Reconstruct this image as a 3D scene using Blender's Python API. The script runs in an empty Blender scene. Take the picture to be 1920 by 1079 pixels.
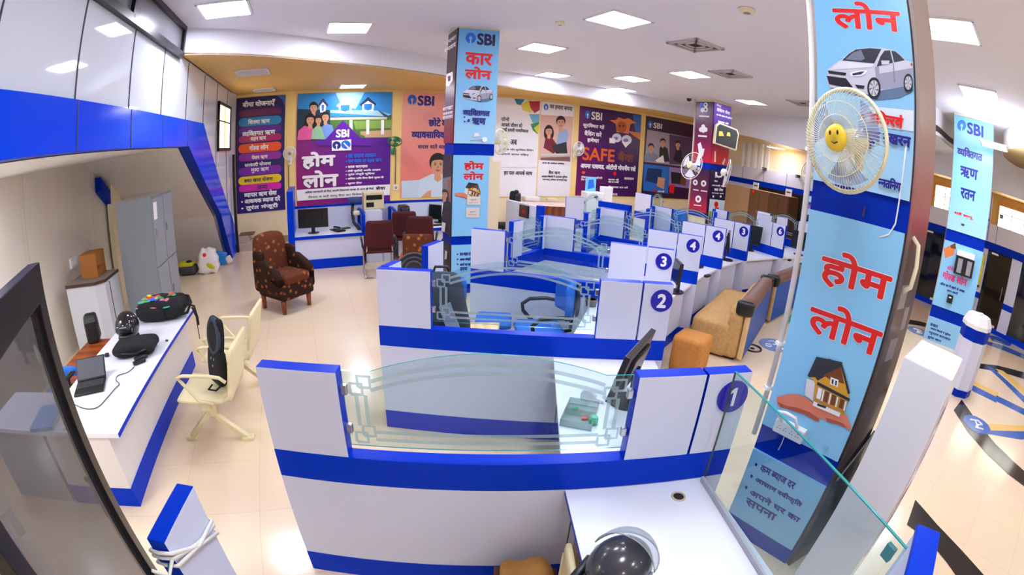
import bpy, bmesh, math, random, re
from math import sin, cos, pi, radians as R, atan2, hypot, sqrt
from mathutils import Matrix, Vector

random.seed(7)
C = bpy.context.scene.collection

# ------------------------------------------------------------------ camera, world, exposure
CAM_H, FPX, PITCH, ROLL = 2.2, 881.7, R(17.1946), R(2.5099)
cam_data = bpy.data.cameras.new('camera')
cam = bpy.data.objects.new('camera', cam_data)
C.objects.link(cam)
cam_data.type = 'PANO'
cam_data.panorama_type = 'FISHEYE_EQUISOLID'
cam_data.sensor_fit = 'HORIZONTAL'
cam_data.sensor_width = 36.0
cam_data.sensor_height = 36.0 * 1079 / 1920
cam_data.fisheye_lens = FPX * 36.0 / 1920
cam_data.fisheye_fov = pi
cam_data.clip_start = 0.02
CAM_R = Matrix.Rotation(pi / 2 - PITCH, 3, 'X') @ Matrix.Rotation(ROLL, 3, 'Z')
cam.matrix_world = Matrix.Translation((0, 0, CAM_H)) @ CAM_R.to_4x4()
bpy.context.scene.camera = cam

world = bpy.data.worlds.new('world')
bpy.context.scene.world = world
world.use_nodes = True
world.node_tree.nodes['Background'].inputs[0].default_value = (0.9, 0.93, 1.0, 1)
world.node_tree.nodes['Background'].inputs[1].default_value = 0.6
vs = bpy.context.scene.view_settings
vs.view_transform = 'Standard'
vs.look = 'None'
vs.gamma = 1.0
vs.use_curve_mapping = False
vs.exposure = 0.76
PANEL_EMIT = 23.0          # ceiling light panels
WINDOW_EMIT = 5.0          # daylit windows

# ------------------------------------------------------------------ measuring helpers (pixel of the photo -> place in the room)
def ray(px, py):
    x, y = px - 960.0, -(py - 539.5)
    r = hypot(x, y) + 1e-9
    th = 2 * math.asin(min(1, r / FPX / 2))
    return CAM_R @ Vector((x / r * sin(th), y / r * sin(th), -cos(th)))

def at(px, py, z=0.0):
    d = ray(px, py)
    t = (z - CAM_H) / d.z
    return Vector((d.x * t, d.y * t))

def on_plane(px, py, p, az):
    a = R(az)
    n = Vector((-sin(a), cos(a)))
    d = ray(px, py)
    t = (n.x * p[0] + n.y * p[1]) / (n.x * d.x + n.y * d.y)
    return Vector((d.x * t, d.y * t, d.z * t + CAM_H))

def height(p, px, py):
    d = ray(px, py)
    return CAM_H + d.z * (p[0] * d.x + p[1] * d.y) / (d.x * d.x + d.y * d.y)

# ------------------------------------------------------------------ materials
def lin(c):
    return tuple(((v / 255) / 12.92 if v / 255 <= 0.04045 else ((v / 255 + 0.055) / 1.055) ** 2.4) for v in c) + (1,)

MATS = {}
def M(name, rgb=None, rough=0.5, metal=0.0, spec=0.5, var=0.04, scale=6.0, bump=0.0, coat=0.0):
    if name in MATS or rgb is None:
        return MATS[name]
    m = bpy.data.materials.new(name)
    m.use_nodes = True
    nt = m.node_tree
    b = nt.nodes['Principled BSDF']
    b.inputs['Roughness'].default_value = rough
    b.inputs['Metallic'].default_value = metal
    b.inputs['Specular IOR Level'].default_value = spec
    b.inputs['Coat Weight'].default_value = coat
    tc = nt.nodes.new('ShaderNodeTexCoord')
    nz = nt.nodes.new('ShaderNodeTexNoise')
    nz.inputs['Scale'].default_value = scale
    nz.inputs['Detail'].default_value = 3
    nt.links.new(tc.outputs['Object'], nz.inputs['Vector'])
    mx = nt.nodes.new('ShaderNodeMix')
    mx.data_type = 'RGBA'
    c = lin(rgb)
    mx.inputs['A'].default_value = tuple(max(0, v * (1 - var)) for v in c[:3]) + (1,)
    mx.inputs['B'].default_value = tuple(min(1, v * (1 + var)) for v in c[:3]) + (1,)
    nt.links.new(nz.outputs['Fac'], mx.inputs['Factor'])
    nt.links.new(mx.outputs['Result'], b.inputs['Base Color'])
    if bump:
        bp = nt.nodes.new('ShaderNodeBump')
        bp.inputs['Strength'].default_value = bump
        bp.inputs['Distance'].default_value = 0.01
        nt.links.new(nz.outputs['Fac'], bp.inputs['Height'])
        nt.links.new(bp.outputs['Normal'], b.inputs['Normal'])
    MATS[name] = m
    return m

def emit(name, rgb, strength):
    if name in MATS:
        return MATS[name]
    m = bpy.data.materials.new(name)
    m.use_nodes = True
    nt = m.node_tree
    nt.nodes.clear()
    e = nt.nodes.new('ShaderNodeEmission')
    e.inputs[0].default_value = lin(rgb)
    e.inputs[1].default_value = strength
    o = nt.nodes.new('ShaderNodeOutputMaterial')
    nt.links.new(e.outputs[0], o.inputs[0])
    MATS[name] = m
    return m

def glass(name, tint, refl=0.12, rough=0.02, haze=0.0, hazecol=(200, 215, 215)):
    m = bpy.data.materials.new(name)
    m.use_nodes = True
    nt = m.node_tree
    nt.nodes.clear()
    t = nt.nodes.new('ShaderNodeBsdfTransparent')
    t.inputs[0].default_value = lin(tint)
    g = nt.nodes.new('ShaderNodeBsdfGlossy')
    g.inputs['Roughness'].default_value = rough
    lw = nt.nodes.new('ShaderNodeLayerWeight')
    lw.inputs[0].default_value = 0.5
    pw = nt.nodes.new('ShaderNodeMath')
    pw.operation = 'POWER'
    pw.inputs[1].default_value = 4.0
    nt.links.new(lw.outputs['Facing'], pw.inputs[0])
    ma = nt.nodes.new('ShaderNodeMath')
    ma.operation = 'MULTIPLY_ADD'
    ma.inputs[1].default_value = 0.6
    ma.inputs[2].default_value = refl * 0.25
    nt.links.new(pw.outputs[0], ma.inputs[0])
    mx = nt.nodes.new('ShaderNodeMixShader')
    nt.links.new(ma.outputs[0], mx.inputs[0])
    nt.links.new(t.outputs[0], mx.inputs[1])
    nt.links.new(g.outputs[0], mx.inputs[2])
    last = mx
    if haze:
        d = nt.nodes.new('ShaderNodeBsdfDiffuse')
        d.inputs[0].default_value = lin(hazecol)
        m2 = nt.nodes.new('ShaderNodeMixShader')
        m2.inputs[0].default_value = haze
        nt.links.new(mx.outputs[0], m2.inputs[1])
        nt.links.new(d.outputs[0], m2.inputs[2])
        last = m2
    o = nt.nodes.new('ShaderNodeOutputMaterial')
    nt.links.new(last.outputs[0], o.inputs[0])
    MATS[name] = m
    return m

def node_mat(name, build, rough=0.5, spec=0.5):
    m = bpy.data.materials.new(name)
    m.use_nodes = True
    nt = m.node_tree
    b = nt.nodes['Principled BSDF']
    b.inputs['Roughness'].default_value = rough
    b.inputs['Specular IOR Level'].default_value = spec
    build(nt, b)
    MATS[name] = m
    return m

def ramp_mat(name, stops, axis='Z', rough=0.3):
    """a printed colour gradient across a panel (the print's own colours)"""
    def build(nt, b):
        tc = nt.nodes.new('ShaderNodeTexCoord')
        sp = nt.nodes.new('ShaderNodeSeparateXYZ')
        cr = nt.nodes.new('ShaderNodeValToRGB')
        while len(cr.color_ramp.elements) < len(stops):
            cr.color_ramp.elements.new(0.5)
        for e, (p, c) in zip(cr.color_ramp.elements, stops):
            e.position = p
            e.color = lin(c)
        nt.links.new(tc.outputs['Generated'], sp.inputs[0])
        if axis == 'D':
            ad = nt.nodes.new('ShaderNodeMath')
            ad.operation = 'MULTIPLY_ADD'
            ad.inputs[1].default_value = 0.7
            ml = nt.nodes.new('ShaderNodeMath')
            ml.operation = 'MULTIPLY'
            ml.inputs[1].default_value = 0.3
            nt.links.new(sp.outputs['Z'], ml.inputs[0])
            nt.links.new(sp.outputs['X'], ad.inputs[0])
            nt.links.new(ml.outputs[0], ad.inputs[2])
            nt.links.new(ad.outputs[0], cr.inputs[0])
        else:
            nt.links.new(sp.outputs[axis], cr.inputs[0])
        nt.links.new(cr.outputs[0], b.inputs['Base Color'])
    return node_mat(name, build, rough)

def spots_mat(name, base, spot, scale, thr, rough=0.8, spot2=None):
    def build(nt, b):
        tc = nt.nodes.new('ShaderNodeTexCoord')
        vo = nt.nodes.new('ShaderNodeTexVoronoi')
        vo.inputs['Scale'].default_value = scale
        vo.inputs['Randomness'].default_value = 0.8
        nt.links.new(tc.outputs['Object'], vo.inputs['Vector'])
        cr = nt.nodes.new('ShaderNodeValToRGB')
        e = cr.color_ramp.elements
        e[0].position = 0.0
        e[0].color = lin(spot)
        e[1].position = thr
        e[1].color = lin(base)
        x = e.new(thr * 0.7)
        x.color = lin(spot2 or spot)
        nt.links.new(vo.outputs['Distance'], cr.inputs[0])
        nt.links.new(cr.outputs[0], b.inputs['Base Color'])
        nz = nt.nodes.new('ShaderNodeTexNoise')
        nz.inputs['Scale'].default_value = 60
        bp = nt.nodes.new('ShaderNodeBump')
        bp.inputs['Strength'].default_value = 0.25
        nt.links.new(tc.outputs['Object'], nz.inputs['Vector'])
        nt.links.new(nz.outputs['Fac'], bp.inputs['Height'])
        nt.links.new(bp.outputs['Normal'], b.inputs['Normal'])
    return node_mat(name, build, rough, 0.3)

def tile_mat(name, c1, c2, joint, size, rough, rot=0.0, mortar=0.004, spec=0.5):
    def build(nt, b):
        tc = nt.nodes.new('ShaderNodeTexCoord')
        mp = nt.nodes.new('ShaderNodeMapping')
        mp.inputs['Rotation'].default_value = (0, 0, rot)
        br = nt.nodes.new('ShaderNodeTexBrick')
        br.offset = 0.0
        br.inputs['Color1'].default_value = lin(c1)
        br.inputs['Color2'].default_value = lin(c2)
        br.inputs['Mortar'].default_value = lin(joint)
        br.inputs['Scale'].default_value = 1.0
        br.inputs['Mortar Size'].default_value = mortar
        br.inputs['Brick Width'].default_value = size
        br.inputs['Row Height'].default_value = size
        nz = nt.nodes.new('ShaderNodeTexNoise')
        nz.inputs['Scale'].default_value = 0.9
        nz.inputs['Detail'].default_value = 5
        mx = nt.nodes.new('ShaderNodeMix')
        mx.data_type = 'RGBA'
        mx.blend_type = 'MULTIPLY'
        mx.inputs['Factor'].default_value = 0.12
        nt.links.new(tc.outputs['Object'], mp.inputs[0])
        nt.links.new(mp.outputs[0], br.inputs['Vector'])
        nt.links.new(mp.outputs[0], nz.inputs['Vector'])
        nt.links.new(br.outputs['Color'], mx.inputs['A'])
        nt.links.new(nz.outputs['Color'], mx.inputs['B'])
        nt.links.new(mx.outputs['Result'], b.inputs['Base Color'])
    return node_mat(name, build, rough, spec)

def wood_mat(name, c1, c2, scale=3.0, rough=0.35):
    def build(nt, b):
        tc = nt.nodes.new('ShaderNodeTexCoord')
        wv = nt.nodes.new('ShaderNodeTexWave')
        wv.inputs['Scale'].default_value = scale
        wv.inputs['Distortion'].default_value = 5
        wv.inputs['Detail'].default_value = 3
        cr = nt.nodes.new('ShaderNodeValToRGB')
        cr.color_ramp.elements[0].color = lin(c1)
        cr.color_ramp.elements[1].color = lin(c2)
        nt.links.new(tc.outputs['Object'], wv.inputs['Vector'])
        nt.links.new(wv.outputs['Fac'], cr.inputs[0])
        nt.links.new(cr.outputs[0], b.inputs['Base Color'])
    return node_mat(name, build, rough)

WH = M('white_laminate', (212, 216, 236), 0.28, var=0.015)
WD = M('white_desktop', (238, 240, 247), 0.25, var=0.012)
BL = M('blue_laminate', (0, 54, 196), 0.3, spec=.10, var=0.03)
BD = M('blue_edge', (0, 44, 170), 0.3, spec=.10)
BK = M('black_plastic', (20, 20, 23), 0.35)
BKM = M('black_fabric', (17, 17, 20), 0.9, bump=0.3, scale=40)
DG = M('dark_grey_plastic', (58, 60, 66), 0.4)
GR = M('grey_plastic', (150, 153, 158), 0.45)
ST = M('steel', (190, 190, 195), 0.25, metal=1.0)
CR = M('cream_plastic', (236, 226, 190), 0.4)
CRM = M('cream_metal', (233, 220, 172), 0.35)
WHT = M('white_plastic', (238, 238, 240), 0.35)
PAPER = M('paper', (240, 238, 232), 0.7)
NAVY = M('ink_navy', (30, 25, 135), 0.4)
NAVYD = M('ink_dark_navy', (40, 20, 90), 0.4)
RED = M('ink_red', (226, 22, 20), 0.4)
INKW = M('ink_white', (245, 245, 250), 0.4)
INKK = M('ink_black', (18, 16, 24), 0.4)
INKB = M('ink_blue', (30, 110, 225), 0.4)
SKY = M('print_sky_blue', (140, 208, 248), 0.3, var=0.02)
SKIN = M('print_skin', (214, 158, 122), 0.4)
HAIR = M('print_hair', (22, 16, 18), 0.4)
OCH = M('ochre_paint', (226, 184, 104), 0.6, var=0.02)
CREAM = M('cream_paint', (238, 222, 186), 0.7, var=0.02)
YEL = M('yellow_paint', (243, 214, 138), 0.7, var=0.02)
WOOD = wood_mat('brown_wood', (92, 44, 14), (140, 74, 28), 2.0)
WOODR = wood_mat('red_brown_wood', (118, 48, 12), (160, 76, 26), 2.0)
WOODL = wood_mat('light_wood', (224, 186, 128), (240, 210, 158), 3.0)
GL = glass('screen_glass', (236, 246, 247), 0.12)
GLE = M('glass_edge', (50, 150, 150), 0.1)
ETCH = glass('etched_frost', (232, 244, 244), 0.02, 0.6, 0.55, (176, 200, 202))
CLEAR = glass('clear_visor', (216, 218, 226), 0.06, 0.05, 0.28)
DOORG = glass('smoky_door_glass', (176, 178, 184), 0.12, 0.02, 0.10, (110, 114, 122))
BLKG = M('black_glass', (22, 18, 17), 0.06, spec=0.7)

# ------------------------------------------------------------------ mesh builder
TEXT_CACHE = {}
def text_mesh(body):
    if body in TEXT_CACHE:
        return TEXT_CACHE[body]
    V, F = [], []
    x0 = 0.0
    parts, cur, half = [], '', False
    src = body
    CO = '[\u0915-\u0939]\u093c?'
    src = re.sub('\u0930\u094d(?=' + CO + ')', '', src)                                # no reph
    src = re.sub('((?:' + CO + '\u094d)*' + CO + ')\u093f', '\u093f\\1', src)         # short i is written first
    src = re.sub('(' + CO + ')\u094d(?=' + CO + ')', r'{\1}', src)                     # half forms
    for ch in src:                                   # {x} is the half form of x
        if ch == '{':
            if cur: parts.append((cur, False))
            cur = ''
        elif ch == '}':
            parts.append((cur, True)); cur = ''
        elif ch == '\u093f':
            if cur: parts.append((cur, False))
            parts.append((ch, False)); cur = ''
        else:
            cur += ch
    if cur: parts.append((cur, False))
    for s, half in parts:
        cu = bpy.data.curves.new('t', 'FONT')
        cu.body = s
        cu.resolution_u = 3
        o = bpy.data.objects.new('t', cu)
        C.objects.link(o)
        dg = bpy.context.evaluated_depsgraph_get()
        me = bpy.data.meshes.new_from_object(o.evaluated_get(dg))
        bm = bmesh.new(); bm.from_mesh(me)
        if half and bm.verts:
            xm = max(v.co.x for v in bm.verts)
            bmesh.ops.bisect_plane(bm, geom=bm.verts[:] + bm.edges[:] + bm.faces[:], plane_co=(xm * 0.66, 0, 0), plane_no=(1, 0, 0), clear_outer=True)
        bm.verts.ensure_lookup_table()
        n = len(V)
        xm = 0.0
        for v in bm.verts:
            V.append((v.co.x + x0, v.co.y)); xm = max(xm, v.co.x)
        for f in bm.faces:
            F.append([n + v.index for v in f.verts])
        x0 += 0.25 if s == '\u093f' else xm - 0.02
        if s.endswith(' '): x0 += 0.25
        bm.free()
        bpy.data.objects.remove(o); bpy.data.curves.remove(cu); bpy.data.meshes.remove(me)
    if V:
        ax = min(v[0] for v in V); bx = max(v[0] for v in V); ay = min(v[1] for v in V); by = max(v[1] for v in V)
        V = [(v[0] - ax, v[1] - ay) for v in V]
        TEXT_CACHE[body] = (V, F, bx - ax, by - ay)
    else:
        TEXT_CACHE[body] = ([], [], 1, 1)
    return TEXT_CACHE[body]

class MB:
    def __init__(s):
        s.v, s.f, s.m, s.sm, s.mats, s.T = [], [], [], [], [], Matrix()

    def mi(s, mat):
        if mat not in s.mats: s.mats.append(mat)
        return s.mats.index(mat)

    def add(s, vs, fs, mat, smooth=False):
        n = len(s.v)
        s.v += [tuple(s.T @ Vector(v)) for v in vs]
        k = s.mi(mat) if not isinstance(mat, list) else None
        for i, f in enumerate(fs):
            s.f.append([n + a for a in f])
            s.m.append(k if k is not None else s.mi(mat[i]))
            s.sm.append(smooth)
        return s

    def box(s, c, d, mat, rz=0.0, sides=None):
        """sides: dict of bottom, top, front(-y), back(+y), left(-x), right(+x) -> material"""
        x, y, z = d[0] / 2, d[1] / 2, d[2] / 2
        vs = [(-x, -y, -z), (x, -y, -z), (x, y, -z), (-x, y, -z), (-x, -y, z), (x, -y, z), (x, y, z), (-x, y, z)]
        m = Matrix.Rotation(rz, 3, 'Z') if not isinstance(rz, Matrix) else rz
        vs = [tuple(m @ Vector(v) + Vector(c)) for v in vs]
        fs = [(0, 3, 2, 1), (4, 5, 6, 7), (0, 1, 5, 4), (2, 3, 7, 6), (3, 0, 4, 7), (1, 2, 6, 5)]
        if sides:
            ms = [sides.get(k, mat) for k in ('bottom', 'top', 'front', 'back', 'left', 'right')]
            return s.add(vs, fs, ms)
        return s.add(vs, fs, mat)

    def span(s, a, b, mat, sides=None):
        return s.box([(a[i] + b[i]) / 2 for i in range(3)], [abs(b[i] - a[i]) for i in range(3)], mat, 0.0, sides)

    def prism(s, poly, z0, z1, mat, side=None, bottom=True):
        n = len(poly)
        a = sum(poly[i][0] * poly[(i + 1) % n][1] - poly[(i + 1) % n][0] * poly[i][1] for i in range(n))
        if a < 0: poly = poly[::-1]
        vs = [(p[0], p[1], z0) for p in poly] + [(p[0], p[1], z1) for p in poly]
        fs = [list(range(n, 2 * n))] + ([list(range(n))[::-1]] if bottom else [])
        ms = [mat] * len(fs)
        for i in range(n):
            fs.append((i, (i + 1) % n, n + (i + 1) % n, n + i)); ms.append(side or mat)
        return s.add(vs, fs, ms)

    def slab(s, poly, y0, y1, mat, side=None):
        """a polygon in x,z given thickness along y"""
        n = len(poly)
        a = sum(poly[i][0] * poly[(i + 1) % n][1] - poly[(i + 1) % n][0] * poly[i][1] for i in range(n))
        if a < 0: poly = poly[::-1]
        lo, hi = min(y0, y1), max(y0, y1)
        vs = [(p[0], lo, p[1]) for p in poly] + [(p[0], hi, p[1]) for p in poly]
        fs, ms = [list(range(n)), list(range(n, 2 * n))[::-1]], [mat, mat]
        for i in range(n):
            fs.append((i, n + i, n + (i + 1) % n, (i + 1) % n)); ms.append(side or mat)
        return s.add(vs, fs, ms)

    def poly(s, pts, mat):
        return s.add(pts, [list(range(len(pts)))], mat)

    def tube(s, pts, r, mat, n=8, closed=False):
        P = [Vector(p) for p in pts]
        k = len(P)
        rr = r if isinstance(r, (list, tuple)) else [r] * k
        vs, fs = [], []
        up = None
        for i in range(k):
            a = P[i - 1] if (i > 0 or closed) else P[i]
            b = P[(i + 1) % k] if (i < k - 1 or closed) else P[i]
            t = (b - a).normalized() if (b - a).length > 1e-9 else Vector((0, 0, 1))
            if up is None:
                up = t.orthogonal().normalized()
            u = up - t * up.dot(t)
            u = u.normalized() if u.length > 1e-6 else t.orthogonal().normalized()
            up = u
            w = t.cross(u)
            for j in range(n):
                q = 2 * pi * j / n
                vs.append(tuple(P[i] + (u * cos(q) + w * sin(q)) * rr[i]))
        for i in range(k if closed else k - 1):
            for j in range(n):
                a, b = i * n + j, i * n + (j + 1) % n
                c, d = ((i + 1) % k) * n + (j + 1) % n, ((i + 1) % k) * n + j
                fs.append((a, b, c, d))
        if not closed:
            fs.append(list(range(n))[::-1]); fs.append([(k - 1) * n + j for j in range(n)])
        return s.add(vs, fs, mat, True)

    def lathe(s, prof, mat, n=24, M4=None, smooth=True):
        """prof: list of (radius, z), revolved round z"""
        M4 = M4 or Matrix()
        vs, fs = [], []
        for (r, z) in prof:
            for j in range(n):
                q = 2 * pi * j / n
                vs.append(tuple(M4 @ Vector((r * cos(q), r * sin(q), z))))
        for i in range(len(prof) - 1):
            for j in range(n):
                fs.append((i * n + j, i * n + (j + 1) % n, (i + 1) * n + (j + 1) % n, (i + 1) * n + j))
        fs.append(list(range(n))[::-1]); fs.append([(len(prof) - 1) * n + j for j in range(n)])
        return s.add(vs, fs, mat, smooth)

    def ell(s, c, r, mat, nu=20, nv=12, m3=None, z0=-1.0):
        vs, fs = [], []
        m3 = m3 or Matrix.Identity(3)
        for i in range(nv + 1):
            ph = -pi / 2 + pi * i / nv
            zz = max(sin(ph), z0)
            k = sqrt(max(0, 1 - zz * zz)) if sin(ph) >= z0 else cos(ph) if z0 > -1 else cos(ph)
            for j in range(nu):
                q = 2 * pi * j / nu
                vs.append(tuple(m3 @ Vector((r[0] * k * cos(q), r[1] * k * sin(q), r[2] * zz)) + Vector(c)))
        for i in range(nv):
            for j in range(nu):
                fs.append((i * nu + j, i * nu + (j + 1) % nu, (i + 1) * nu + (j + 1) % nu, (i + 1) * nu + j))
        return s.add(vs, fs, mat, True)

    def rbox(s, c, d, r, mat, m3=None, n=6, fn=None):
        """rounded soft box; fn may move the points (local coordinates)"""
        m3 = m3 or Matrix.Identity(3)
        h = Vector(d) / 2
        r = min(r, h.x, h.y, h.z)
        key, vs, fs = {}, [], []
        def vid(p):
            k = tuple(round(a, 5) for a in p)
            if k not in key:
                q = Vector((p[0] * h.x, p[1] * h.y, p[2] * h.z))
                inner = Vector([max(-h[i] + r, min(h[i] - r, q[i])) for i in range(3)])
                e = q - inner
                if e.length > 1e-9: q = inner + e.normalized() * r
                if fn: q = Vector(fn(q))
                key[k] = len(vs); vs.append(tuple(m3 @ q + Vector(c)))
            return key[k]
        st = sorted(set([-1 + 2 * i / n for i in range(n + 1)]))
        for ax in range(3):
            for sg in (-1, 1):
                for i in range(n):
                    for j in range(n):
                        quad = []
                        for (a, b) in ((i, j), (i + 1, j), (i + 1, j + 1), (i, j + 1)):
                            p = [0, 0, 0]
                            p[ax] = sg
                            p[(ax + 1) % 3] = st[a]; p[(ax + 2) % 3] = st[b]
                            quad.append(vid(p))
                        fs.append(quad if sg > 0 else quad[::-1])
        return s.add(vs, fs, mat, True)

    def text(s, body, x0, z0, w, h, y, mat, bold=0.0, lean=0.0):
        """lettering filling the box x0..x0+w, z0..z0+h in the plane y (readable from -y)"""
        V, F, tw, th = text_mesh(body)
        if not V: return s
        offs = [(0, 0)]
        bold = min(bold, .055 * h)
        if bold: offs += [(bold * cos(k * pi / 4), bold * sin(k * pi / 4)) for k in range(8)]
        for k, (ox, oz) in enumerate(offs):
            vs = [(x0 + ox + p[0] / tw * w, y - 0.00004 * k, z0 + oz + p[1] / th * h + lean * p[0] / tw * w) for p in V]
            s.add(vs, F, mat)
        return s

    def build(s, name, parent=None, bevel=0.0, loc=None, rz=0.0, seg=2):
        me = bpy.data.meshes.new(name)
        me.from_pydata(s.v, [], s.f)
        for m in s.mats: me.materials.append(m)
        me.polygons.foreach_set('material_index', s.m)
        me.polygons.foreach_set('use_smooth', s.sm)
        me.update()
        o = bpy.data.objects.new(name, me)
        C.objects.link(o)
        if parent: o.parent = parent
        if loc is not None: o.location = loc
        if rz: o.rotation_euler = (0, 0, rz)
        if bevel:
            bv = o.modifiers.new('bevel', 'BEVEL')
            bv.width = bevel; bv.segments = seg; bv.limit_method = 'ANGLE'
        return o

def thing(name, label, cat, loc=(0, 0, 0), rz=0.0, group=None):
    o = bpy.data.objects.new(name, None)
    o.empty_display_size = 0.1
    C.objects.link(o)
    o.location = loc; o.rotation_euler = (0, 0, rz)
    return tag(o, label, cat, group)

def tag(o, label, cat, group=None):
    o['label'] = label; o['category'] = cat
    if group: o['group'] = group
    return o

def struct(o):
    o['kind'] = 'structure'
    return o

def V3(p, z): return (p[0], p[1], z)
def dirv(az): return Vector((cos(R(az)), sin(R(az))))

class Plane:
    """a vertical plane: origin p, direction az (readable side is local -y)"""
    def __init__(s, p, az):
        s.p, s.az, s.d = Vector(p), az, dirv(az)
    def __call__(s, px, py):
        q = on_plane(px, py, s.p, s.az)
        return ((q.xy - s.p).dot(s.d), q.z)
    def xy(s, x, y=0.0):
        return s.p + s.d * x + Vector((-s.d.y, s.d.x)) * y
    def M(s):
        return Matrix.Translation((s.p.x, s.p.y, 0)) @ Matrix.Rotation(R(s.az), 4, 'Z')

def scircle(r, n=28, x=0, z=0):
    return [(x + r * cos(2 * pi * i / n), z + r * sin(2 * pi * i / n)) for i in range(n)]

CEIL, SOFF = 3.98, 3.6
LW = Plane((-6.06, 8.50), 115.36)        # left wall, front of the stair and gallery
PW = Plane((-5.90, 9.79), 26.5)          # wall of posters
RW = Plane((9.83, 7.73), -73.3)          # right wall with the black doors
corner_l = PW.xy(-0.69)
corner_r = PW.xy(14.69)
end_l = LW.xy(-12.0)
end_r = RW.xy(10.5)

# ------------------------------------------------------------------ ceiling lights
def ceiling_light(px, py, label, z=CEIL, size=0.6, on=True, az=26.0, pos=None, group='square ceiling light panels'):
    p = pos or at(px, py, z)
    t = thing('ceiling_light', label, 'ceiling light', V3(p, z), R(az), group)
    m = MB(); w = size / 2 + 0.025
    for (a, b) in (((-w, -w), (w, -w + 0.03)), ((-w, w - 0.03), (w, w)), ((-w, -w), (-w + 0.03, w)), ((w - 0.03, -w), (w, w))):
        m.span((a[0], a[1], -0.022), (b[0], b[1], 0), WHT)
    m.build('frame', t)
    d = MB()
    e = size / 2
    d.span((-e, -e, -0.014), (e, e, -0.004), emit('light_panel', (238, 240, 255), PANEL_EMIT) if on else M('unlit_diffuser', (214, 210, 214), 0.5))
    d.build('diffuser', t)
    return t

ceiling_light(422, 16, 'lit square panel above the white gallery wall, leftmost in the ceiling')
ceiling_light(654, 51, 'lit square panel near the yellow alcove, left of the car loan column')
ceiling_light(1159, 36, 'large bright lit square panel nearest overhead between smoke detector and air vent')
ceiling_light(1016, 89, 'lit square panel just right of the car loan column top')
ceiling_light(1036, 140, 'small lit square panel far back above the white poster')
ceiling_light(1294, 139, 'lit square panel directly beyond the nearest ceiling vent')
ceiling_light(1185, 147, 'middle one of the three small far lit panels above the purple safe poster')
ceiling_light(1164, 168, 'farthest lit square panel close to the yellow bulkhead above the purple safe poster')
ceiling_light(1408, 191, 'lit square panel behind the small second vent, right of the purple column top')
ceiling_light(1782, 55, 'largest lit panel at the right behind the top of the nearest column')
ceiling_light(1836, 175, 'lit square panel above the far blue column at the right')
for q in ((0.9, 2.9), (3.3, -0.5), (1.4, -3.2), (8.4, 0.2), (5.6, -1.6), (0.6, 0.7), (-0.3, 3.6)):
    ceiling_light(0, 0, 'lit square ceiling panel overhead, outside the picture', pos=Vector(q))
ceiling_light(474, 135, 'unlit oblong panel in the yellow alcove ceiling, nearer of two by the gallery wall', SOFF, 0.55, False)
ceiling_light(496, 168, 'unlit dim oblong panel in the yellow alcove ceiling just above the navy poster', SOFF, 0.45, False)
ceiling_light(661, 161, 'lit panel in the yellow alcove ceiling above the home loan poster', SOFF, 0.55)

# ------------------------------------------------------------------ floor
FLOOR = tile_mat('beige_floor_tiles', (242, 219, 186), (239, 215, 181), (227, 203, 170), 0.6, 0.17, R(-26), 0.003, 0.6)
hall = [end_l, corner_l, corner_r, end_r, Vector((4, -6.5))]
recess_l, recess_r = LW.xy(-12.0, 1.9), LW.xy(0.2, 1.9)
m = MB()
m.prism([tuple(p) for p in (LW.xy(-12, 2.2), LW.xy(1.4, 2.2), corner_l, corner_r + Vector((.3, .3)), end_r + Vector((.4, 0)), Vector((4, -6.9)))], -0.1, 0.0, FLOOR)
struct(m.build('floor'))

# dark and coloured inlays in the floor
INK = M('black_inlay', (42, 42, 46), 0.15, var=0.05)
INB = M('blue_inlay', (58, 100, 178), 0.15, var=0.05)
INL = M('pale_blue_inlay', (124, 150, 196), 0.15, var=0.05)
INY = M('yellow_inlay', (238, 196, 112), 0.15, var=0.05)
INZ = 0.003
def strip(name, label, pts, mat, cat='floor marking', group=None):
    """pts: list of (left pixel, right pixel) along a strip lying in the floor"""
    m = MB(); vsx = []
    for a, b in pts:
        vsx += [V3(at(*a), INZ), V3(at(*b), INZ)]
    vsx = vsx + [(v[0], v[1], 0.0) for v in vsx]
    k = len(pts)
    fs = [(2 * i, 2 * i + 1, 2 * i + 3, 2 * i + 2) for i in range(k - 1)]
    m.add(vsx, fs, mat)
    return tag(m.build(name), label, cat, group)

strip('floor_stripe', 'wide black inlaid stripe on the floor beside the white kiosk, bottom right',
      [((1700, 985), (1716, 938)), ((1740, 1014), (1757, 985)), ((1775, 1056), (1800, 1030)), ((1800, 1092), (1862, 1100))], INK)
strip('floor_stripe', 'black inlaid stripe running from the kiosk past the round floor emblem to the right edge',
      [((1788, 770), (1803, 750)), ((1815, 812), (1834, 795)), ((1850, 852), (1867, 834)), ((1890, 890), (1900, 866)), ((1935, 924), (1935, 898))], INK)
strip('floor_stripe', 'thin black inlaid stripe beyond the white and blue box at right',
      [((1832, 691), (1834, 682)), ((1868, 697), (1870, 686)), ((1896, 704), (1898, 693)), ((1935, 716), (1935, 703))], INK)
strip('floor_stripe', 'short black inlaid stripe left of the far blue column base',
      [((1703, 608), (1706, 600)), ((1722, 611), (1724, 603)), ((1745, 616), (1745, 609))], INK)
def floor_poly(name, label, px, mat, group=None, z=INZ):
    m = MB(); p = [at(*q) for q in px]
    m.prism([tuple(v) for v in p], 0.0, z, mat)
    return tag(m.build(name), label, 'floor marking', group)
floor_poly('floor_band', 'long blue zigzag band inlaid in the floor below the black doors, nearest the box', [(1848, 628), (1870, 632), (1898, 645), (1893, 650), (1862, 640)], INB)
floor_poly('floor_band', 'thin blue inlaid band parallel to the black door sills', [(1849, 640), (1880, 648), (1935, 672), (1935, 680), (1880, 657), (1849, 646)], INB)
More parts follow.
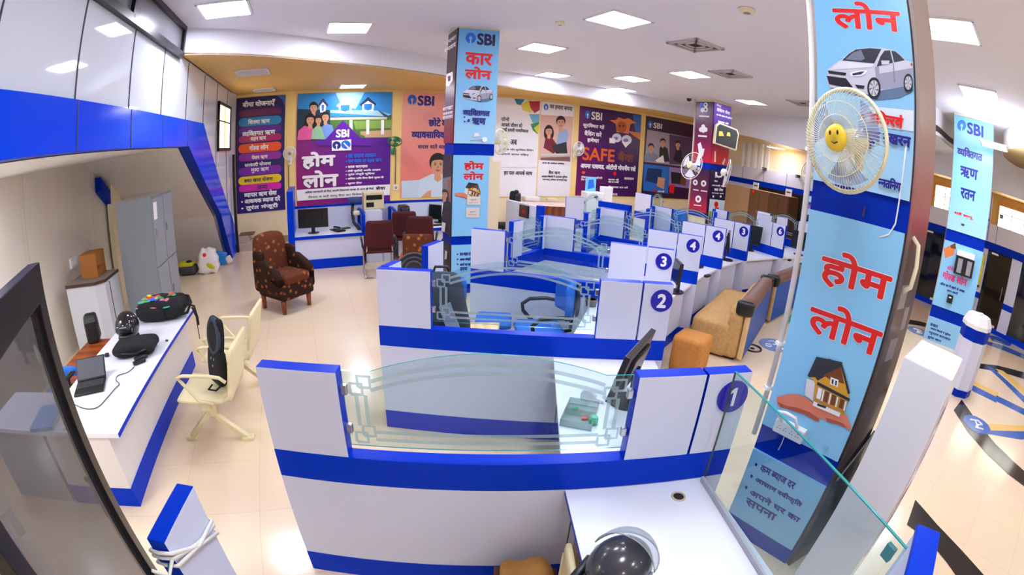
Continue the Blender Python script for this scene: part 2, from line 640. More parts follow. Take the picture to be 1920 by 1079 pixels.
floor_poly('floor_band', 'blue inlaid bar starting at the base of the white and blue box', [(1822, 722), (1868, 745), (1868, 756), (1822, 733)], INB)
floor_poly('floor_band', 'yellow inlaid bar above the blue bar by the white and blue box', [(1826, 716), (1872, 737), (1870, 745), (1822, 722)], INY)
floor_poly('floor_band', 'blue inlaid bar leading to the right edge below the yellow one', [(1868, 742), (1935, 775), (1935, 787), (1868, 753)], INB)
floor_poly('floor_band', 'long diagonal blue bar crossing toward the right edge', [(1848, 686), (1860, 690), (1935, 758), (1935, 772)], INB, None, 0.004)
floor_poly('floor_band', 'long diagonal yellow bar beside the blue diagonal one', [(1866, 692), (1880, 696), (1935, 740), (1935, 756)], INY, None, 0.0045)
floor_poly('floor_band', 'yellow inlaid bar at the right of the round floor emblem', [(1850, 795), (1935, 800), (1935, 809), (1852, 808)], INY)
floor_poly('floor_band', 'blue inlaid wedge right of the round floor emblem', [(1852, 808), (1935, 810), (1935, 822), (1915, 825), (1850, 814)], INB)
floor_poly('floor_patch', 'green patch on the floor behind the farther sofa', [(1466, 602), (1492, 586), (1496, 612)], M('green_inlay', (92, 170, 104), 0.3))
def emblem(name, label, c, r, mat, kind=0):
    p = at(*c)
    t = thing(name, label, 'floor marking', (p.x, p.y, 0), R(-30))
    m = MB(); m.prism(scircle(r, 36), 0.0, 0.005, mat); m.build('disc', t)
    m = MB()
    if kind == 0:
        m.tube([(-.1, .1, .0055), (-.02, .13, .0055), (0.05, .06, .0055), (-.02, 0, .0055)], 0.012, INKW, 4)
        for (x, y) in ((-.09, -.06), (.12, -.02)):
            m.tube([(x + .045 * cos(a), y + .045 * sin(a), .0055) for a in [i * pi / 5 for i in range(10)]], 0.009, INKW, 4, True)
        m.tube([(.02, -.12, .0055), (.14, -.1, .0055), (.2, .04, .0055)], 0.01, INKW, 4)
    else:
        m.tube([(-.1, .09, .0055), (.06, .1, .0055), (.1, .0, .0055), (-.02, -.03, .0055), (-.08, -.1, .0055), (.06, -.12, .0055)], 0.016, INKW, 4)
        m.tube([(.0, .1, .0055), (-.03, -.12, .0055)], 0.014, INKW, 4)
    m.build('white_mark', t)
    return t
emblem('floor_emblem', 'pale blue round floor emblem with white marks beside the sofa back', (1452, 648), 0.23, INL)
emblem('floor_emblem', 'round blue floor emblem with white curled mark on the black stripe', (1832, 797), 0.24, INB, 1)
emblem('floor_emblem', 'small blue floor emblem left of the far blue column base', (1722, 622), 0.26, INL, 1)
p = at(1411, 654)
m = MB(); m.tube([(.12 * cos(i * pi / 10), .12 * sin(i * pi / 10), 0.004) for i in range(20)], 0.016, INK, 6, True)
m.ell((0, 0, 0.002), (.035, .035, .006), INK)
tag(m.build('floor_ring', None, 0, (p.x, p.y, 0)), 'small black ring mark on the floor at the foot of the near sofa', 'floor marking')

# ------------------------------------------------------------------ ceiling, bulkhead, soffits
CEILM = M('ceiling_paint', (233, 233, 242), 0.85, var=0.01)
m = MB()
m.prism([tuple(p) for p in (end_l + Vector((-2.5, -1)), corner_l + Vector((-2.5, .2)), corner_r + Vector((.2, .4)), end_r + Vector((1, 0)), Vector((4, -7.2)))], CEIL, CEIL + 0.1, CEILM)
struct(m.build('ceiling'))
arc = [(-4.45, 4.55), (-4.05, 5.15), (-3.65, 5.85), (-3.2, 6.7), (-2.55, 7.75), (-1.6, 9.1), (-0.45, 10.7), (1.57, 12.15), (3.4, 13.15), (5.4, 14.05), (6.6, 14.5)]
def smooth_pts(P, n=6):
    out = []
    for i in range(len(P) - 1):
        p0, p1, p2, p3 = (Vector(P[max(0, i - 1)]), Vector(P[i]), Vector(P[i + 1]), Vector(P[min(len(P) - 1, i + 2)]))
        for k in range(n):
            t = k / n
            out.append(0.5 * ((2 * p1) + (p2 - p0) * t + (2 * p0 - 5 * p1 + 4 * p2 - p3) * t * t + (3 * p1 - p0 - 3 * p2 + p3) * t ** 3))
    out.append(Vector(P[-1]))
    return out
A = smooth_pts(arc)
start = LW.xy(-4.15, 0.0)
A = [start] + A[1:]
m = MB()
for i in range(len(A) - 1):
    a, b = A[i], A[i + 1]
    m.add([V3(a, SOFF), V3(b, SOFF), V3(b, CEIL), V3(a, CEIL)], [(0, 1, 2, 3)], CEILM, True)
struct(m.build('trim_bulkhead'))
m = MB()
back = [corner_r + Vector((-.25, .1)), corner_l]
m.prism([tuple(p) for p in A] + [tuple(p) for p in back], SOFF + 0.002, SOFF + 0.03, OCH)
struct(m.build('ceiling_alcove'))
# right-hand soffit strip along the wall of doors
m = MB()
rs = [(-8.6, 1.0, 3.45), (-6.5, 1.0, 3.3), (-4.3, 0.9, 3.05), (-2, 0.8, 3.02), (0, 0.75, 3.05), (1.5, 0.75, 3.0), (4, 0.8, 2.95), (9, 0.8, 2.95)]
for (x0, d0, z0), (x1, d1, z1) in zip(rs[:-1], rs[1:]):
    a, b, c, d = RW.xy(x0, -d0), RW.xy(x1, -d1), RW.xy(x1, 0.3), RW.xy(x0, 0.3)
    m.add([V3(a, z0), V3(b, z1), V3(c, z1), V3(d, z0)], [(0, 1, 2, 3)], OCH)
    m.add([V3(a, z0), V3(b, z1), V3(b, CEIL), V3(a, CEIL)], [(0, 1, 2, 3)], CEILM)
struct(m.build('ceiling_soffit_right'))
# lowered ceiling with a dark slot round it, far right
B = smooth_pts([(5.7, 6.4), (6.1, 5.75)] + [tuple(at(*q, 3.61)) for q in ((1751, 238), (1789, 268), (1850, 301), (1925, 336))], 6)
m = MB(); SL = M('dark_slot', (62, 58, 60), 0.6)
for a, b in zip(B[:-1], B[1:]):
    m.add([V3(a, 3.67), V3(b, 3.67), V3(b, CEIL), V3(a, CEIL)], [(0, 1, 2, 3)], CEILM, True)
    m.add([V3(a, 3.56), V3(b, 3.56), V3(b, 3.67), V3(a, 3.67)], [(0, 1, 2, 3)], SL, True)
    m.add([V3(a, 3.48), V3(b, 3.48), V3(b, 3.56), V3(a, 3.56)], [(0, 1, 2, 3)], CEILM, True)
struct(m.build('trim_slot'))
m = MB()
m.prism([tuple(p) for p in B] + [tuple(RW.xy(2.7, .1)), tuple(RW.xy(-1.2, .1))], 3.48, 3.5, CEILM)
struct(m.build('ceiling_lowered'))
m = MB()
dc, dr_ = (9.55, 2.75), 2.2
m.lathe([(dr_, 3.605), (dr_, CEIL)], CEILM, 64, Matrix.Translation((*dc, 0)))
m.lathe([(dr_, 3.60), (dr_ - .02, 3.605)], M('drum_underside', (238, 206, 142), .7), 64, Matrix.Translation((*dc, 0)))
struct(m.build('ceiling_drum'))
ceiling_light(1864, 272, 'lit panel in the lowered ceiling just right of the far blue column top', 3.478, 0.5)
ceiling_light(1868, 334, 'small lit panel in the lowered ceiling beside the far banner', 3.478, 0.5)

# ------------------------------------------------------------------ left wall with gallery, stair underside and recess
def lw(px, py): return LW(px, py)
o_top, o_mid, o_low, o_foot = lw(380, 233.5), lw(433, 405), lw(445.6, 444), lw(441, 481)
i_top, i_mid, i_foot = lw(352, 277), lw(413, 403), lw(435, 482)
BT, BB = 2.755, 2.385
m = MB(); m.T = LW.M()
PANEL = M('gallery_panel', (236, 244, 255), 0.05, var=0.01)
right_x = 1.18
m.slab([(-12, BT - .05), (o_top[0], BT - .05), (o_mid[0] - .05, o_mid[1] - .05), (o_low[0] - .05, o_low[1]), (o_foot[0] - .05, 0), (right_x, 0), (right_x, 3.62), (-4.16, 3.62), (-4.16, CEIL), (-12, CEIL)], 0.02, 0.14, PANEL)
seam = M('dark_seam', (70, 72, 84), 0.6)
xs = [lw(143.5, 186.5)[0], lw(243.5, 206.5)[0], lw(303.5, 217.5)[0], lw(350, 225)[0]]
gap = (xs[3] - xs[0]) / 3
allx = [xs[0] - 2 * gap, xs[0] - gap] + xs + [xs[3] + gap * k for k in (1, 2, 3)]
for x in allx:
    m.span((x - .008, 0.012, BT if x < o_top[0] else max(0.1, BT - (x - o_top[0]) * 1.0)), (x + .008, 0.03, 3.58), seam)
struct(m.build('wall_left'))
m = MB(); m.T = LW.M()
BLG = M('blue_gloss_panel', (0, 74, 250), 0.15, spec=.2, var=0.02)
m.slab([(-12, BT), (o_top[0], BT), (o_mid[0], o_mid[1]), (o_low[0], o_low[1]), (o_foot[0], 0), (i_foot[0], 0), (i_mid[0], i_mid[1]), (i_top[0], BB), (-12, BB)], -0.02, 0.16, BLG, BD)
for x in allx:
    if x < o_top[0]:
        m.span((x - .008, -0.024, BB), (x + .008, -0.015, BT), seam)
struct(m.build('trim_gallery_band', None, 0))
# recess under the gallery
REC = tile_mat('recess_tiles', (240, 232, 216), (236, 228, 210), (224, 214, 194), 0.9, 0.35, 0, 0.004)
m = MB(); m.T = LW.M()
m.slab([(-12, 0), (right_x, 0), (right_x, BB), (-12, BB)], 1.85, 1.95, REC)
struct(m.build('wall_recess'))
m = MB(); m.T = LW.M()
GREY = M('stair_underside', (226, 222, 218), 0.5)
m.add([(-12, 0.1, BB), (i_top[0], 0.1, BB), (i_top[0], 1.9, BB), (-12, 1.9, BB)], [(0, 1, 2, 3)], GREY)
m.add([(i_top[0], 0.1, BB), (i_mid[0], 0.1, i_mid[1]), (i_mid[0], 1.9, i_mid[1]), (i_top[0], 1.9, BB)], [(0, 1, 2, 3)], GREY)
m.add([(i_mid[0], 0.1, i_mid[1]), (i_foot[0], 0.1, 0), (i_foot[0], 1.9, 0), (i_mid[0], 1.9, i_mid[1])], [(0, 1, 2, 3)], GREY)
struct(m.build('ceiling_stair'))
m = MB(); m.T = LW.M()
dx = i_foot[0] - i_top[0]
m.slab([(i_top[0] + dx * .1, BB * .9), (i_top[0] + dx * .1, BB * .9 - .22), (i_foot[0], -.0 + .01), (i_foot[0], .2)], 1.72, 1.84, BD)
struct(m.build('trim_stair_back'))
# cream casing strip, hanging panel and small brown door in the recess
rp = Plane(LW.xy(0, 1.80), 115.36)
a, b = rp(205, 430), rp(215, 300)
m = MB(); m.T = rp.M()
m.span((a[0], -0.10, 0.0), (b[0], 0.0, BB), CREAM)
struct(m.build('trim_recess'))
a, b = rp(217, 345), rp(262, 300)
m = MB(); m.T = rp.M()
m.span((a[0], -0.16, a[1]), (b[0] + .5, -0.02, BB), GREY)
m.span((a[0], -0.17, a[1] - .03), (a[0] + .06, -0.01, BB), BD)
struct(m.build('trim_recess_beam'))
a, b = rp(238, 372), rp(256, 338)
t = thing('recess_door', 'narrow brown wooden door in the recess behind the grey locker', 'door', V3(rp.xy(a[0]), 0), R(115.36))
m = MB(); m.span((0, -.05, 0), (.45, 0, b[1] - .1), WOOD); m.build('door_leaf', t)
m = MB(); m.span((.30, -.06, .9), (.34, -.05, b[1] - .25), M('brass', (210, 170, 60), .3, 1.0)); m.build('glazing_strip', t)
# wall switch plate on the recess wall
a = rp(141, 492)
t = thing('switch_plate', 'small white switch plate on the beige recess wall', 'switch', V3(rp.xy(a[0], 0.03), a[1]), R(115.36))
m = MB(); m.span((-.11, -.02, -.07), (.11, 0.02, .07), WHT); m.build('plate', t, 0.006)
m = MB()
for k in (-1, 0, 1): m.span((k * .06 - .02, -.028, -.035), (k * .06 + .02, -.018, .035), PAPER)
m.build('rocker', t)
# high glazed clerestory in black frame
z0 = 3.59
t = struct(MB().build('window_clerestory'))
m = MB(); m.T = LW.M()
FR = M('black_frame', (16, 16, 18), 0.35)
m.span((-12, -.05, z0 - .05), (-4.16, .02, z0 + .035), FR)
m.span((-12, -.05, CEIL - .06), (-4.16, .02, CEIL), FR)
for x in (-4.2, lw(247, 15)[0], lw(247, 15)[0] - 1.6, lw(247, 15)[0] - 3.2):
    m.span((x - .035, -.05, z0), (x + .035, .02, CEIL), FR)
m.build('window_frame', t)
m = MB(); m.T = LW.M()
m.span((-12, -.005, z0), (-4.2, .012, CEIL - .03), M('grey_frosted_pane', (120, 118, 126), 0.25))
m.build('window_pane', t)
# small lit window over the stair
a, b = lw(408, 284), lw(432, 201)
t = struct(MB().build('window_stair'))
m = MB(); m.T = LW.M()
for (p, q) in (((a[0], a[1]), (a[0] + .06, b[1])), ((b[0] - .06, a[1]), (b[0], b[1])), ((a[0], a[1]), (b[0], a[1] + .06)), ((a[0], b[1] - .06), (b[0], b[1]))):
    m.span((p[0], -.03, p[1]), (q[0], .02, q[1]), FR)
xm = (a[0] + b[0]) / 2
m.span((xm - .02, -.02, a[1]), (xm + .02, .015, b[1]), M('brass', (210, 170, 60)))
m.span((a[0], -.02, a[1] + (b[1] - a[1]) * .6), (b[0], .015, a[1] + (b[1] - a[1]) * .6 + .03), M('brass'))
m.build('window_frame', t)
m = MB(); m.T = LW.M()
m.span((a[0] + .05, -.004, a[1] + .05), (b[0] - .05, .012, b[1] - .05), emit('window_daylight', (255, 240, 205), WINDOW_EMIT * .4))
m.build('window_pane', t)

for q in (LW.xy(-9.2, 1.0), LW.xy(-7.15, 1.45)):  # unseen panels added to brighten the recess
    ceiling_light(0, 0, 'added fill light panel under the gallery ceiling, outside the picture', BB - .002, .6, True, 115, q)

# ------------------------------------------------------------------ wall of posters
m = MB(); m.T = PW.M()
m.span((-.75, 0, 0), (14.75, .15, SOFF + .02), CREAM)
m.span((-.75, -.004, .8), (14.75, .001, SOFF), YEL)
struct(m.build('wall_back'))
m = MB(); m.T = PW.M()
m.span((-.69, -.015, 0), (14.69, 0, .16), M('grey_skirting', (150, 138, 120), .4))
struct(m.build('baseboard_back'))
# steps at the foot of the stair
STONE = M('beige_stone', (196, 180, 160), .4)
p0 = LW.xy(.42, -.02)
t = thing('stair_steps', 'two stone steps at the foot of the stair by the navy poster', 'steps', V3(p0, 0), R(115.36))
m = MB(); m.span((0, -.42, 0), (.60, -.01, .16), STONE); m.build('step', t)
m = MB(); m.span((.1, -.28, .16), (.60, -.01, .32), STONE); m.build('step', t)
m = MB(); m.span((.2, -.42, .322), (.62, -.05, .335), M('brown_mat', (112, 88, 66), .9, bump=.3)); 
tag(m.build('door_mat', None, 0, V3(LW.xy(.42, -.02), 0), R(115.36)), 'brown mat on the stone stair step', 'mat')
a = lw(440, 440); b = lw(438, 290)
t = thing('stair_handrail', 'dark post with brass strip rising beside the blue stair stringer', 'handrail', V3(LW.xy(.36, -.07), 0), R(115.36))
m = MB(); m.span((-.03, -.03, .01), (.03, .03, b[1]), BK); m.build('post', t)
m = MB(); m.span((-.015, -.04, .6), (.015, -.028, b[1] - .05), M('brass')); m.build('brass_strip', t)

# ------------------------------------------------------------------ right wall: black glazed doors, fascia, windows
m = MB(); m.T = RW.M()
FT, FB0, FB1 = 2.30, 1.90, 1.73
FASC = M('fascia_panel', (214, 212, 224), .3, var=.01)
m.span((-9.2, 0.2, FT - .1), (10.6, .3, 3.5), CREAM)
m.span((-2.5, 0.19, FT - .1), (10.6, .21, 3.5), OCH)
struct(m.build('wall_right'))
m = MB(); m.T = RW.M()
m.span((-9.2, -.06, FB0), (10.6, .22, FT), FASC)
for k in range(-9, 11):
    m.span((k * 1.05 - .006, -.066, FB0), (k * 1.05 + .006, -.05, FT), seam)
m.span((-9.2, -.07, FB1), (10.6, .1, FB0), BD)
struct(m.build('trim_fascia'))
m = MB(); m.T = RW.M()
m.span((-9.2, .02, 0), (10.6, .12, FB1), M('dark_interior', (40, 36, 38), .5))
m.span((-9.2, -.04, 0), (10.6, .05, .12), BL)
for (a, b) in ((-9.2, -6.6), (1.52, 1.92), (2.66, 2.97), (-.45, -.12), (3.8, 4.1)):
    m.span((a, -.05, .1), (b, .05, FB1), WH)
    m.span((a, -.055, .6), (b, .05, .73), BL)
struct(m.build('wall_right_lower'))
def glass_door(n, x0, x1):
    d = struct(MB().build('door_%d' % n))
    m = MB(); m.T = RW.M(); m.span((x0, -.03, .12), (x1, .0, FB1 - .03), BLKG); m.build('door_leaf', d)
    m = MB(); m.T = RW.M()
    m.span((x1 - .12, -.055, .75), (x1 - .10, -.04, 1.05), ST); m.build('door_handle', d)
    m = MB(); m.T = RW.M()
    m.span((x0 + .1, -.05, FB1 - .07), (x0 + .3, -.03, FB1 - .03), WHT); m.span((x1 - .22, -.05, .12), (x1 - .08, -.03, .17), WHT); m.build('door_fitting', d)
glass_door(1, -.1, .70); glass_door(2, .71, 1.50); glass_door(3, 1.94, 2.65); glass_door(4, 2.98, 3.8)
DAY = emit('window_daylight_white', (255, 252, 240), WINDOW_EMIT)
def right_window(n, x0, x1, z1):
    w = struct(MB().build('window_%d' % n))
    m = MB(); m.T = RW.M()
    OW = M('ochre_wood', (196, 136, 62), .4)
    for (p, q) in (((x0 - .07, FT), (x0, z1 + .07)), ((x1, FT), (x1 + .07, z1 + .07)), ((x0, z1), (x1, z1 + .07))):
        m.span((p[0], .12, p[1]), (q[0], .2, q[1]), OW)
    for k in (1, 2):
        x = x0 + (x1 - x0) * k / 3
        m.span((x - .012, .165, FT), (x + .012, .19, z1 if k == 1 else FT + .3), GR)
    m.span((x0, .165, FT + .29), (x1, .19, FT + .31), GR)
    m.build('window_frame', w)
    m = MB(); m.T = RW.M(); m.span((x0, .18, FT), (x1, .195, z1), DAY); m.build('window_pane', w)
right_window(1, .05, .95, 2.83); right_window(2, 2.05, 3.2, 2.76); right_window(3, 3.5, 4.6, 2.76)
# curtained window, far end
x0, x1 = RW(1389, 270)[0], RW(1437, 280)[0]
w = struct(MB().build('window_curtained'))
m = MB(); m.T = RW.M(); m.span((x0, .17, FT), (x1, .19, 3.15), M('blind_white', (238, 236, 230), .6)); m.build('window_pane', w)
m = MB(); m.T = RW.M()
for k in range(9):
    x = x0 + (x1 - x0) * k / 8
    m.span((x - .03, .12, FT), (x + .03, .17, 3.15), M('blind_slat_grey', (206, 200, 196), .6) if k % 2 else M('blind_slat', (240, 238, 232), .6))
m.build('window_blind', w)
ceiling_light(1456, 277, 'small lit panel in the ochre soffit above the brown cupboards', 3.04, 0.45, True, -73, None)
# wall behind the camera and the rest of the shell
m = MB()
for a, b in ((LW.xy(-12, -.0), Vector((4, -6.5))), (Vector((4, -6.5)), end_r)):
    m.add([V3(a, 0), V3(b, 0), V3(b, CEIL), V3(a, CEIL)], [(0, 1, 2, 3)], CREAM)
struct(m.build('wall_front'))

# ------------------------------------------------------------------ posters and column banners
class Poster:
    def __init__(s, name, label, plane, x0, x1, z0, z1, mat, cat='poster', y=0.0, thick=0.02, group=None):
        s.pl, s.x0, s.x1, s.z0, s.z1 = plane, x0, x1, z0, z1
        s.root = thing(name, label, cat, V3(plane.xy(x0, y), z0), R(plane.az), group)
        s.y = -thick
        s.m = MB(); s.m.span((0, -thick, 0), (x1 - x0, 0, z1 - z0), mat)
        s.crop = (0, 0, 1.0)
    def mb(s, part):
        s.y -= 0.0003
        return s.m
    def loc(s, X, Y):
        ox, oy, k = s.crop
        x, z = s.pl(ox + X / k, oy + Y / k)
        return x - s.x0, z - s.z0
    def clamp(s, p):
        return (min(max(p[0], 0.002), s.x1 - s.x0 - 0.002), min(max(p[1], 0.002), s.z1 - s.z0 - 0.002))
    def poly(s, pts, mat, part='picture'):
        q = [s.clamp(s.loc(*p)) for p in pts]
        a = sum(q[i][0] * q[(i + 1) % len(q)][1] - q[(i + 1) % len(q)][0] * q[i][1] for i in range(len(q)))
        if a < 0: q = q[::-1]
        m = s.mb(part)
        m.poly([(p[0], s.y, p[1]) for p in q], mat)
    def rel(s, pts, mat, part='picture'):
        """points as fractions of the panel"""
        q = [(p[0] * (s.x1 - s.x0), p[1] * (s.z1 - s.z0)) for p in pts]
        a = sum(q[i][0] * q[(i + 1) % len(q)][1] - q[(i + 1) % len(q)][0] * q[i][1] for i in range(len(q)))
        if a < 0: q = q[::-1]
        m = s.mb(part)
        m.poly([(p[0], s.y, p[1]) for p in q], mat)
    def rect(s, x0, z0, x1, z1, mat, part='picture'):
        s.rel([(x0, z0), (x1, z0), (x1, z1), (x0, z1)], mat, part)
    def pill(s, x0, z0, x1, z1, mat, part='picture'):
        w, h = s.x1 - s.x0, s.z1 - s.z0
        r = (z1 - z0) * h / 2
        pts = [(x1 * w - r + r * cos(t), (z0 + z1) / 2 * h + r * sin(t)) for t in [-pi / 2 + k * pi / 8 for k in range(9)]]
        pts += [(x0 * w + r + r * cos(t), (z0 + z1) / 2 * h + r * sin(t)) for t in [pi / 2 + k * pi / 8 for k in range(9)]]
        s.rel([(p[0] / w, p[1] / h) for p in pts], mat, part)
    def ell(s, c, rx, ry, mat, part='picture', n=20, tilt=0.0, a0=0, a1=2 * pi):
        ct, st = cos(tilt), sin(tilt)
        pts = []
        for i in range(n):
            t = a0 + (a1 - a0) * i / (n if abs(a1 - a0 - 2 * pi) < 1e-6 else n - 1)
            u, v = rx * cos(t), ry * sin(t)
            pts.append((c[0] + u * ct - v * st, c[1] + u * st + v * ct))
        s.poly(pts, mat, part)
    def text(s, body, l, r, hpx, mat, bold=0.0, part='lettering'):
        """l, r: middle left and middle right in crop pixels; hpx the height of the line"""
        a, b = s.loc(*l), s.loc(*r)
        cx, cy = (l[0] + r[0]) / 2, (l[1] + r[1]) / 2
        h = abs(s.loc(cx, cy - hpx / 2)[1] - s.loc(cx, cy + hpx / 2)[1])
        zc = (a[1] + b[1]) / 2
        m = s.mb(part)
        m.text(body, a[0], zc - h / 2, b[0] - a[0], h, s.y, mat, bold)
        if bold: s.y -= 0.0004
    def person(s, c, k, shirt, skin=None, hair=None, long_hair=False, body=None):
        """a printed half figure: c = middle of the face, k = half the face height (crop pixels)"""
        skin = skin or SKIN; hair = hair or HAIR
        x, y = c
        if long_hair:
            s.ell((x, y + k * .5), k * 1.15, k * 1.9, hair)
        s.poly(body or [(x - k * 2.1, y + k * 4.2), (x - k * 1.9, y + k * 2.2), (x - k * .6, y + k * 1.35), (x + k * .6, y + k * 1.35), (x + k * 1.9, y + k * 2.2), (x + k * 2.1, y + k * 4.2)], shirt)
        s.poly([(x - k * .35, y + k * .6), (x + k * .35, y + k * .6), (x + k * .4, y + k * 1.6), (x, y + k * 1.9), (x - k * .4, y + k * 1.6)], skin)
        s.ell((x, y - k * .25), k * .92, k * 1.05, hair)
        s.ell((x, y + k * .12), k * .74, k * .95, skin)
        s.poly([(x - k * .8, y - k * .25), (x - k * .6, y - k * .95), (x + k * .3, y - k * 1.1), (x + k * .85, y - k * .3), (x + k * .3, y - k * .55), (x - k * .4, y - k * .5)], hair)
        for sx in (-.3, .3):
            s.ell((x + sx * k, y), k * .1, k * .07, INKK, n=8)
            s.poly([(x + (sx - .16) * k, y - k * .2), (x + (sx + .16) * k, y - k * .22), (x + (sx + .16) * k, y - k * .15), (x + (sx - .16) * k, y - k * .13)], HAIR)
        s.poly([(x - .06 * k, y + .1 * k), (x + .06 * k, y + .1 * k), (x + .1 * k, y + .38 * k), (x - .1 * k, y + .38 * k)], M('print_skin_shade', (186, 128, 96), .4))
        s.poly([(x - .28 * k, y + .55 * k), (x + .28 * k, y + .55 * k), (x + .12 * k, y + .72 * k), (x - .12 * k, y + .72 * k)], M('print_lip', (186, 74, 78), .4))
    def keyhole(s, c, r, mat, hole, ry=None):
        """the bank's round keyhole sign"""
        ry = ry or r
        s.ell(c, r, ry, mat, 'lettering', 28)
        s.ell(c, r * .3, ry * .3, hole, 'lettering', 16)
        s.poly([(c[0] - r * .12, c[1]), (c[0] + r * .12, c[1]), (c[0] + r * .12, c[1] + ry * 1.02), (c[0] - r * .12, c[1] + ry * 1.02)], hole, 'lettering')
    def done(s):
        s.m.build('panel', s.root)
        return s.root

def px_poster(name, label, plane, pxl, pxr, z0, z1, mat, **k):
    return Poster(name, label, plane, plane(*pxl)[0], plane(*pxr)[0], z0, z1, mat, **k)

PZ1 = 3.53
# navy poster with coloured pills
NAVYP = ramp_mat('print_navy_panel', [(0, (34, 12, 110)), (1, (26, 20, 96))], 'Z')
p = px_poster('wall_poster', 'tall navy poster of coloured rounded bars beside the stair', PW, (444, 184), (536, 177), .78, PZ1, NAVYP)
p.crop = (440, 170, 4.69)
p.poly([(370, 36), (450, 30), (450, 150), (425, 90)], M('print_corner_blue', (36, 100, 190), .3))
bars = [((36, 205), (415, 175), 60, (104, 20, 84)), ((36, 282), (412, 258), 76, (32, 134, 200)), ((36, 358), (412, 330), 60, (92, 28, 150)), ((36, 432), (412, 405), 60, (178, 22, 104)), ((33, 512), (412, 490), 78, (246, 86, 24)),
        ((36, 590), (412, 568), 66, (150, 34, 160)), ((33, 715), (412, 690), 72, (126, 32, 172)), ((33, 795), (412, 768), 72, (244, 212, 28)), ((38, 862), (412, 836), 60, (222, 22, 178))]
for k, (l, r, h, c) in enumerate(bars):
    a, b = p.loc(*l), p.loc(*r)
    zc = (a[1] + b[1]) / 2
    cx, cy = (l[0] + r[0]) / 2, (l[1] + r[1]) / 2
    hh = abs(p.loc(cx, cy - h / 2)[1] - p.loc(cx, cy + h / 2)[1])
    W, Hh = p.x1 - p.x0, p.z1 - p.z0
    p.pill(a[0] / W, (zc - hh / 2) / Hh, b[0] / W, (zc + hh / 2) / Hh, M('print_bar_%d' % k, c, .35))
for (b, l, r, h, mt, bo) in [('बीमा योजनाएँ', (72, 124), (355, 108), 62, INKW, .006), ('शिक्षा ऋण', (120, 272), (308, 266), 44, INKW, .004), ('व्यक्तिगत ऋण', (70, 376), (355, 362), 50, INKW, .006), ('वाहन ऋण', (140, 428), (275, 422), 36, INKW, .003),
                            ('गोल्ड लोन', (130, 500), (298, 494), 48, INKW, .005), ('पेंशन ऋण', (150, 585), (290, 578), 40, INKW, .003), ('सरकारी योजना', (90, 650), (320, 640), 36, INKW, .003), ('मुद्रा ऋण', (145, 704), (300, 697), 40, INKW, .003),
                            ('बचत खाता योजना', (85, 790), (335, 770), 38, NAVYD, .003), ('जमा', (200, 852), (290, 846), 34, NAVYD, .003), ('व्यापार ऋण सेवा', (85, 912), (370, 896), 48, INKW, .006), ('• आकर्षक ब्याज दरें', (60, 975), (400, 945), 48, INKW, .006), ('• तुरंत मंज़ूरी', (60, 1035), (382, 1012), 48, INKW, .006)]:
    p.text(b, l, r, h, mt, bo)
p.done()

# home loan poster with family and house
PURP = ramp_mat('print_purple_panel', [(0, (156, 14, 112)), (.45, (110, 16, 140)), (1, (60, 12, 150))], 'D')
p = px_poster('wall_poster', 'large purple home loan poster with a family and a house above', PW, (558.4, 175.6), (735.7, 171.4), .82, PZ1, PURP)
p.crop = (550, 165, 4.795)
p.poly([(42, 52), (893, 32), (886, 260), (40, 270)], M('print_sky_deep', (40, 142, 216), .35))
p.poly([(380, 46), (640, 38), (560, 190), (440, 170)], M('print_sky_light', (150, 208, 240), .35))
p.poly([(38, 190), (330, 200), (330, 470), (32, 470)], M('print_teal_dark', (20, 52, 72), .35))
p.poly([(330, 270), (886, 262), (884, 448), (600, 450), (330, 440)], M('print_garden', (74, 120, 52), .35))
p.poly([(540, 300), (880, 290), (880, 360), (560, 372)], M('print_garden_light', (132, 168, 74), .35))
p.poly([(600, 392), (884, 378), (884, 442), (610, 448)], M('print_path', (206, 166, 120), .35))
p.poly([(330, 225), (886, 262), (886, 240), (760, 205), (330, 200)], M('print_roof_pale', (160, 206, 220), .35))
p.poly([(330, 268), (840, 262), (840, 284), (330, 290)], M('print_eave', (208, 214, 170), .35))
for x in (505, 655, 788):
    p.poly([(x, 290), (x + 26, 289), (x + 26, 415), (x, 420)], INKW)
for (x, y, w, c1) in ((215, 150, 100, (60, 60, 90)), (385, 150, 160, (206, 160, 196)), (595, 140, 150, (40, 44, 80))):
    p.poly([(x, y + 10), (x + w / 2, y - 58), (x + w, y + 4), (x + w - 10, y + 22), (x + w / 2, y - 26), (x + 10, y + 26)], M('print_gable_%d' % x, c1, .35))
    p.poly([(x + 22, y + 14), (x + w / 2, y - 22), (x + w - 20, y + 10), (x + w - 28, y + 70), (x + 26, y + 72)], INKW)
    p.poly([(x + 38, y + 6), (x + w - 38, y + 2), (x + w - 42, y + 52), (x + w / 2, y + 64), (x + 42, y + 54)], M('print_window_blue', (34, 120, 200), .35))
p.poly([(740, 185), (850, 250), (885, 240), (885, 262), (820, 262)], M('print_slate', (54, 70, 110), .35))
p.person((182, 178), 42, M('print_black_shirt', (26, 34, 48), .4))
p.person((288, 262), 40, M('print_blue_shirt', (116, 158, 224), .4), body=[(240, 465), (255, 350), (300, 320), (350, 340), (385, 470)])
p.person((152, 288), 44, M('print_pink_shirt', (232, 92, 164), .4), long_hair=True, body=[(36, 470), (44, 390), (100, 340), (175, 360), (195, 440), (150, 468)])
p.person((225, 290), 34, M('print_green_shirt', (150, 200, 158), .4), body=[(160, 462), (170, 380), (215, 335), (250, 350), (285, 462)])
p.poly([(290, 462), (445, 292), (602, 448), (700, 452), (700, 520), (200, 520), (200, 470)], M('print_violet', (96, 16, 160), .35))
p.poly([(28, 918), (872, 866), (864, 962), (36, 1016)], INKW)
p.poly([(560, 268), (602, 448), (640, 448), (640, 430), (600, 420)], M('print_garden'))
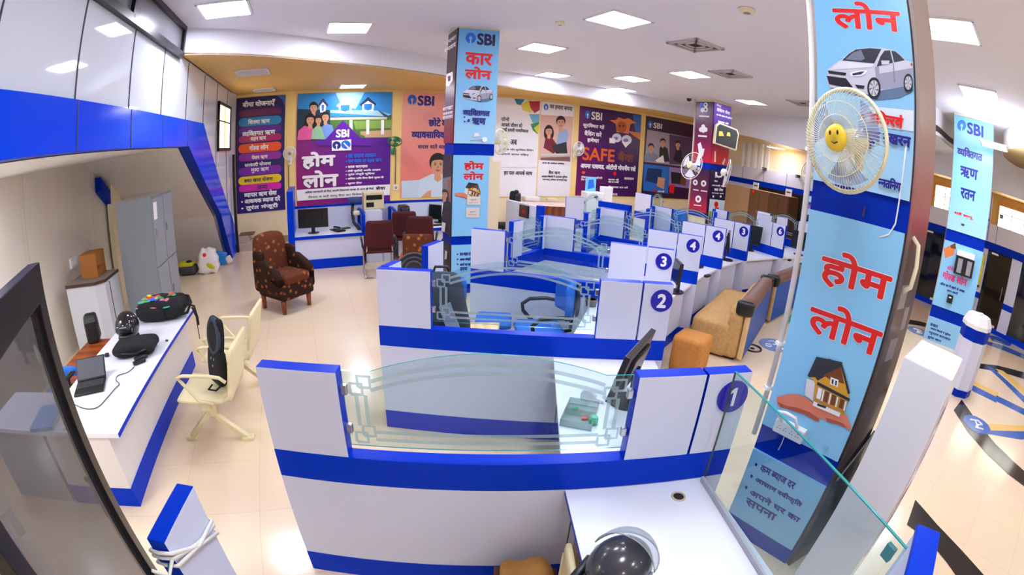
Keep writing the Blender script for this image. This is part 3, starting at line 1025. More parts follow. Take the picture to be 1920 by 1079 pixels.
p.text('SBI', (385, 410), (498, 408), 66, INKW, .012)
p.poly([(344, 474), (518, 462), (520, 560), (344, 566)], INKW)
p.keyhole((388, 516), 38, M('print_dark_blue', (20, 40, 130), .4), INKW, 36)
p.ell((470, 510), 42, 38, INKB, 'lettering')
p.poly([(455, 490), (500, 535), (490, 545), (448, 500)], INKW, 'lettering')
p.text('होम', (82, 655), (370, 645), 140, INKW, .02)
p.text('लोन', (88, 825), (398, 808), 140, INKW, .02)
for k, (b, x1, mt) in enumerate([('• घर बनाना आसान', 740, INKB), ('• कम ब्याज दर सहज ऋण', 790, INKB), ('• सरल काग़ज़ात', 665, INKW), ('• लंबी चुकौती अवधि आसान', 780, INKW), ('• तुरंत मंज़ूरी सुविधा', 728, INKW), ('• अधिक राशि बिना छिपे शुल्क के', 808, INKW), ('• सुगम सेवा', 612, INKW)]):
    y = (612, 660, 712, 744, 776, 812, 858)[k]
    p.text(b, (470, y + 3), (x1, y - 6), 34 if k < 2 else 24, mt, .004)
p.text('अधिक जानकारी के लिए अपनी निकटतम शाखा से आज ही मिलें', (105, 942), (720, 902), 24, NAVYD, .002)
p.text('नियम व शर्तें लागू बैंक का विवेक मान्य', (135, 990), (700, 945), 28, M('ink_grey', (110, 110, 120), .4), .002)
p.text('सेवा', (740, 902), (822, 894), 30, INKK, .004)
p.done()

# pink poster, man in white shirt
PINK = ramp_mat('print_pink_panel', [(0, (238, 130, 122)), (.3, (240, 138, 128)), (1, (246, 176, 162))], 'Z')
p = px_poster('wall_poster', 'pink business loan poster with a man in white, beside the middle column', PW, (755.7, 172.8), (905, 177), .88, PZ1, PINK)
p.crop = (430, 120, 3.598)
p.poly([(1160, 790), (1440, 775), (2000, 775), (2000, 1000), (1160, 915)], M('print_pale_blue', (198, 224, 240), .35))
p.keyhole((1232, 242), 30, INKB, PINK, 34)
p.text('SBI', (1272, 250), (1378, 248), 62, NAVY, .02)
p.ell((1350, 370), 45, 50, M('print_rose', (236, 160, 158), .35))
p.text('छोटे व्यापार', (1345, 392), (1560, 396), 56, NAVY, .015)
p.text('व्यावसायिक ऋण', (1230, 470), (1560, 478), 56, NAVY, .015)
p.text('सरल शर्तें सहज ऋण', (1270, 558), (1560, 560), 36, NAVYD, .004)
p.person((1405, 680), 62, M('print_white_shirt', (206, 228, 246), .4), body=[(1265, 905), (1285, 780), (1365, 742), (1440, 745), (1530, 790), (1560, 910)])
p.poly([(1290, 905), (1335, 860), (1360, 850), (1358, 905)], SKIN)
p.done()

# white poster with coloured petals, partly behind the column
p = px_poster('wall_poster', 'white poster with coloured petals at its corner, right of the car loan column', PW, (905, 177), (1012, 189.2), .85, PZ1, M('print_white_panel', (236, 234, 238), .35))
p.crop = (820, 40, 2.6975)
for pts, c in (([(388, 392), (440, 395), (420, 425), (400, 420)], (24, 130, 170)), ([(420, 420), (470, 395), (500, 420), (470, 465), (430, 450)], (222, 208, 50)), ([(462, 405), (522, 405), (522, 450), (490, 465), (470, 440)], (178, 32, 50)), ([(462, 470), (518, 470), (515, 520), (480, 515)], (110, 184, 214)), ([(470, 520), (516, 510), (505, 572), (480, 550)], (34, 140, 90)), ([(486, 540), (518, 520), (514, 575)], (222, 208, 50))):
    p.poly(pts, M('print_petal_%d' % pts[0][1], c, .35))
for b, l, r, h, mt in (('योनो', (322, 494), (362, 494), 22, INKK), ('आपके जीवन की', (322, 522), (428, 526), 22, INKK), ('ख़ुशी हमारी प्राथमिकता', (322, 550), (458, 556), 24, INKK), ('अब', (368, 612), (400, 612), 26, INKK), ('सरल और सुरक्षित बैंकिंग', (330, 650), (485, 652), 12, M('ink_grey')), ('हमारे साथ रहिए', (320, 676), (460, 672), 12, M('ink_grey')), ('हर पल आपके साथ', (335, 768), (478, 766), 28, INKK)):
    p.text(b, l, r, h, mt, .004)
p.poly([(300, 738), (503, 738), (503, 742), (300, 742)], M('ink_light', (214, 214, 218), .4))
p.done()
# couple poster
p = px_poster('wall_poster', 'pale poster with a photo of an embracing couple, left of the purple safe poster', PW, (1014.5, 189.6), (1076, 195.7), .85, PZ1, M('print_white_panel'))
p.crop = (820, 40, 2.6975)
p.poly([(516, 472), (686, 484), (672, 712), (508, 702)], M('print_peach', (222, 182, 168), .35))
p.keyhole((548, 434), 12, INKB, INKW, 16)
p.text('घर हमारा सपना', (568, 436), (680, 444), 22, M('ink_dark', (60, 60, 80), .4), .006)
p.person((562, 555), 22, M('print_maroon', (120, 36, 50), .4), long_hair=True, body=[(535, 640), (545, 590), (575, 585), (600, 620), (610, 650), (585, 670)])
p.person((622, 512), 26, M('print_pale_shirt', (150, 174, 214), .4), body=[(600, 620), (612, 560), (650, 545), (662, 575), (650, 630)])
p.poly([(575, 630), (650, 610), (655, 668), (600, 672)], M('print_trousers', (44, 48, 56), .4))
p.poly([(520, 672), (668, 668), (668, 676), (520, 680)], M('print_rail', (200, 210, 214), .4))
p.poly([(520, 690), (668, 684), (668, 708), (520, 702)], M('print_rail_dark', (128, 96, 92), .4))
for b, l, r, h in (('आज ही आवेदन कीजिए', (528, 717), (640, 720), 10), ('बैंक ऋण', (560, 764), (618, 764), 18), ('आसान किश्तों में उपलब्ध सुविधा', (525, 786), (655, 787), 14), ('शर्तें लागू अधिक जानकारी हेतु', (530, 802), (652, 802), 10)):
    p.text(b, l, r, h, M('ink_dark'), .003)
p.done()
# safe poster
PUR2 = ramp_mat('print_safe_panel', [(0, (112, 12, 96)), (.5, (66, 14, 92)), (1, (40, 14, 84))], 'D')
p = px_poster('wall_poster', 'dark purple poster reading SAFE in orange letters', PW, (1087, 199.4), (1202, 216), .88, PZ1, PUR2)
p.crop = (820, 40, 2.6975)
p.poly([(985, 470), (1030, 478), (1026, 600), (1000, 560)], M('print_corner_blue'))
p.poly([(900, 520), (870, 500), (900, 500), (915, 485), (940, 495), (965, 490), (1005, 515), (975, 520), (965, 570), (905, 560)], M('print_orange', (226, 130, 66), .4))
p.poly([(960, 555), (1026, 565), (1024, 600), (985, 575)], M('print_orange'))
p.ell((930, 535), 26, 30, M('print_orange_dark', (180, 90, 40), .4))
for dx in (-9, 9): p.ell((930 + dx, 530), 4, 5, INKK)
for c, r in (((905, 590), 24), ((955, 600), 26)):
    p.ell(c, r, r * .95, M('print_white_blue', (220, 226, 244), .4))
    p.ell((c[0] - 4, c[1] + 2), r * .5, r * .35, M('print_mauve', (150, 120, 190), .4))
p.poly([(868, 590), (896, 592), (896, 618), (868, 616)], INKW)
p.poly([(930, 610), (975, 612), (950, 640)], INKW)
p.keyhole((758, 472), 14, INKB, INKW, 20)
p.text('SBI', (778, 478), (830, 482), 38, INKW, .008)
for b, l, r in (('सुरक्षित रहें', (735, 525), (842, 538)), ('बैंकिंग करें', (742, 565), (828, 572)), ('हमेशा', (756, 600), (815, 604))):
    p.text(b, l, r, 26, INKW, .006)
p.text('SAFE', (733, 672), (893, 678), 62, M('ink_orange', (226, 96, 30), .4), .012)
p.text('बैंक', (910, 684), (990, 686), 48, M('ink_brown', (120, 60, 50), .4), .02)
p.text('अपना पासवर्ड, ओटीपी गोपनीय रखें', (722, 734), (1000, 742), 30, INKW, .008)
for b, l, r in (('लिंक न खोलें', (725, 788), (832, 792)), ('पिन न बताएँ', (724, 802), (780, 802)), ('सतर्क रहें', (862, 800), (914, 802)), ('कॉल पर न बताएँ', (862, 812), (914, 814)), ('सावधान', (942, 795), (990, 798)), ('शिकायत दर्ज करें', (862, 836), (960, 842)), ('धन्यवाद', (850, 874), (908, 878))):
    p.text(b, l, r, 11, INKW, .003)
p.ell((736, 765), 9, 7, M('ink_orange'), 'lettering')
p.ell((894, 770), 8, 11, RED, 'lettering')
p.done()
# office people poster behind the purple column
PUR3 = ramp_mat('print_office_panel', [(0, (46, 20, 60)), (1, (60, 16, 66))], 'D')
p = px_poster('wall_poster', 'dark poster with office photographs, half behind the purple column', PW, (1211, 220.6), (1330, 243), .86, PZ1, PUR3)
p.crop = (1100, 180, 4.15)
p.keyhole((492, 222), 18, INKB, INKW, 26)
p.text('SBI', (518, 230), (582, 236), 40, INKW, .006)
p.poly([(468, 262), (830, 330), (820, 560), (448, 512)], M('print_mauve_pale', (168, 158, 182), .4))
p.poly([(640, 300), (830, 330), (815, 540), (640, 530)], M('print_plum', (84, 56, 96), .4))
p.person((497, 400), 26, M('print_grey_shirt', (128, 138, 158), .4))
p.person((588, 360), 24, M('print_black_suit', (24, 22, 34), .4), body=[(560, 480), (565, 400), (590, 385), (625, 410), (640, 510), (570, 515)])
p.person((705, 378), 24, M('print_black_suit'), body=[(670, 490), (690, 420), (730, 420), (745, 520), (690, 515)])
p.poly([(530, 500), (590, 460), (600, 520), (540, 515)], INKW)
p.poly([(440, 528), (640, 552), (628, 760), (432, 735)], M('print_screen_blue', (30, 110, 210), .35))
p.poly([(470, 560), (580, 570), (570, 690), (450, 660)], M('print_deep_blue', (10, 50, 110), .35))
p.poly([(550, 630), (605, 640), (595, 725), (540, 700)], M('print_skin'))
p.poly([(640, 552), (820, 575), (800, 720), (632, 700)], M('print_mauve', (150, 120, 190), .4))
p.poly([(650, 590), (730, 600), (740, 690), (655, 680)], M('print_black_suit'))
p.poly([(735, 610), (770, 620), (765, 700), (720, 690)], M('print_brown', (120, 60, 40), .4))
p.poly([(640, 690), (680, 690), (670, 760), (635, 750)], RED)
p.ell((526, 738), 14, 10, RED, 'lettering')
p.text('आपका साथी', (548, 740), (598, 744), 14, INKW, .003)
p.done()

# ------------------------------------------------------------------ columns
LB = M('banner_light_blue', (140, 206, 246), .28, var=.02)
LBG = ramp_mat('banner_blue_fade', [(0, (168, 218, 248)), (.35, (136, 202, 245)), (1, (112, 184, 238))], 'Z', .28)
def car(p, box, src=(135, 235, 552, 490)):
    def q(pts): return [(box[0] + (x - src[0]) / (src[2] - src[0]) * (box[2] - box[0]), box[1] + (y - src[1]) / (src[3] - src[1]) * (box[3] - box[1])) for x, y in pts]
    sx = (box[2] - box[0]) / (src[2] - src[0]); sy = (box[3] - box[1]) / (src[3] - src[1])
    SIL, SIL2 = M('print_car_silver', (206, 208, 222), .35), M('print_car_shade', (158, 160, 182), .35)
    DK, GLS = M('print_car_dark', (34, 34, 44), .35), M('print_car_glass', (52, 56, 70), .35)
    p.poly(q([(150, 430), (300, 470), (380, 488), (480, 478), (552, 445), (545, 410), (300, 430)]), M('print_ground_shade', (96, 120, 150), .4))
    p.poly(q([(140, 340), (175, 312), (205, 297), (235, 268), (270, 246), (330, 236), (400, 238), (455, 250), (492, 275), (512, 296), (545, 308), (553, 350), (551, 385), (540, 408), (500, 424), (400, 440), (340, 462), (250, 448), (150, 425), (135, 392)]), SIL)
    p.poly(q([(365, 330), (512, 300), (548, 312), (553, 370), (540, 400), (500, 424), (395, 438), (390, 400), (370, 385)]), SIL2)
    p.poly(q([(385, 322), (512, 296), (545, 310), (548, 335), (470, 348), (388, 362)]), SIL)
    p.poly(q([(210, 298), (240, 268), (275, 246), (340, 240), (397, 244), (362, 313), (290, 306)]), GLS)
    p.poly(q([(225, 293), (260, 262), (300, 248), (318, 290), (300, 300)]), M('print_car_glass_light', (120, 126, 146), .35))
    p.poly(q([(374, 328), (392, 280), (412, 252), (438, 250), (452, 310)]), GLS)
    p.poly(q([(458, 308), (444, 252), (462, 255), (488, 276), (508, 298)]), GLS)
    p.poly(q([(196, 300), (290, 309), (362, 316), (352, 330), (250, 338), (150, 344)]), M('print_car_bonnet', (226, 227, 238), .35))
    p.poly(q([(142, 346), (230, 358), (226, 371), (146, 361)]), DK)
    p.poly(q([(136, 372), (228, 384), (262, 428), (210, 425), (148, 412)]), DK)
    p.poly(q([(270, 414), (318, 420), (312, 434), (284, 432)]), DK)
    p.poly(q([(248, 358), (300, 346), (332, 346), (324, 362), (296, 374), (254, 376)]), M('print_lamp', (240, 242, 250), .3))
    p.poly(q([(258, 362), (300, 352), (318, 352), (300, 366), (262, 371)]), M('print_car_glass'))
    p.poly(q([(538, 310), (548, 314), (547, 328), (536, 322)]), RED)
    p.poly(q([(396, 300), (436, 300), (434, 316), (400, 320)]), SIL)
    p.poly(q([(452, 312), (456, 312), (462, 405), (458, 406)]), M('print_car_line', (120, 122, 140), .4))
    for (cx, cy, rx, ry) in ((362, 432, 32, 52), (526, 408, 23, 44)):
        c = q([(cx, cy)])[0]
        p.ell(c, rx * sx, ry * sy, DK)
        p.ell(c, rx * .72 * sx, ry * .74 * sy, M('print_rim', (206, 208, 216), .35))
        for k in range(7):
            a = k * 2 * pi / 7
            p.poly([(c[0] + rx * sx * .12 * cos(a + 1), c[1] + ry * sy * .12 * sin(a + 1)), (c[0] + rx * sx * .68 * cos(a + .12), c[1] + ry * sy * .7 * sin(a + .12)), (c[0] + rx * sx * .68 * cos(a + .4), c[1] + ry * sy * .7 * sin(a + .4))], M('print_rim_gap', (110, 112, 124), .4))
        p.ell(c, rx * .14 * sx, ry * .14 * sy, SIL2)

def house_hand(p, box, src=(200, 60, 545, 405)):
    """a little yellow house on an open palm; drawn in the coordinates of crop (1380,640,1780,1079)"""
    def q(pts): return [(box[0] + (x - src[0]) / (src[2] - src[0]) * (box[2] - box[0]), box[1] + (y - src[1]) / (src[3] - src[1]) * (box[3] - box[1])) for x, y in pts]
    SK, SK2 = M('print_palm', (226, 132, 104), .4), M('print_palm_dark', (178, 90, 66), .4)
    p.poly(q([(196, 252), (250, 238), (300, 240), (345, 262), (380, 300), (440, 320), (490, 325), (500, 318), (520, 340), (540, 392), (538, 405), (520, 398), (500, 372), (470, 372), (420, 358), (392, 345), (392, 364), (378, 362), (350, 340), (300, 318), (255, 310), (200, 290)]), SK)
    p.poly(q([(196, 270), (215, 300), (260, 312), (320, 330), (372, 360), (390, 364), (390, 350), (350, 322), (290, 300), (240, 292)]), SK2)
    p.poly(q([(420, 345), (470, 360), (500, 372), (524, 400), (510, 392), (480, 378), (430, 366)]), SK2)
    YH, YD = M('print_house_yellow', (222, 164, 44), .4), M('print_house_brown', (120, 62, 24), .4)
    RF = M('print_roof_dark', (44, 46, 54), .4)
    p.poly(q([(334, 165), (372, 180), (362, 270), (324, 240)]), M('print_wall_white', (226, 226, 232), .4))
    p.poly(q([(345, 155), (385, 70), (400, 160), (372, 185)]), YH)
    p.poly(q([(372, 170), (496, 95), (528, 240), (500, 335), (364, 285)]), YH)
    p.poly(q([(378, 66), (500, 92), (380, 160), (345, 160), (338, 152)]), RF)
    p.poly(q([(372, 158), (494, 92), (532, 232), (522, 238), (490, 112), (384, 176)]), RF)
    p.poly(q([(432, 75), (445, 78), (442, 100), (430, 95)]), RF)
    p.poly(q([(410, 150), (490, 112), (505, 190), (440, 170)]), YD)
    p.poly(q([(384, 180), (532, 258), (528, 270), (380, 194)]), RF)
    p.poly(q([(388, 200), (522, 268), (505, 330), (368, 272)]), M('print_porch', (196, 140, 60), .4))
    p.poly(q([(444, 158), (480, 172), (476, 205), (440, 190)]), INKW)
    p.poly(q([(450, 168), (458, 171), (455, 192), (448, 188)]), INKK)
    p.poly(q([(466, 174), (473, 177), (470, 198), (464, 195)]), INKK)
    for x in (388, 420, 452, 490):
        p.poly(q([(x, 205 + (x - 388) * .5), (x + 18, 214 + (x - 388) * .5), (x + 8, 262 + (x - 388) * .42), (x - 10, 254 + (x - 388) * .42)]), YD if x != 388 else INKW)
        p.poly(q([(x + 22, 216 + (x - 388) * .5), (x + 28, 219 + (x - 388) * .5), (x + 18, 270 + (x - 388) * .42), (x + 12, 267 + (x - 388) * .42)]), INKW)
    p.poly(q([(368, 268), (490, 322), (484, 340), (362, 288)]), INKW)
    p.poly(q([(385, 278), (425, 292), (422, 302), (382, 288)]), RF)

def column(name, corner_left, corner_mid, az_l, az_r, wl, wr, depth_from=0.0, bands=((2.06, 2.23), (.75, .88), (0, .15))):
    """a square column seen on its corner; returns the planes of its two visible faces"""
    mid = Vector(corner_mid)
    L = Plane(mid - dirv(az_l) * wl, az_l)
    Rr = Plane(mid, az_r)
    a, b = L.p, mid
    c = mid + dirv(az_r) * wr
    d = a + (c - b)
    def inset(q, k):
        cen = (a + c) / 2
        return tuple(cen + (q - cen) * k)
    m = MB()
    m.prism([inset(q, .965) for q in (a, b, c, d)], 0, CEIL, CREAM)
    m.prism([inset(q, 1.02) for q in (a, b, c, d)], CEIL - .03, CEIL, CREAM)
    for z0, z1 in bands:
        m.prism([inset(q, 1.0) for q in (a, b, c, d)], z0, z1, BD)
    struct(m.build(name))
    return L, Rr

# --- car loan column
cm = at(861, 49, CEIL)
CL_L, CL_R = column('column_middle', None, cm, -66, 20, .48, .60)
def face_x(pl, px, py): return pl(px, py)[0]
p = Poster('column_banner', 'light blue car loan banner with a silver car on the middle column', CL_R, 0, .60, 2.23, 3.95, LBG, 'banner', group='banners on the columns')
p.crop = (820, 40, 2.6975)
p.keyhole((167, 86), 26, INKB, LB, 27)
p.text('SBI', (202, 92), (287, 96), 54, NAVYD, .014)
p.text('कार', (142, 192), (274, 194), 56, RED, .014)
p.text('लोन', (140, 262), (270, 264), 58, RED, .014)
car(p, (125, 325, 279, 412))
p.text('व्यक्तिगत', (128, 460), (262, 462), 34, NAVY, .008)
p.text('• ऋण', (150, 506), (240, 508), 32, NAVY, .008)
p.ell((135, 485), 4, 4, NAVY, 'lettering'); p.ell((135, 508), 4, 4, NAVY, 'lettering')
p.ell((236, 598), 14, 13, INKW); p.poly([(185, 565), (205, 565), (212, 582), (180, 586)], INKW); p.poly([(162, 602), (225, 598), (225, 602), (162, 606)], GR)
p.done()
p = Poster('column_banner', 'light blue home loan banner with small house, middle column below the belt', CL_R, 0, .53, .88, 2.06, LB, 'banner', group='banners on the columns')
p.crop = (820, 40, 2.6975)
p.text('होम', (135, 732), (231, 730), 46, RED, .012)
p.text('लोन', (132, 782), (230, 780), 40, RED, .012)
house_hand(p, (86, 812, 222, 918))
for k, (x0, y0, x1, y1) in enumerate(((148, 886, 215, 928), (143, 942, 210, 992))):
    p.poly([(x0, y0), (x1, y0), (x1, y1), (x0, y1)], M('print_notice', (226, 216, 206), .6))
    p.text('सूचना', (x0 + 18, (y0 + y1) / 2 - 3), (x1 - 18, (y0 + y1) / 2 - 3), 8, M('ink_brown'))
    p.text('कृपया ध्यान दें', (x0 + 10, (y0 + y1) / 2 + 10), (x1 - 14, (y0 + y1) / 2 + 10), 7, M('ink_brown'))
p.done()
p = Poster('column_banner', 'light blue bulleted banner at the foot of the middle column', CL_R, 0, .53, .15, .75, LB, 'banner', group='banners on the columns')
p.crop = (680, 420, 3.996)
for k, (b, y) in enumerate((('कम ब्याज दर', 226), ('आसान स्वीकृति', 264), ('अपने घर का', 300), ('सपना', 334))):
    if k < 3: p.ell((708, y), 6, 6, NAVY, 'lettering')
    p.text(b, (726, y), (806 if k < 3 else 780, y), 24, NAVY, .004)
p.done()
MARO = ramp_mat('banner_maroon', [(0, (150, 22, 36)), (.5, (70, 18, 40)), (1, (50, 20, 36))], 'Z', .3)
p = Poster('column_banner', 'dark maroon banner on the shaded left face of the middle column', CL_L, 0, .48, 2.23, 3.95, MARO, 'banner', group='banners on the columns')
p.crop = (820, 40, 2.6975)
p.text('कृपया', (44, 108), (100, 95), 20, INKW, .006); p.text('धन्यवाद', (44, 142), (100, 128), 20, INKW, .006)
p.poly([(50, 270), (85, 255), (85, 300), (66, 330), (50, 330)], INKW); p.poly([(60, 280), (74, 275), (74, 300), (62, 305)], MARO)
for k, (b, y) in enumerate((('शाखा', 440), ('प्रबंधक', 464), ('कार्यालय', 486))):
    p.text(b, (36, y + 4), (86, y - 4), 15, INKW, .004)
p.done()
p = Poster('column_banner', 'dark photographic banner on the left face of the middle column below the belt', CL_L, 0, .48, .88, 2.06, M('print_black_brown', (48, 38, 42), .35), 'banner', group='banners on the columns')
p.crop = (640, 330, 7.2)
p.poly([(1340, 20), (1500, 10), (1510, 200), (1350, 300)], M('print_grey_wall', (134, 130, 136), .4))
p.poly([(1455, 60), (1512, 40), (1505, 400), (1480, 440)], M('print_tan', (160, 98, 70), .4))
p.person((1410, 250), 55, M('print_black_suit'))
p.poly([(1355, 360), (1400, 340), (1380, 520), (1345, 540)], INKW)
p.poly([(1380, 620), (1430, 640), (1415, 760), (1372, 740)], INKW)
p.done()
p = Poster('column_banner', 'black banner on the left face at the foot of the middle column', CL_L, 0, .48, .15, .75, M('print_black_brown'), 'banner', group='banners on the columns')
p.crop = (780, 380, 4.495)
p.poly([(255, 400), (275, 415), (270, 475), (250, 480)], INKW); p.ell((228, 395), 10, 12, M('print_tan'))
p.poly([(230, 585), (290, 575), (285, 610), (225, 612)], M('print_tan'))
p.done()
# cream duct beside the lower half of the middle column
a = CL_R.xy(.565, .06)
m = MB(); m.span((0, 0, 0), (.16, .3, 1.98), CREAM)
struct(m.build('trim_duct', None, .004, V3(a, 0), R(20)))

# --- purple column
C2 = at(1339, 186, CEIL)
C2L, C2R = column('column_purple', None, C2, -62, 28, .68, .80)
PUC = ramp_mat('banner_purple_red', [(0, (206, 24, 60)), (.35, (120, 20, 80)), (1, (52, 16, 70))], 'Z', .3)
p = Poster('column_banner', 'purple to red banner with white symbols on the left face of the purple column', C2L, 0.06, .68, 2.23, 3.9, PUC, 'banner', group='banners on the columns')
p.crop = (1200, 140, 3.597)
p.keyhole((418, 215), 14, INKB, PUC, 26)
p.ell((446, 205), 14, 16, INKW, 'lettering'); p.ell((446, 236), 15, 18, INKW, 'lettering'); p.ell((446, 204), 6, 8, PUC, 'lettering'); p.ell((446, 237), 7, 9, PUC, 'lettering'); p.ell((425, 240), 14, 16, INKW, 'lettering')
p.poly([(402, 276), (470, 280), (470, 288), (402, 284)], INKW, 'lettering')
for dx, dy in ((-16, 20), (0, 0), (16, 20), (0, 26)): p.ell((430 + dx, 352 + dy), 13, 16, INKW, 'lettering')
p.poly([(396, 408), (455, 412), (455, 424), (396, 420)], INKW, 'lettering')
p.poly([(392, 470), (412, 456), (425, 500), (440, 500), (430, 545), (400, 580), (388, 575), (400, 530)], INKW, 'lettering')
p.done()
PUD = ramp_mat('banner_violet_red', [(0, (240, 40, 50)), (.4, (150, 30, 80)), (.6, (80, 40, 120)), (1, (128, 96, 206))], 'Z', .3)
p = Poster('column_banner', 'violet to red banner on the purple column behind the wall screen', C2R, 0, .78, 2.23, 3.9, PUD, 'banner', group='banners on the columns')
p.crop = (1200, 140, 3.597)
for b, l, r, h in (('नेट', (512, 205), (545, 212), 18), ('बैंकिंग सेवा', (515, 238), (604, 256), 24), ('अब और आसान और सुरक्षित', (512, 270), (615, 296), 16), ('सदस्य बनें', (522, 316), (592, 330), 16)):
    p.text(b, l, r, h, INKW, .008)
p.poly([(498, 520), (508, 516), (506, 590), (496, 588)], INKW); p.poly([(548, 600), (566, 560), (572, 575), (560, 612)], INKW)
p.done()
p = Poster('column_banner', 'dark purple banner with white symbols, purple column left face below the belt', C2L, 0.06, .68, .88, 2.06, PUC, 'banner', group='banners on the columns')
p.crop = (1200, 140, 3.597)
for c, r in (((376, 728), 16), ((432, 735), 18), ((396, 840), 20), ((383, 955), 19)):
    p.ell(c, r, r * 1.2, INKW, 'lettering'); p.ell(c, r * .4, r * .5, PUC, 'lettering')
for x0, y0, x1 in ((362, 772, 398), (414, 780, 456), (366, 876, 416)):
    p.poly([(x0, y0), (x1, y0 + 6), (x1, y0 + 13), (x0, y0 + 7)], INKW, 'lettering')
p.done()
p = Poster('column_banner', 'dark banner with a red figure photograph on the right face of the purple column', C2R, 0, .78, .6, 2.06, M('print_deep_purple', (48, 22, 64), .35), 'banner', group='banners on the columns')
p.crop = (1200, 140, 3.597)
for b, l, r, h in (('सेवा', (498, 715), (520, 720), 12), ('आपके द्वार', (482, 742), (578, 756), 12), ('सदा सेवा', (498, 770), (556, 780), 22), ('संपर्क करें', (480, 795), (560, 805), 8)):
    p.text(b, l, r, h, INKW, .006)
for x in (490, 540): p.ell((x, 822), 6, 8, INKW, 'lettering')
p.poly([(466, 838), (574, 850), (560, 1030), (450, 1018)], M('print_pale_blue'))
p.poly([(462, 920), (572, 930), (560, 1030), (450, 1018)], M('print_garden_light'))
p.ell((510, 875), 14, 20, RED)
p.poly([(500, 895), (525, 895), (545, 960), (540, 1000), (485, 990), (485, 930)], RED)
p.poly([(460, 960), (520, 975), (520, 1030), (450, 1018)], M('print_brown'))
p.done()
# white conduit up the left corner of the purple column
m = MB(); q = C2L.xy(.03, -.03); m.tube([V3(q, .2), V3(q, CEIL)], .022, M('conduit_white', (226, 206, 200), .4), 8)
tag(m.build('conduit'), 'pale conduit pipe running up the left edge of the purple column', 'conduit')

# --- nearest column
n_l = (Vector(at(1431, 793, .836)) + Vector(at(1412, 841, .651))) / 2
n_r = at(1573, 866, .836)
NR = Plane(n_l, math.degrees(atan2((n_r - n_l).y, (n_r - n_l).x)))
nw = (n_r - n_l).length
ns_az = NR.az + 75
NS = Plane(n_r, ns_az)
nd = NS(1749, 233)[0]
m = MB()
pts = [n_l, n_r, n_r + dirv(ns_az) * nd, n_r + dirv(ns_az) * nd + dirv(NR.az + 120) * .35, n_l + dirv(NR.az + 90) * .45]
cen = sum(pts, Vector((0, 0))) / len(pts)
m.prism([tuple(cen + (q - cen) * .96) for q in pts], 0, CEIL, M('silver_grey_cladding', (176, 160, 156), .25))
for z0, z1 in ((2.06, 2.21), (.66, .84), (0, .14)):
    m.prism([tuple(q) for q in pts], z0, z1, BD)
struct(m.build('column_near'))
p = Poster('column_banner', 'light blue banner with a large silver car on the nearest column', NR, 0.005, nw - .005, 2.21, 3.95, LBG, 'banner', group='banners on the columns')
p.crop = (1500, 0, 2.569)
z_lon = NR(1625, 30)[1]
m_ = p.mb('lettering')
for mat, bo, dy in ((INKW, .013, 0), (RED, .006, -.001)):
    p.y -= .0006
    p.text('लोन', (168, 82), (482, 90), 124, mat, bo)
p.text('कार', (180, -70), (470, -60), 120, RED, .006)
p.poly([(300, 515), (560, 540), (560, 640), (300, 610)], M('print_white_patch', (220, 236, 246), .35))
car(p, (135, 235, 552, 490))
for b, l, r, h, mt, bo in (('• वकिरवं', (300, 560), (500, 590), 62, RED, .004), ('यरूर्न रखरर्न', (300, 660), (535, 700), 62, NAVY, .005), ('ऋण', (170, 830), (260, 845), 40, NAVY, .005), ('शुल्क मुक्त', (250, 700), (350, 712), 36, NAVY, .004), ('न्नतनिग', (385, 880), (490, 892), 50, NAVY, .005)):
    p.text(b, l, r, h, mt, bo)
p.done()
p = Poster('column_banner', 'light blue home loan banner with big house on the nearest column', NR, 0.005, nw - .005, .84, 2.06, LB, 'banner', group='banners on the columns')
p.crop = (1400, 400, 1.588)
for word, l, r, h in (('होम', (226, 162), (430, 210), 112), ('लोन', (192, 310), (404, 362), 104)):
    for mat, bo in ((INKW, .012), (RED, .006)):
        p.y -= .0006
        p.text(word, l, r, h, mat, bo)
p.crop = (1380, 640, 2.4575)
house_hand(p, (200, 60, 545, 405))
p.poly([(410, 470), (440, 478), (430, 504)], M('print_faint', (124, 180, 214), .4))
p.done()
p = Poster('column_banner', 'light blue bulleted banner at the foot of the nearest column behind the glass', NR, 0.005, nw - .005, .14, .66, M('banner_blue_deep', (140, 200, 236), .28), 'banner', group='banners on the columns')
p.crop = (1380, 640, 2.4575)
for b, l, r, h in (('कम ब्याज दर', (120, 578), (276, 664), 34), ('आसान स्वीकृति', (98, 630), (308, 750), 34), ('अपने घर का', (76, 684), (300, 818), 34), ('सपना', (54, 730), (190, 808), 34)):
    p.text(b, l, r, h, NAVY, .003)
for c in ((101, 563), (80, 616), (56, 667)): p.ell(c, 6, 8, NAVY, 'lettering')
p.done()
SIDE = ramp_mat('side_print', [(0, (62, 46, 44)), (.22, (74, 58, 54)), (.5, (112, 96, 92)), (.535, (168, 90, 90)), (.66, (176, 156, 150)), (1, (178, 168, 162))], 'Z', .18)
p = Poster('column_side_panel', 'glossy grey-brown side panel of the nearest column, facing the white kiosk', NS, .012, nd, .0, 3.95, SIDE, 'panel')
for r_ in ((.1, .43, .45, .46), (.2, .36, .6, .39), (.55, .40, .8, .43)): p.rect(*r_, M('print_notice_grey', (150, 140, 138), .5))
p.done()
t = thing('column_skirt', 'dark acrylic skirt box low on the side of the nearest column by the kiosk', 'skirt', V3(NS.xy(.01, -.021), 0), R(ns_az))
m = MB(); m.slab([(0, 0), (nd + .10, 0), (nd + .10, .62), (nd + .02, .95), (.02, .72), (0, .72)], -.012, 0.0, M('dark_acrylic', (36, 36, 40), .12)); m.build('sheet', t)
m = MB(); m.slab([(0, .72), (.02, .72), (nd + .02, .95), (nd + .01, .965)], -.016, -.012, GR); m.build('edge_trim', t)
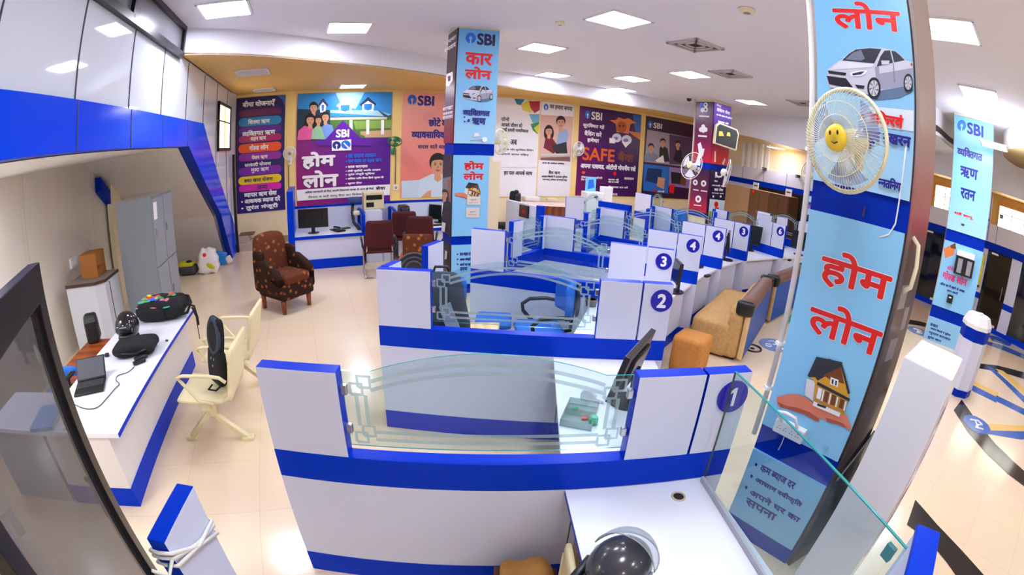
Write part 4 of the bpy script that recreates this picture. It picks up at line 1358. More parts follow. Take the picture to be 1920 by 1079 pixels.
# white conduit with clips on its left edge
q = NR.xy(-.028, -.01)
t = thing('conduit', 'white conduit pipe with clips up the left edge of the nearest column', 'conduit', V3(q, 0))
m = MB(); m.tube([(0, 0, .75), (0, 0, CEIL)], .016, M('conduit_near', (228, 224, 222), .35), 10); m.build('pipe', t)
for z in (1.05, 1.32, 2.35):
    m = MB(); m.span((-.024, -.02, z), (.03, .016, z + .02), WHT); m.build('clip', t)

# --- far blue column on the right
FC = Plane(at(1731, 634), -53)
fx1 = .85
m = MB()
pts = [FC.xy(0, .012), FC.xy(fx1, .012), FC.xy(fx1, .7), FC.xy(0, .7)]
m.prism([tuple(q) for q in pts], 0, CEIL, CREAM)
pts = [FC.xy(0, -.004), FC.xy(fx1, -.004), FC.xy(fx1, .7), FC.xy(0, .7)]
for z0, z1 in ((1.77, 1.97), (.42, .63)): m.prism([tuple(q) for q in pts], z0, z1, BD)
struct(m.build('column_far'))
p = Poster('column_banner', 'light blue personal loan banner on the far right column', FC, 0, fx1, 1.97, 3.94, LBG, 'banner', group='banners on the columns')
p.crop = (1680, 180, 3.854)
p.keyhole((474, 215), 32, INKB, LB, 40)
p.text('SBI', (516, 232), (628, 260), 78, NAVY, .02)
for b, l, r, h in (('व्यक्तिगत', (445, 392), (622, 440), 66), ('ऋण', (465, 545), (588, 575), 72), ('रतन', (468, 700), (570, 728), 70)):
    p.text(b, l, r, h, NAVY, .012)
p.text('शर्तें लागू', (422, 844), (556, 884), 26, RED, .006)
p.poly([(470, 920), (496, 928), (490, 942), (474, 938)], M('ink_dark'))
p.done()
p = Poster('column_banner', 'light blue banner with pink lettering and switchgear, far right column middle', FC, 0, fx1, .63, 1.77, LB, 'banner', group='banners on the columns')
p.crop = (1640, 420, 3.175)
p.poly([(405, 150), (440, 130), (480, 150), (470, 185), (420, 205)], M('print_orange'))
p.poly([(448, 130), (480, 110), (485, 150), (455, 145)], M('print_brown'))
PK = M('ink_pink', (226, 70, 140), .4)
p.text('सोने पर ऋण', (432, 262), (540, 290), 28, PK, .012); p.text('गोल्ड लोन', (405, 305), (550, 338), 52, PK, .016)
p.text('सोना घर में रखने से अच्छा', (392, 352), (535, 402), 18, NAVY, .006); p.text('लाभ उठाएँ', (430, 398), (495, 412), 16, NAVY, .006)
p.ell((432, 520), 6, 5, NAVY)
p.done()
p = Poster('column_banner', 'light blue text banner at the foot of the far right column', FC, 0, fx1, .0, .42, M('banner_blue_deep'), 'banner', group='banners on the columns')
p.crop = (1640, 420, 3.175)
for b, l, r in (('कम ब्याज दर', (332, 598), (375, 612)), ('आसान किश्तों में सुविधा', (332, 622), (452, 662)), ('न्यूनतम काग़ज़ात', (322, 646), (450, 692)), ('तुरंत ऋण', (318, 668), (395, 702))):
    p.text(b, l, r, 18, NAVY, .006)
p.done()

# --- partly hidden column behind the nearest one
HC = Plane((6.05, 8.75), -40)
x0 = HC(1517, 248)[0]
m = MB(); m.prism([tuple(q) for q in (HC.xy(x0, .012), HC.xy(x0 + .8, .012), HC.xy(x0 + .8, .6), HC.xy(x0, .6))], 0, CEIL, CREAM)
m.prism([tuple(q) for q in (HC.xy(x0, -.004), HC.xy(x0 + .8, -.004), HC.xy(x0 + .8, .6), HC.xy(x0, .6))], HC(1515, 367)[1], HC(1515, 357)[1], BD)
struct(m.build('column_hidden'))
p = Poster('column_banner', 'pale blue banner with a red and yellow emblem, half hidden behind the nearest column', HC, x0, x0 + .8, HC(1515, 357)[1], 3.94, M('banner_pale', (206, 228, 246), .3), 'banner', group='banners on the columns')
p.crop = (1340, 280, 7.195)
p.poly([(1275, 120), (1330, 100), (1410, 130), (1370, 200), (1385, 240), (1340, 255), (1300, 190)], RED)
p.poly([(1300, 135), (1350, 120), (1380, 140), (1345, 185)], M('print_gold', (236, 190, 60), .4)); p.ell((1340, 155), 16, 22, M('print_garden_light'))
p.done()
p = Poster('column_banner', 'pale blue notice banner below the belt of the half hidden column', HC, x0, x0 + .8, .3, HC(1515, 367)[1], M('banner_pale_low', (180, 220, 244), .3), 'banner', group='banners on the columns')
p.crop = (1340, 280, 7.195)
p.poly([(1232, 705), (1300, 712), (1295, 800), (1224, 800)], M('print_mauve')); p.text('ऋण', (1240, 735), (1296, 740), 40, NAVY, .01)
p.ell((1250, 940), 46, 36, NAVYD); p.ell((1250, 900), 30, 20, M('print_brown'))
p.done()

# posters on and above the right wall
def rw_poster(name, label, x0, x1, z0, z1, mat, y=-.065, cat='poster'):
    return Poster(name, label, RW, x0, x1, z0, z1, mat, cat, y)
p = rw_poster('hanging_banner', 'narrow white banner with red symbols above the doors, right of the far column', 1.54, 1.86, FB0 + .02, 3.17, M('banner_white', (232, 236, 246), .4))
p.crop = (1680, 180, 3.854)
p.rect(0, .97, 1, 1, NAVY); p.rect(.9, 0, 1, 1, M('ink_violet', (140, 110, 200), .4))
p.poly([(648, 655), (668, 660), (664, 676), (646, 668)], M('print_petal_470')); p.poly([(645, 712), (685, 722), (685, 727), (645, 717)], INKB)
p.poly([(642, 770), (660, 774), (658, 782), (642, 779)], RED); p.ell((657, 825), 12, 12, RED); p.ell((655, 858), 22, 20, RED); p.ell((634, 884), 16, 8, RED)
p.poly([(650, 900), (680, 890), (682, 905), (655, 915)], INKB); p.poly([(612, 928), (668, 940), (668, 950), (612, 938)], INKB); p.ell((612, 995), 10, 6, RED)
p.done()
p = rw_poster('door_poster', 'yellow poster with a red figure on the white pier between the black doors', 1.56, 1.86, .84, 1.58, M('print_bright_yellow', (244, 226, 40), .4))
p.rect(0.2, .55, .8, .75, M('print_brown')); p.rect(.25, .2, .7, .5, M('print_mauve')); p.rect(.3, .38, .7, .5, RED); p.ell((0, 0), .01, .01, RED) if False else None
p.rect(0, 0, 1, .06, INKK)
p.done()
p = rw_poster('door_poster', 'small pale poster with an orange strip at the foot of the white pier', 1.54, 1.84, .15, .56, M('banner_pale'))
p.rect(.1, .12, .9, .35, M('print_brown')); p.rect(.15, .2, .85, .3, M('print_orange')); p.rect(.2, .6, .5, .7, INKK)
p.done()

# ------------------------------------------------------------------ counters in an arc
ZT, ZB1, ZB0, ZK = 1.33, .90, .74, .165
TH = .075
SIDES = {'front': WH, 'back': WH}
def bent_glass(x0, x1, z0, zs, rise, n=20):
    """arched screen outline: flat shoulders, raised middle"""
    w = x1 - x0
    top = [(x0, zs), (x0 + .10 * w, zs)]
    for i in range(1, n):
        t = i / n
        top.append((x0 + (.10 + .80 * t) * w, zs + rise * sin(pi * t) ** .9))
    top += [(x1 - .10 * w, zs), (x1, zs)]
    return [(x0, z0), (x1, z0)] + top[::-1]

def etch(m, x0, x1, z0, zs, rise, y, mat, r=.0085):
    w = x1 - x0
    def band(off, a, b, n=24):
        P = []
        for i in range(n + 1):
            t = i / n
            x = x0 + a + (w - a - b) * t
            tt = min(1, max(0, ((x - x0) / w - .10) / .80))
            P.append((x, zs + rise * sin(pi * tt) ** .9 - off))
        return P
    def ribbon(P, hw):
        vs, fs = [], []
        for i, p in enumerate(P):
            q = P[max(0, i - 1)]; s = P[min(len(P) - 1, i + 1)]
            dx, dz = s[0] - q[0], s[1] - q[1]
            l = hypot(dx, dz) or 1
            nx, nz = -dz / l * hw, dx / l * hw
            vs += [(p[0] + nx, y, p[1] + nz), (p[0] - nx, y, p[1] - nz)]
        for i in range(len(P) - 1): fs.append((2 * i, 2 * i + 1, 2 * i + 3, 2 * i + 2))
        m.add(vs, fs, mat)
    k = min(1.0, w / .8)
    e0, e1, g = .08 * k, .12 * k, .045
    ribbon(band(.045, e1, e1), r); ribbon(band(.085, e1, e1), r)
    ribbon([(x0 + e1, z0 + .04), (x1 - e1, z0 + .04)], r); ribbon([(x0 + e1, z0 + .08), (x1 - e1, z0 + .08)], r)
    for x, sg in ((x0, 1), (x1, -1)):
        ribbon([(x + sg * .055 * k, z0 + .11), (x + sg * .055 * k, zs - .11)], r); ribbon([(x + sg * .095 * k, z0 + .11), (x + sg * .095 * k, zs - .11)], r)
        for zc in (z0 + .065, zs - .065):
            for (dx, dz) in ((-.018, -.018), (.018, .018)):
                cx, cz, s_ = x + sg * (.075 * k) + dx * k, zc + dz, .026
                ribbon([(cx - s_ * k, cz - s_), (cx + s_ * k, cz - s_), (cx + s_ * k, cz + s_), (cx - s_ * k, cz + s_), (cx - s_ * k, cz - s_)], r * .9)

def partition(L, Rr, label, digit=None, pl=.375, gr=None, npan=.235, seams=(), lowglass=False, glass_rise=.095, name='counter_screen', rp=True, group='radial counter partitions'):
    L, Rr = Vector(L), Vector(Rr)
    d = Rr - L
    ln = d.length
    az = atan2(d.y, d.x)
    t = thing(name, label, 'counter screen', V3(L, 0), az, group)
    npan_ = npan if digit is not None else 0
    gr = gr or ln - npan_ - .33
    m = MB()
    m.span((0, 0, ZK), (ln, TH, ZB0), WH)
    for x in seams: m.span((x - .003, -.002, ZK), (x + .003, .01, ZB0), seam)
    m.build('body_panel', t)
    m = MB(); m.span((0, -.002, ZB0), (ln, TH + .002, ZB1), BL); m.build('blue_band', t, .003)
    m = MB(); m.span((0, -.002, 0), (ln, TH + .002, ZK), BL); m.build('kick_plate', t)
    def post(x0, x1):
        m = MB(); m.span((x0, 0, ZB1), (x1, TH, ZT), BL, SIDES); m.build('upright_panel', t, .003)
    post(0, pl)
    if rp: post(gr, ln - npan_ - .012)
    if digit is not None:
        m = MB(); m.span((ln - npan_, 0, ZB1), (ln, TH, ZT), BL, {'front': WH, 'back': WH}); np_ = m.build('number_panel', t, .003)
        m = MB(); cx, cz, r = ln - npan_ * .36, 1.21, .082
        m.slab(scircle(r, 32, cx, cz), -.008, -.001, M('disc_blue', (10, 20, 168), .3))
        V, F, tw, th = text_mesh(digit)
        h = .095; w = h * tw / th
        if digit == '1':
            m.poly([(cx + a * h, -.0085, cz + b * h) for a, b in ((-.02, -.5), (.16, -.5), (.16, .5), (.02, .5), (-.24, .30), (-.24, .14), (-.02, .26))], INKW)
        else:
            m.text(digit, cx - w / 2, cz - h / 2, w, h, -.0085, INKW, .006)
        m.build('number_sign', np_)
    x0, x1, z0, zs = pl + .012, gr - .012, ZB1 + .05, ZT - .005
    m = MB(); m.slab(bent_glass(x0, x1, z0, zs, glass_rise), TH / 2 - .004, TH / 2 + .004, GL, GLE); g = m.build('glass_screen', t)
    m = MB(); etch(m, x0, x1, z0, zs, glass_rise, TH / 2 - .0045, ETCH); m.build('etched_pattern', g)
    for x in (pl, gr):
        for z in (z0 + .09, zs - .09):
            s = 1 if x == pl else -1
            m = MB(); m.span((x - .002, TH / 2 - .014, z - .022), (x + s * .03, TH / 2 + .014, z + .022), ST); m.build('glass_clamp', t, .004)
    return t, az, ln

Z = ZT
CN = {1: ((-1.06, 1.53), (1.10, 1.69)), 2: ((-.97, 3.11), (1.14, 3.04)), 3: ((-.45, 4.83), (1.55, 4.25)), 4: ((.37, 6.03), (2.23, 5.16)),
      5: ((1.34, 7.22), (2.95, 6.01)), 6: ((2.49, 8.16), (3.72, 6.69)), 7: ((3.95, 8.75), (4.76, 7.18))}
CN = {k: (Vector(a), Vector(b)) for k, (a, b) in CN.items()}
partition(*CN[1], 'nearest white counter partition with number 1 disc and etched arched glass', '1', .375, 1.60, .235, (1.40,))
partition(*CN[2], 'white counter partition with number 2 disc, second from the camera', '2', .40, 1.58, .22, (1.35,))
partition(*CN[3], 'white counter partition with number 3 disc beside the middle column', '3', .37, 1.45, .26)
partition(*CN[4], 'white counter partition with the lower, nearer number 4 disc', '4', .42, 1.38, .30)
partition(*CN[5], 'white counter partition with the farther number 4 disc behind a monitor', '4', .40, 1.35, .30)
partition(*CN[6], 'white counter partition with the farther number 3 disc under the purple column', '3', .38, 1.25, .28)
partition(*CN[7], 'white counter partition with number 6 disc and blue edge beyond the sofas', '6', .36, 1.14, .28)
partition((5.35, 9.35), (6.15, 7.75), 'white counter partition half hidden by the pipe of the nearest column', '0', .36, 1.14, .28)

# short side wings with cubicle doors left ajar
def wing(a, b, label, zt=ZT, th=.07, name='side_wing', lo=0.0, group='side wings of the cubicles'):
    a, b = Vector(a), Vector(b)
    d = b - a
    t = thing(name, label, 'partition', V3(a, 0), atan2(d.y, d.x), group)
    m = MB(); m.span((0, 0, ZB1), (d.length, th, zt), BL, SIDES); m.build('upright_panel', t, .003)
    m = MB(); m.span((0, -.002, ZB0), (d.length, th + .002, ZB1), BL); m.build('blue_band', t)
    m = MB(); m.span((0, 0, ZK), (d.length, th, ZB0), WH); m.build('body_panel', t)
    m = MB(); m.span((0, -.002, 0), (d.length, th + .002, ZK), BL); m.build('kick_plate', t)
    return t
wing((-.895, 3.19), (-.845, 3.37), 'short return wing behind the left end of the number 2 partition')
wing((-.735, 3.90), (-.64, 4.15), 'narrow blue-edged upright between the brown chair back and the middle column')
def wing_glass(a, b, label, pl=.2):
    a, b = Vector(a), Vector(b); d = b - a; ln = d.length
    t = thing('side_wing', label, 'partition', V3(a, 0), atan2(d.y, d.x), 'side wings of the cubicles')
    m = MB(); m.span((0, 0, ZB1), (pl, .07, ZT), BL, SIDES); m.build('upright_panel', t, .003)
    m = MB(); m.span((ln - .06, 0, ZB1), (ln, .07, ZT), BL, SIDES); m.build('upright_panel', t, .003)
    m = MB(); m.span((0, -.002, ZB0), (ln, .072, ZB1), BL); m.build('blue_band', t)
    m = MB(); m.span((0, 0, ZK), (ln, .07, ZB0), WH); m.build('body_panel', t)
    m = MB(); m.span((0, -.002, 0), (ln, .072, ZK), BL); m.build('kick_plate', t)
    m = MB(); m.slab(bent_glass(pl + .01, ln - .07, ZB1 + .04, ZT - .05, .06), .031, .039, GL, GLE); g = m.build('glass_screen', t)
    m = MB(); etch(m, pl + .01, ln - .07, ZB1 + .04, ZT - .05, .06, .0305, ETCH, .005); m.build('etched_pattern', g)
    return t
wing_glass((-.01, 5.37), (.40, 5.98), 'side wing with arched glass behind the number 3 partition, right of the cream duct')
wing_glass((1.02, 6.45), (1.33, 7.15), 'side wing with arched glass behind the nearer number 4 partition', .16)
wing_glass((2.22, 7.5), (2.50, 8.1), 'side wing with arched glass behind the farther number 4 partition', .16)
wing_glass((3.7, 8.0), (3.97, 8.68), 'side wing with arched glass left of the purple column base', .16)
wing((5.02, 8.73), (5.28, 8.56), 'narrow white upright in front of the brown cupboards, left one')
wing((5.48, 8.66), (5.68, 8.52), 'narrow white upright in front of the brown cupboards, right one')

# cubicle gate at bottom left, tied with tape to the glass door
ga, gb = at(310, 1020, ZT), at(365, 912, ZT)
gd = gb - ga
t = thing('cubicle_gate', 'white blue-edged gate tied with white tape, bottom left', 'gate', V3(ga, 0), atan2(gd.y, gd.x))
m = MB(); gl = gd.length
m.T = Matrix.Translation((0, .068, 0))
m.span((0, -.065, .05), (gl, 0, ZT), BL, SIDES); m.build('gate_panel', t, .003)
zn, zf = height(ga, 312, 1052), height(gb, 404, 985)
m = MB(); TP = M('white_tape', (232, 232, 226), .6)
for k in range(3):
    o1, o2 = (.0, .02, -.03)[k], (.0, -.035, .02)[k]
    m.tube([(-.006, -.004, zn + o1), (gl * .5, -.008 - .002 * k, (zn + zf) / 2 + (o1 + o2) / 2 - .012), (gl + .004, -.004, zf + o2), (gl + .008, .035, zf + o2 + .01), (gl + .004, .075, zf + o2), (gl * .5, .078, (zn + zf) / 2), (-.006, .074, zn + o1 - .01), (-.014, .035, zn + o1)], .0065, TP, 6, True)
m.tube([(-.01, .0, zn), (-.05, .01, zn - .03), (-.08, .03, zn + .02)], .006, TP, 6)
m.tube([(-.012, .02, zn - .02), (-.05, .02, zn - .06), (-.06, .0, zn - .10)], .006, M('teal_tie', (40, 120, 105), .6), 6)
m2 = m.build('tape', t)

# ------------------------------------------------------------------ desks of the counters
def desk(poly_top, label, inner, outer, z=ZB0, hole=None, front=True, edge=None):
    """poly_top: world outline of the worktop; inner / outer: the edges towards the clerk and the customer"""
    c = sum((Vector(p) for p in poly_top), Vector((0, 0))) / len(poly_top)
    t = thing('counter_desk', label, 'desk', V3(c, 0), 0, 'counter desks between the partitions')
    loc = lambda p: tuple(Vector(p) - c)
    m = MB(); m.prism([loc(p) for p in poly_top], z - .03, z, WD, edge or WD)
    m.build('desktop', t, .002)
    a, b = Vector(outer[0]) - c, Vector(outer[1]) - c
    d = (b - a).normalized(); n = Vector((-d.y, d.x))
    if n.dot(a) > 0: n = -n
    if front:
        tr = d * min(.09, (b - a).length * .15)
        a2, b2 = a + n * .06 + tr, b + n * .06 - tr
        m = MB(); m.prism([tuple(a2), tuple(b2), tuple(b2 + n * .03), tuple(a2 + n * .03)], .2, z - .03, WH); m.build('front_panel', t)
        a2, b2 = a + n * .10 + tr, b + n * .10 - tr
        m = MB(); m.prism([tuple(a2), tuple(b2), tuple(b2 + n * .04), tuple(a2 + n * .04)], 0, .2, BL); m.build('kick_plate', t)
    ai, bi = Vector(inner[0]) - c, Vector(inner[1]) - c
    di = (bi - ai).normalized(); ni = Vector((-di.y, di.x))
    if ni.dot(ai) > 0: ni = -ni
    s0, s1 = ai + di * .13 + ni * .05, ai + di * min(.42, (bi - ai).length * .5) + ni * .05
    m = MB(); m.prism([tuple(s0), tuple(s1), tuple(s1 + ni * .02), tuple(s0 + ni * .02)], 0, z - .03, M('tan_carcass', (150, 118, 82), .6)); m.build('side_panel', t)
    if hole:
        h = Vector(hole) - c
        m = MB(); m.T = Matrix.Translation((h.x, h.y, z))
        m.tube([(.031 * cos(k * pi / 14), .031 * sin(k * pi / 14), .001) for k in range(28)], .0055, M('beige_ring', (206, 192, 160), .4), 8, True)
        m.prism(scircle(.029, 28), .0002, .0012, M('hole_dark', (40, 28, 22), .8))
        m.build('cable_grommet', t)
    return t
def along(k, u, side):
    """a point on counter partition k, u metres from its left end, on the near (-1) or far (+1) side"""
    a, b = CN[k]
    d = (b - a).normalized(); n = Vector((-d.y, d.x))
    return a + d * u + (n * (TH + .003) if side > 0 else n * -.003)
ln = {k: (b - a).length for k, (a, b) in CN.items()}
d0 = [Vector((.285, 1.62)), Vector((.99, 1.675)), Vector((1.10, .97)), Vector((1.13, .52)), Vector((.40, .50)), Vector((.315, 1.2))]
d0[0] = along(1, 1.345, -1); d0[1] = along(1, 2.06, -1)
desk(d0, 'white counter desk with a cable hole in front of the number 1 partition, bottom', (d0[0], d0[-1]), (d0[1], d0[3]), hole=at(1272, 932, ZB0), edge=BL)
for k, lab in ((1, 'white counter desk between the number 1 and number 2 partitions'), (2, 'white counter desk between the number 2 and nearer number 3 partitions'), (3, 'white counter desk between the nearer number 3 and nearer number 4 partitions'),
               (4, 'white counter desk between the two number 4 partitions'), (5, 'white counter desk between the farther number 4 and farther number 3 partitions'), (6, 'white counter desk with dark blue kick between farther number 3 and number 6 partitions')):
    w = .75 if k > 1 else .82
    P = [along(k, ln[k] - w, 1), along(k, ln[k] - .06, 1), along(k + 1, ln[k + 1] - .06, -1), along(k + 1, ln[k + 1] - w, -1)]
    desk(P, lab, (P[0], P[3]), (P[1], P[2]))
P = [along(7, ln[7] - .75, 1), along(7, ln[7] - .06, 1), Vector((6.08, 7.72)), Vector((5.75, 8.35))]
desk(P, 'white counter desk beyond the number 6 partition', (P[0], P[3]), (P[1], P[2]))

# customer-side glass on the nearest desk
ga = d0[1] + Vector((-.015, -.03)); gb = Vector((1.10, .50))
gd = gb - ga
t = thing('customer_glass', 'tall clear glass sheet along the right edge of the nearest counter desk', 'glass screen', V3(ga, ZB0 + .002), atan2(gd.y, gd.x))
m = MB(); m.span((0, -.005, .001), (gd.length, .005, ZT - ZB0 + .02), GL); m.build('pane', t)
m = MB(); m.span((0, -.0052, ZT - ZB0 + .02), (gd.length, .0052, ZT - ZB0 + .024), GLE); m.span((-.002, -.0052, 0), (0.0, .0052, ZT - ZB0 + .02), M('glass_edge_dark', (60, 84, 84), .2)); m.build('glass_edge', t)
m = MB(); m.span((.0, -.02, .0), (gd.length, -.0055, .03), M('silver_channel', (176, 178, 186), .3)); m.build('bottom_channel', t)
m = MB(); m.span((gd.length - .07, -.009, ZT - ZB0 - .06), (gd.length - .03, .009, ZT - ZB0 - .01), M('teal_clip', (40, 130, 135), .4)); m.build('glass_clip', t)
# blue topped end post at bottom right
pa = Vector((1.07, .37)); pb = Vector((1.28, .56))
t = thing('end_post', 'blue-topped end post of the next counter in the bottom right corner', 'partition', V3((1.06, .36), 0), atan2(.17, .20))
m = MB(); m.span((0, -.045, 0), (.285, .045, ZT - .02), BL, {'front': WH, 'back': WH}); m.build('body_panel', t)
m = MB(); m.span((-.004, -.05, ZT - .02), (.29, .05, ZT + .004), BL); m.build('top_cap', t, .003)

# ------------------------------------------------------------------ left side: long desk, locker, cabinet
dz = .65
dn, df = at(221, 814, dz), at(363, 579, dz)
dd = (df - dn).normalized(); dnrm = Vector((-dd.y, dd.x))          # towards the wall
dlen = (df - dn).length
daz = math.degrees(atan2(dd.y, dd.x))
def ld(u, v, z=0.0):
    q = dn + dd * u + dnrm * v
    return V3(q, z)
t = thing('service_desk', 'long white desk with blue edge and kick plate at the left', 'desk', V3(dn, 0), R(daz))
m = MB(); m.span((0, 0, dz - .035), (dlen, .80, dz), WD, {'front': BL, 'bottom': WH}); m.build('desktop', t, .002)
m = MB(); m.span((.03, .12, .17), (dlen - .02, .76, dz - .035), M('warm_white_laminate', (228, 224, 222), .3)); m.build('body_panel', t)
m = MB(); m.span((0, .802, dz - .035), (.58, 1.5, dz), WD); m.build('return_top', t, .002)
m = MB(); m.span((.03, .802, 0), (.07, 1.5, dz - .035), M('grey_laminate', (190, 192, 198), .35)); m.build('return_panel', t)
m = MB(); m.span((.03, .11, 0), (dlen - .02, .77, .17), BL); m.build('kick_plate', t)

# red-brown side table behind the desk, with a black card reader
t = thing('side_table', 'red-brown wooden table between the white desk and the recess wall', 'table', ld(.30, .84), R(daz))
m = MB(); m.span((.62, 0, .52), (1.62, .42, .56), WOODR); m.span((.62, 0, .47), (1.62, .05, .53), WOODR); m.build('table_top', t, .004)
for x in (.66, 1.58):
    for y in (.04, .38):
        m = MB(); m.span((x - .025, y - .025, 0), (x + .025, y + .025, .52), WOODR); m.build('leg', t)
a = at(176, 628, .62)
t = thing('desk_device', 'black upright plastic device standing on the red-brown table', 'device', V3(a, .561), R(daz + 20))
m = MB()
m.slab([(-.12, 0), (.12, 0), (.085, .22), (.05, .29), (-.06, .29), (-.10, .22)], -.08, .08, BK); m.build('housing', t, .03)
m = MB(); m.slab([(-.07, .05), (.07, .05), (.05, .2), (-.05, .2)], -.083, -.079, M('glossy_black', (34, 34, 40), .1)); m.build('display', t)

# things lying on the long desk
Zd = dz + .001
def on_desk(px, py, lift=0.0): return V3(at(px, py, dz + lift), Zd)
# helmet
c = at(241, 622, dz + .1)
t = thing('motorcycle_helmet', 'glossy black motorcycle helmet on the long white desk', 'helmet', V3(c, Zd), R(-60))
def helmet_shell(m, r, mat, zc):
    m.ell((0, 0, zc), (r * 1.2, r * 1.05, r * 1.1), mat, 28, 18)
HB = M('helmet_black', (22, 22, 26), .12, coat=.5)
m = MB(); helmet_shell(m, .125, HB, .155); m.build('shell', t)
m = MB(); m.rbox((.07, 0, .075), (.16, .17, .09), .035, BK, n=6); m.build('chin_bar', t)
m = MB(); m.rbox((.118, 0, .165), (.07, .19, .085), .03, M('visor_dark', (44, 46, 52), .08, coat=.5), n=6); m.build('visor', t)
m = MB(); m.lathe([(.105, 0), (.115, .02), (.11, .06), (.09, .08)], BKM, 24); m.build('neck_roll', t)
# cloth bag
c = at(257, 660, dz)
t = thing('cloth_bag', 'soft black cloth bag in front of the helmet on the long desk', 'bag', V3(c, Zd), R(28))
def sag(q):
    k = 1 + .10 * sin(q.x * 22) * cos(q.y * 19)
    z = q.z * (1 - .35 * (abs(q.x) / .24) ** 2) * k
    return (q.x, q.y + .02 * sin(q.x * 15), z - .0)
m = MB(); m.rbox((0, 0, .058), (.46, .30, .11), .05, BKM, n=14, fn=sag); m.build('body', t)
m = MB(); m.tube([(-.2, -.1, .08), (-.1, -.165, .06), (.05, -.17, .05), (.18, -.12, .07)], .008, BK, 6); m.build('zip_seam', t)
m = MB(); m.rbox((.10, -.185, .02), (.14, .06, .035), .015, BK, Matrix.Rotation(R(35), 3, 'Z'), n=4); m.build('strap', t)
# colourful backpack
c = at(308, 592, dz)
t = thing('backpack', 'black backpack with bright printed patches at the far end of the desk', 'backpack', V3(c, Zd), R(20))
def puff(q): return (q.x, q.y, q.z * (1 - .30 * (q.x / .3) ** 2) + .012 * sin(q.x * 26) * sin(q.y * 24))
m = MB(); m.rbox((0, 0, .10), (.60, .42, .20), .09, BKM, n=14, fn=puff); m.build('body', t)
m = MB(); m.rbox((-.06, -.17, .08), (.36, .14, .13), .05, BKM, n=8); m.build('front_pocket', t)
cols = [(30, 160, 70), (236, 200, 40), (40, 110, 220), (214, 70, 40), (190, 80, 190), (40, 190, 150), (120, 200, 60), (200, 120, 110)]
m = MB()
for k in range(46):
    x, y = random.uniform(-.26, .16), random.uniform(-.19, .15)
    s_ = random.uniform(.022, .05)
    z = .10 + .10 * (1 - .30 * (x / .3) ** 2) + .0125 * sin(x * 26) * sin(y * 24)
    if y < -.11: z = .150
    elif abs(y) > .11: z -= .02
    m.ell((x, y, z + .001), (s_ * 1.5, s_ * .8, .006), M('patch_%d' % (k % 8), cols[k % 8], .6), 10, 6, Matrix.Rotation(random.uniform(0, 3), 3, 'Z'))
m.build('printed_patches', t)
m = MB(); m.tube([(.2, .1, .18), (.3, .12, .16), (.36, .02, .12), (.34, -.1, .05), (.28, -.14, .05)], .014, BKM, 6); m.build('shoulder_strap', t)
m = MB(); m.tube([(.3, -.05, .14), (.42, -.06, .1), (.46, -.12, .0), (.45, -.1, -.08), (.43, -.06, -.02), (.38, -.03, .08)], .012, BKM, 6); m.tube([(.44, -.11, .02), (.45, -.14, -.1), (.452, -.15, -.22)], .005, BK, 5); m.build('hanging_strap', t)
# laptop
c = at(170, 728, dz)
t = thing('laptop', 'open black laptop near the glass door end of the desk', 'laptop', V3(c, Zd), R(daz - 72))
m = MB(); m.span((-.15, -.12, 0), (.15, .12, .018), BK); m.build('base', t, .006)
m = MB()
for r_ in range(4):
    for k in range(10): m.span((-.135 + k * .027, -.02 + r_ * .03, .018), (-.135 + k * .027 + .022, -.02 + r_ * .03 + .024, .0205), DG)
m.build('keyboard', t)
m = MB(); m.T = Matrix.Translation((0, .12, .016)) @ Matrix.Rotation(R(-50), 4, 'X')
m.span((-.15, -.006, 0), (.15, .004, .20), BK); m.build('lid', t, .003)
m = MB(); m.T = Matrix.Translation((0, .12, .016)) @ Matrix.Rotation(R(-50), 4, 'X')
m.span((-.138, -.008, .012), (.138, -.0062, .188), M('screen_grey', (88, 90, 98), .1)); m.build('display', t)
c = at(188, 687, dz)
t = thing('computer_mouse', 'dark blue-grey mouse beside the laptop', 'mouse', V3(c, Zd), R(30))
m = MB(); m.ell((0, 0, .004), (.055, .032, .028), M('mouse_grey', (70, 76, 96), .3), 16, 10, None, 0.0); m.build('shell', t)
m = MB(); m.ell((.025, 0, .029), (.010, .004, .005), BK, 8, 6); m.build('wheel', t)
c = at(201, 669, dz)
m = MB(); m.rbox((0, 0, .014), (.045, .04, .028), .005, BK, n=4)
tag(m.build('plug_block', None, 0, V3(c, Zd), R(25)), 'tiny black block on the desk between mouse and cloth bag', 'adapter')
c = at(262, 682, dz)
t = thing('power_adapter', 'black power adapter with its cable on the desk near the bag', 'adapter', V3(c, Zd), R(62))
m = MB(); m.rbox((0, 0, .016), (.13, .05, .032), .012, BK, n=4); m.build('body', t)
pts = [at(*q, dz) - c for q in ((252, 690), (240, 700), (222, 706), (218, 715), (224, 722), (215, 732), (204, 745), (185, 765), (165, 769), (145, 763), (134, 755))]
mr = Matrix.Rotation(R(-62), 2)
m = MB(); m.tube([tuple(mr @ p_) + (.006,) for p_ in smooth_pts(pts, 4)], .004, DG, 6); m.build('cable', t)
c = at(179, 698, dz)
m = MB(); m.tube([(.02 * cos(a), .02 * sin(a), .004) for a in [k * pi / 6 for k in range(9)]], .004, WHT, 6)
tag(m.build('earphone', None, 0, V3(c, Zd)), 'little pale coiled earphone wire beside the laptop', 'earphone')
c = at(313, 640, dz)
m = MB(); m.rbox((0, 0, .006), (.03, .02, .012), .004, DG, n=3)
tag(m.build('plastic_stub', None, 0, V3(c, Zd)), 'tiny dark cap lying alone on the right part of the desk', 'cap')

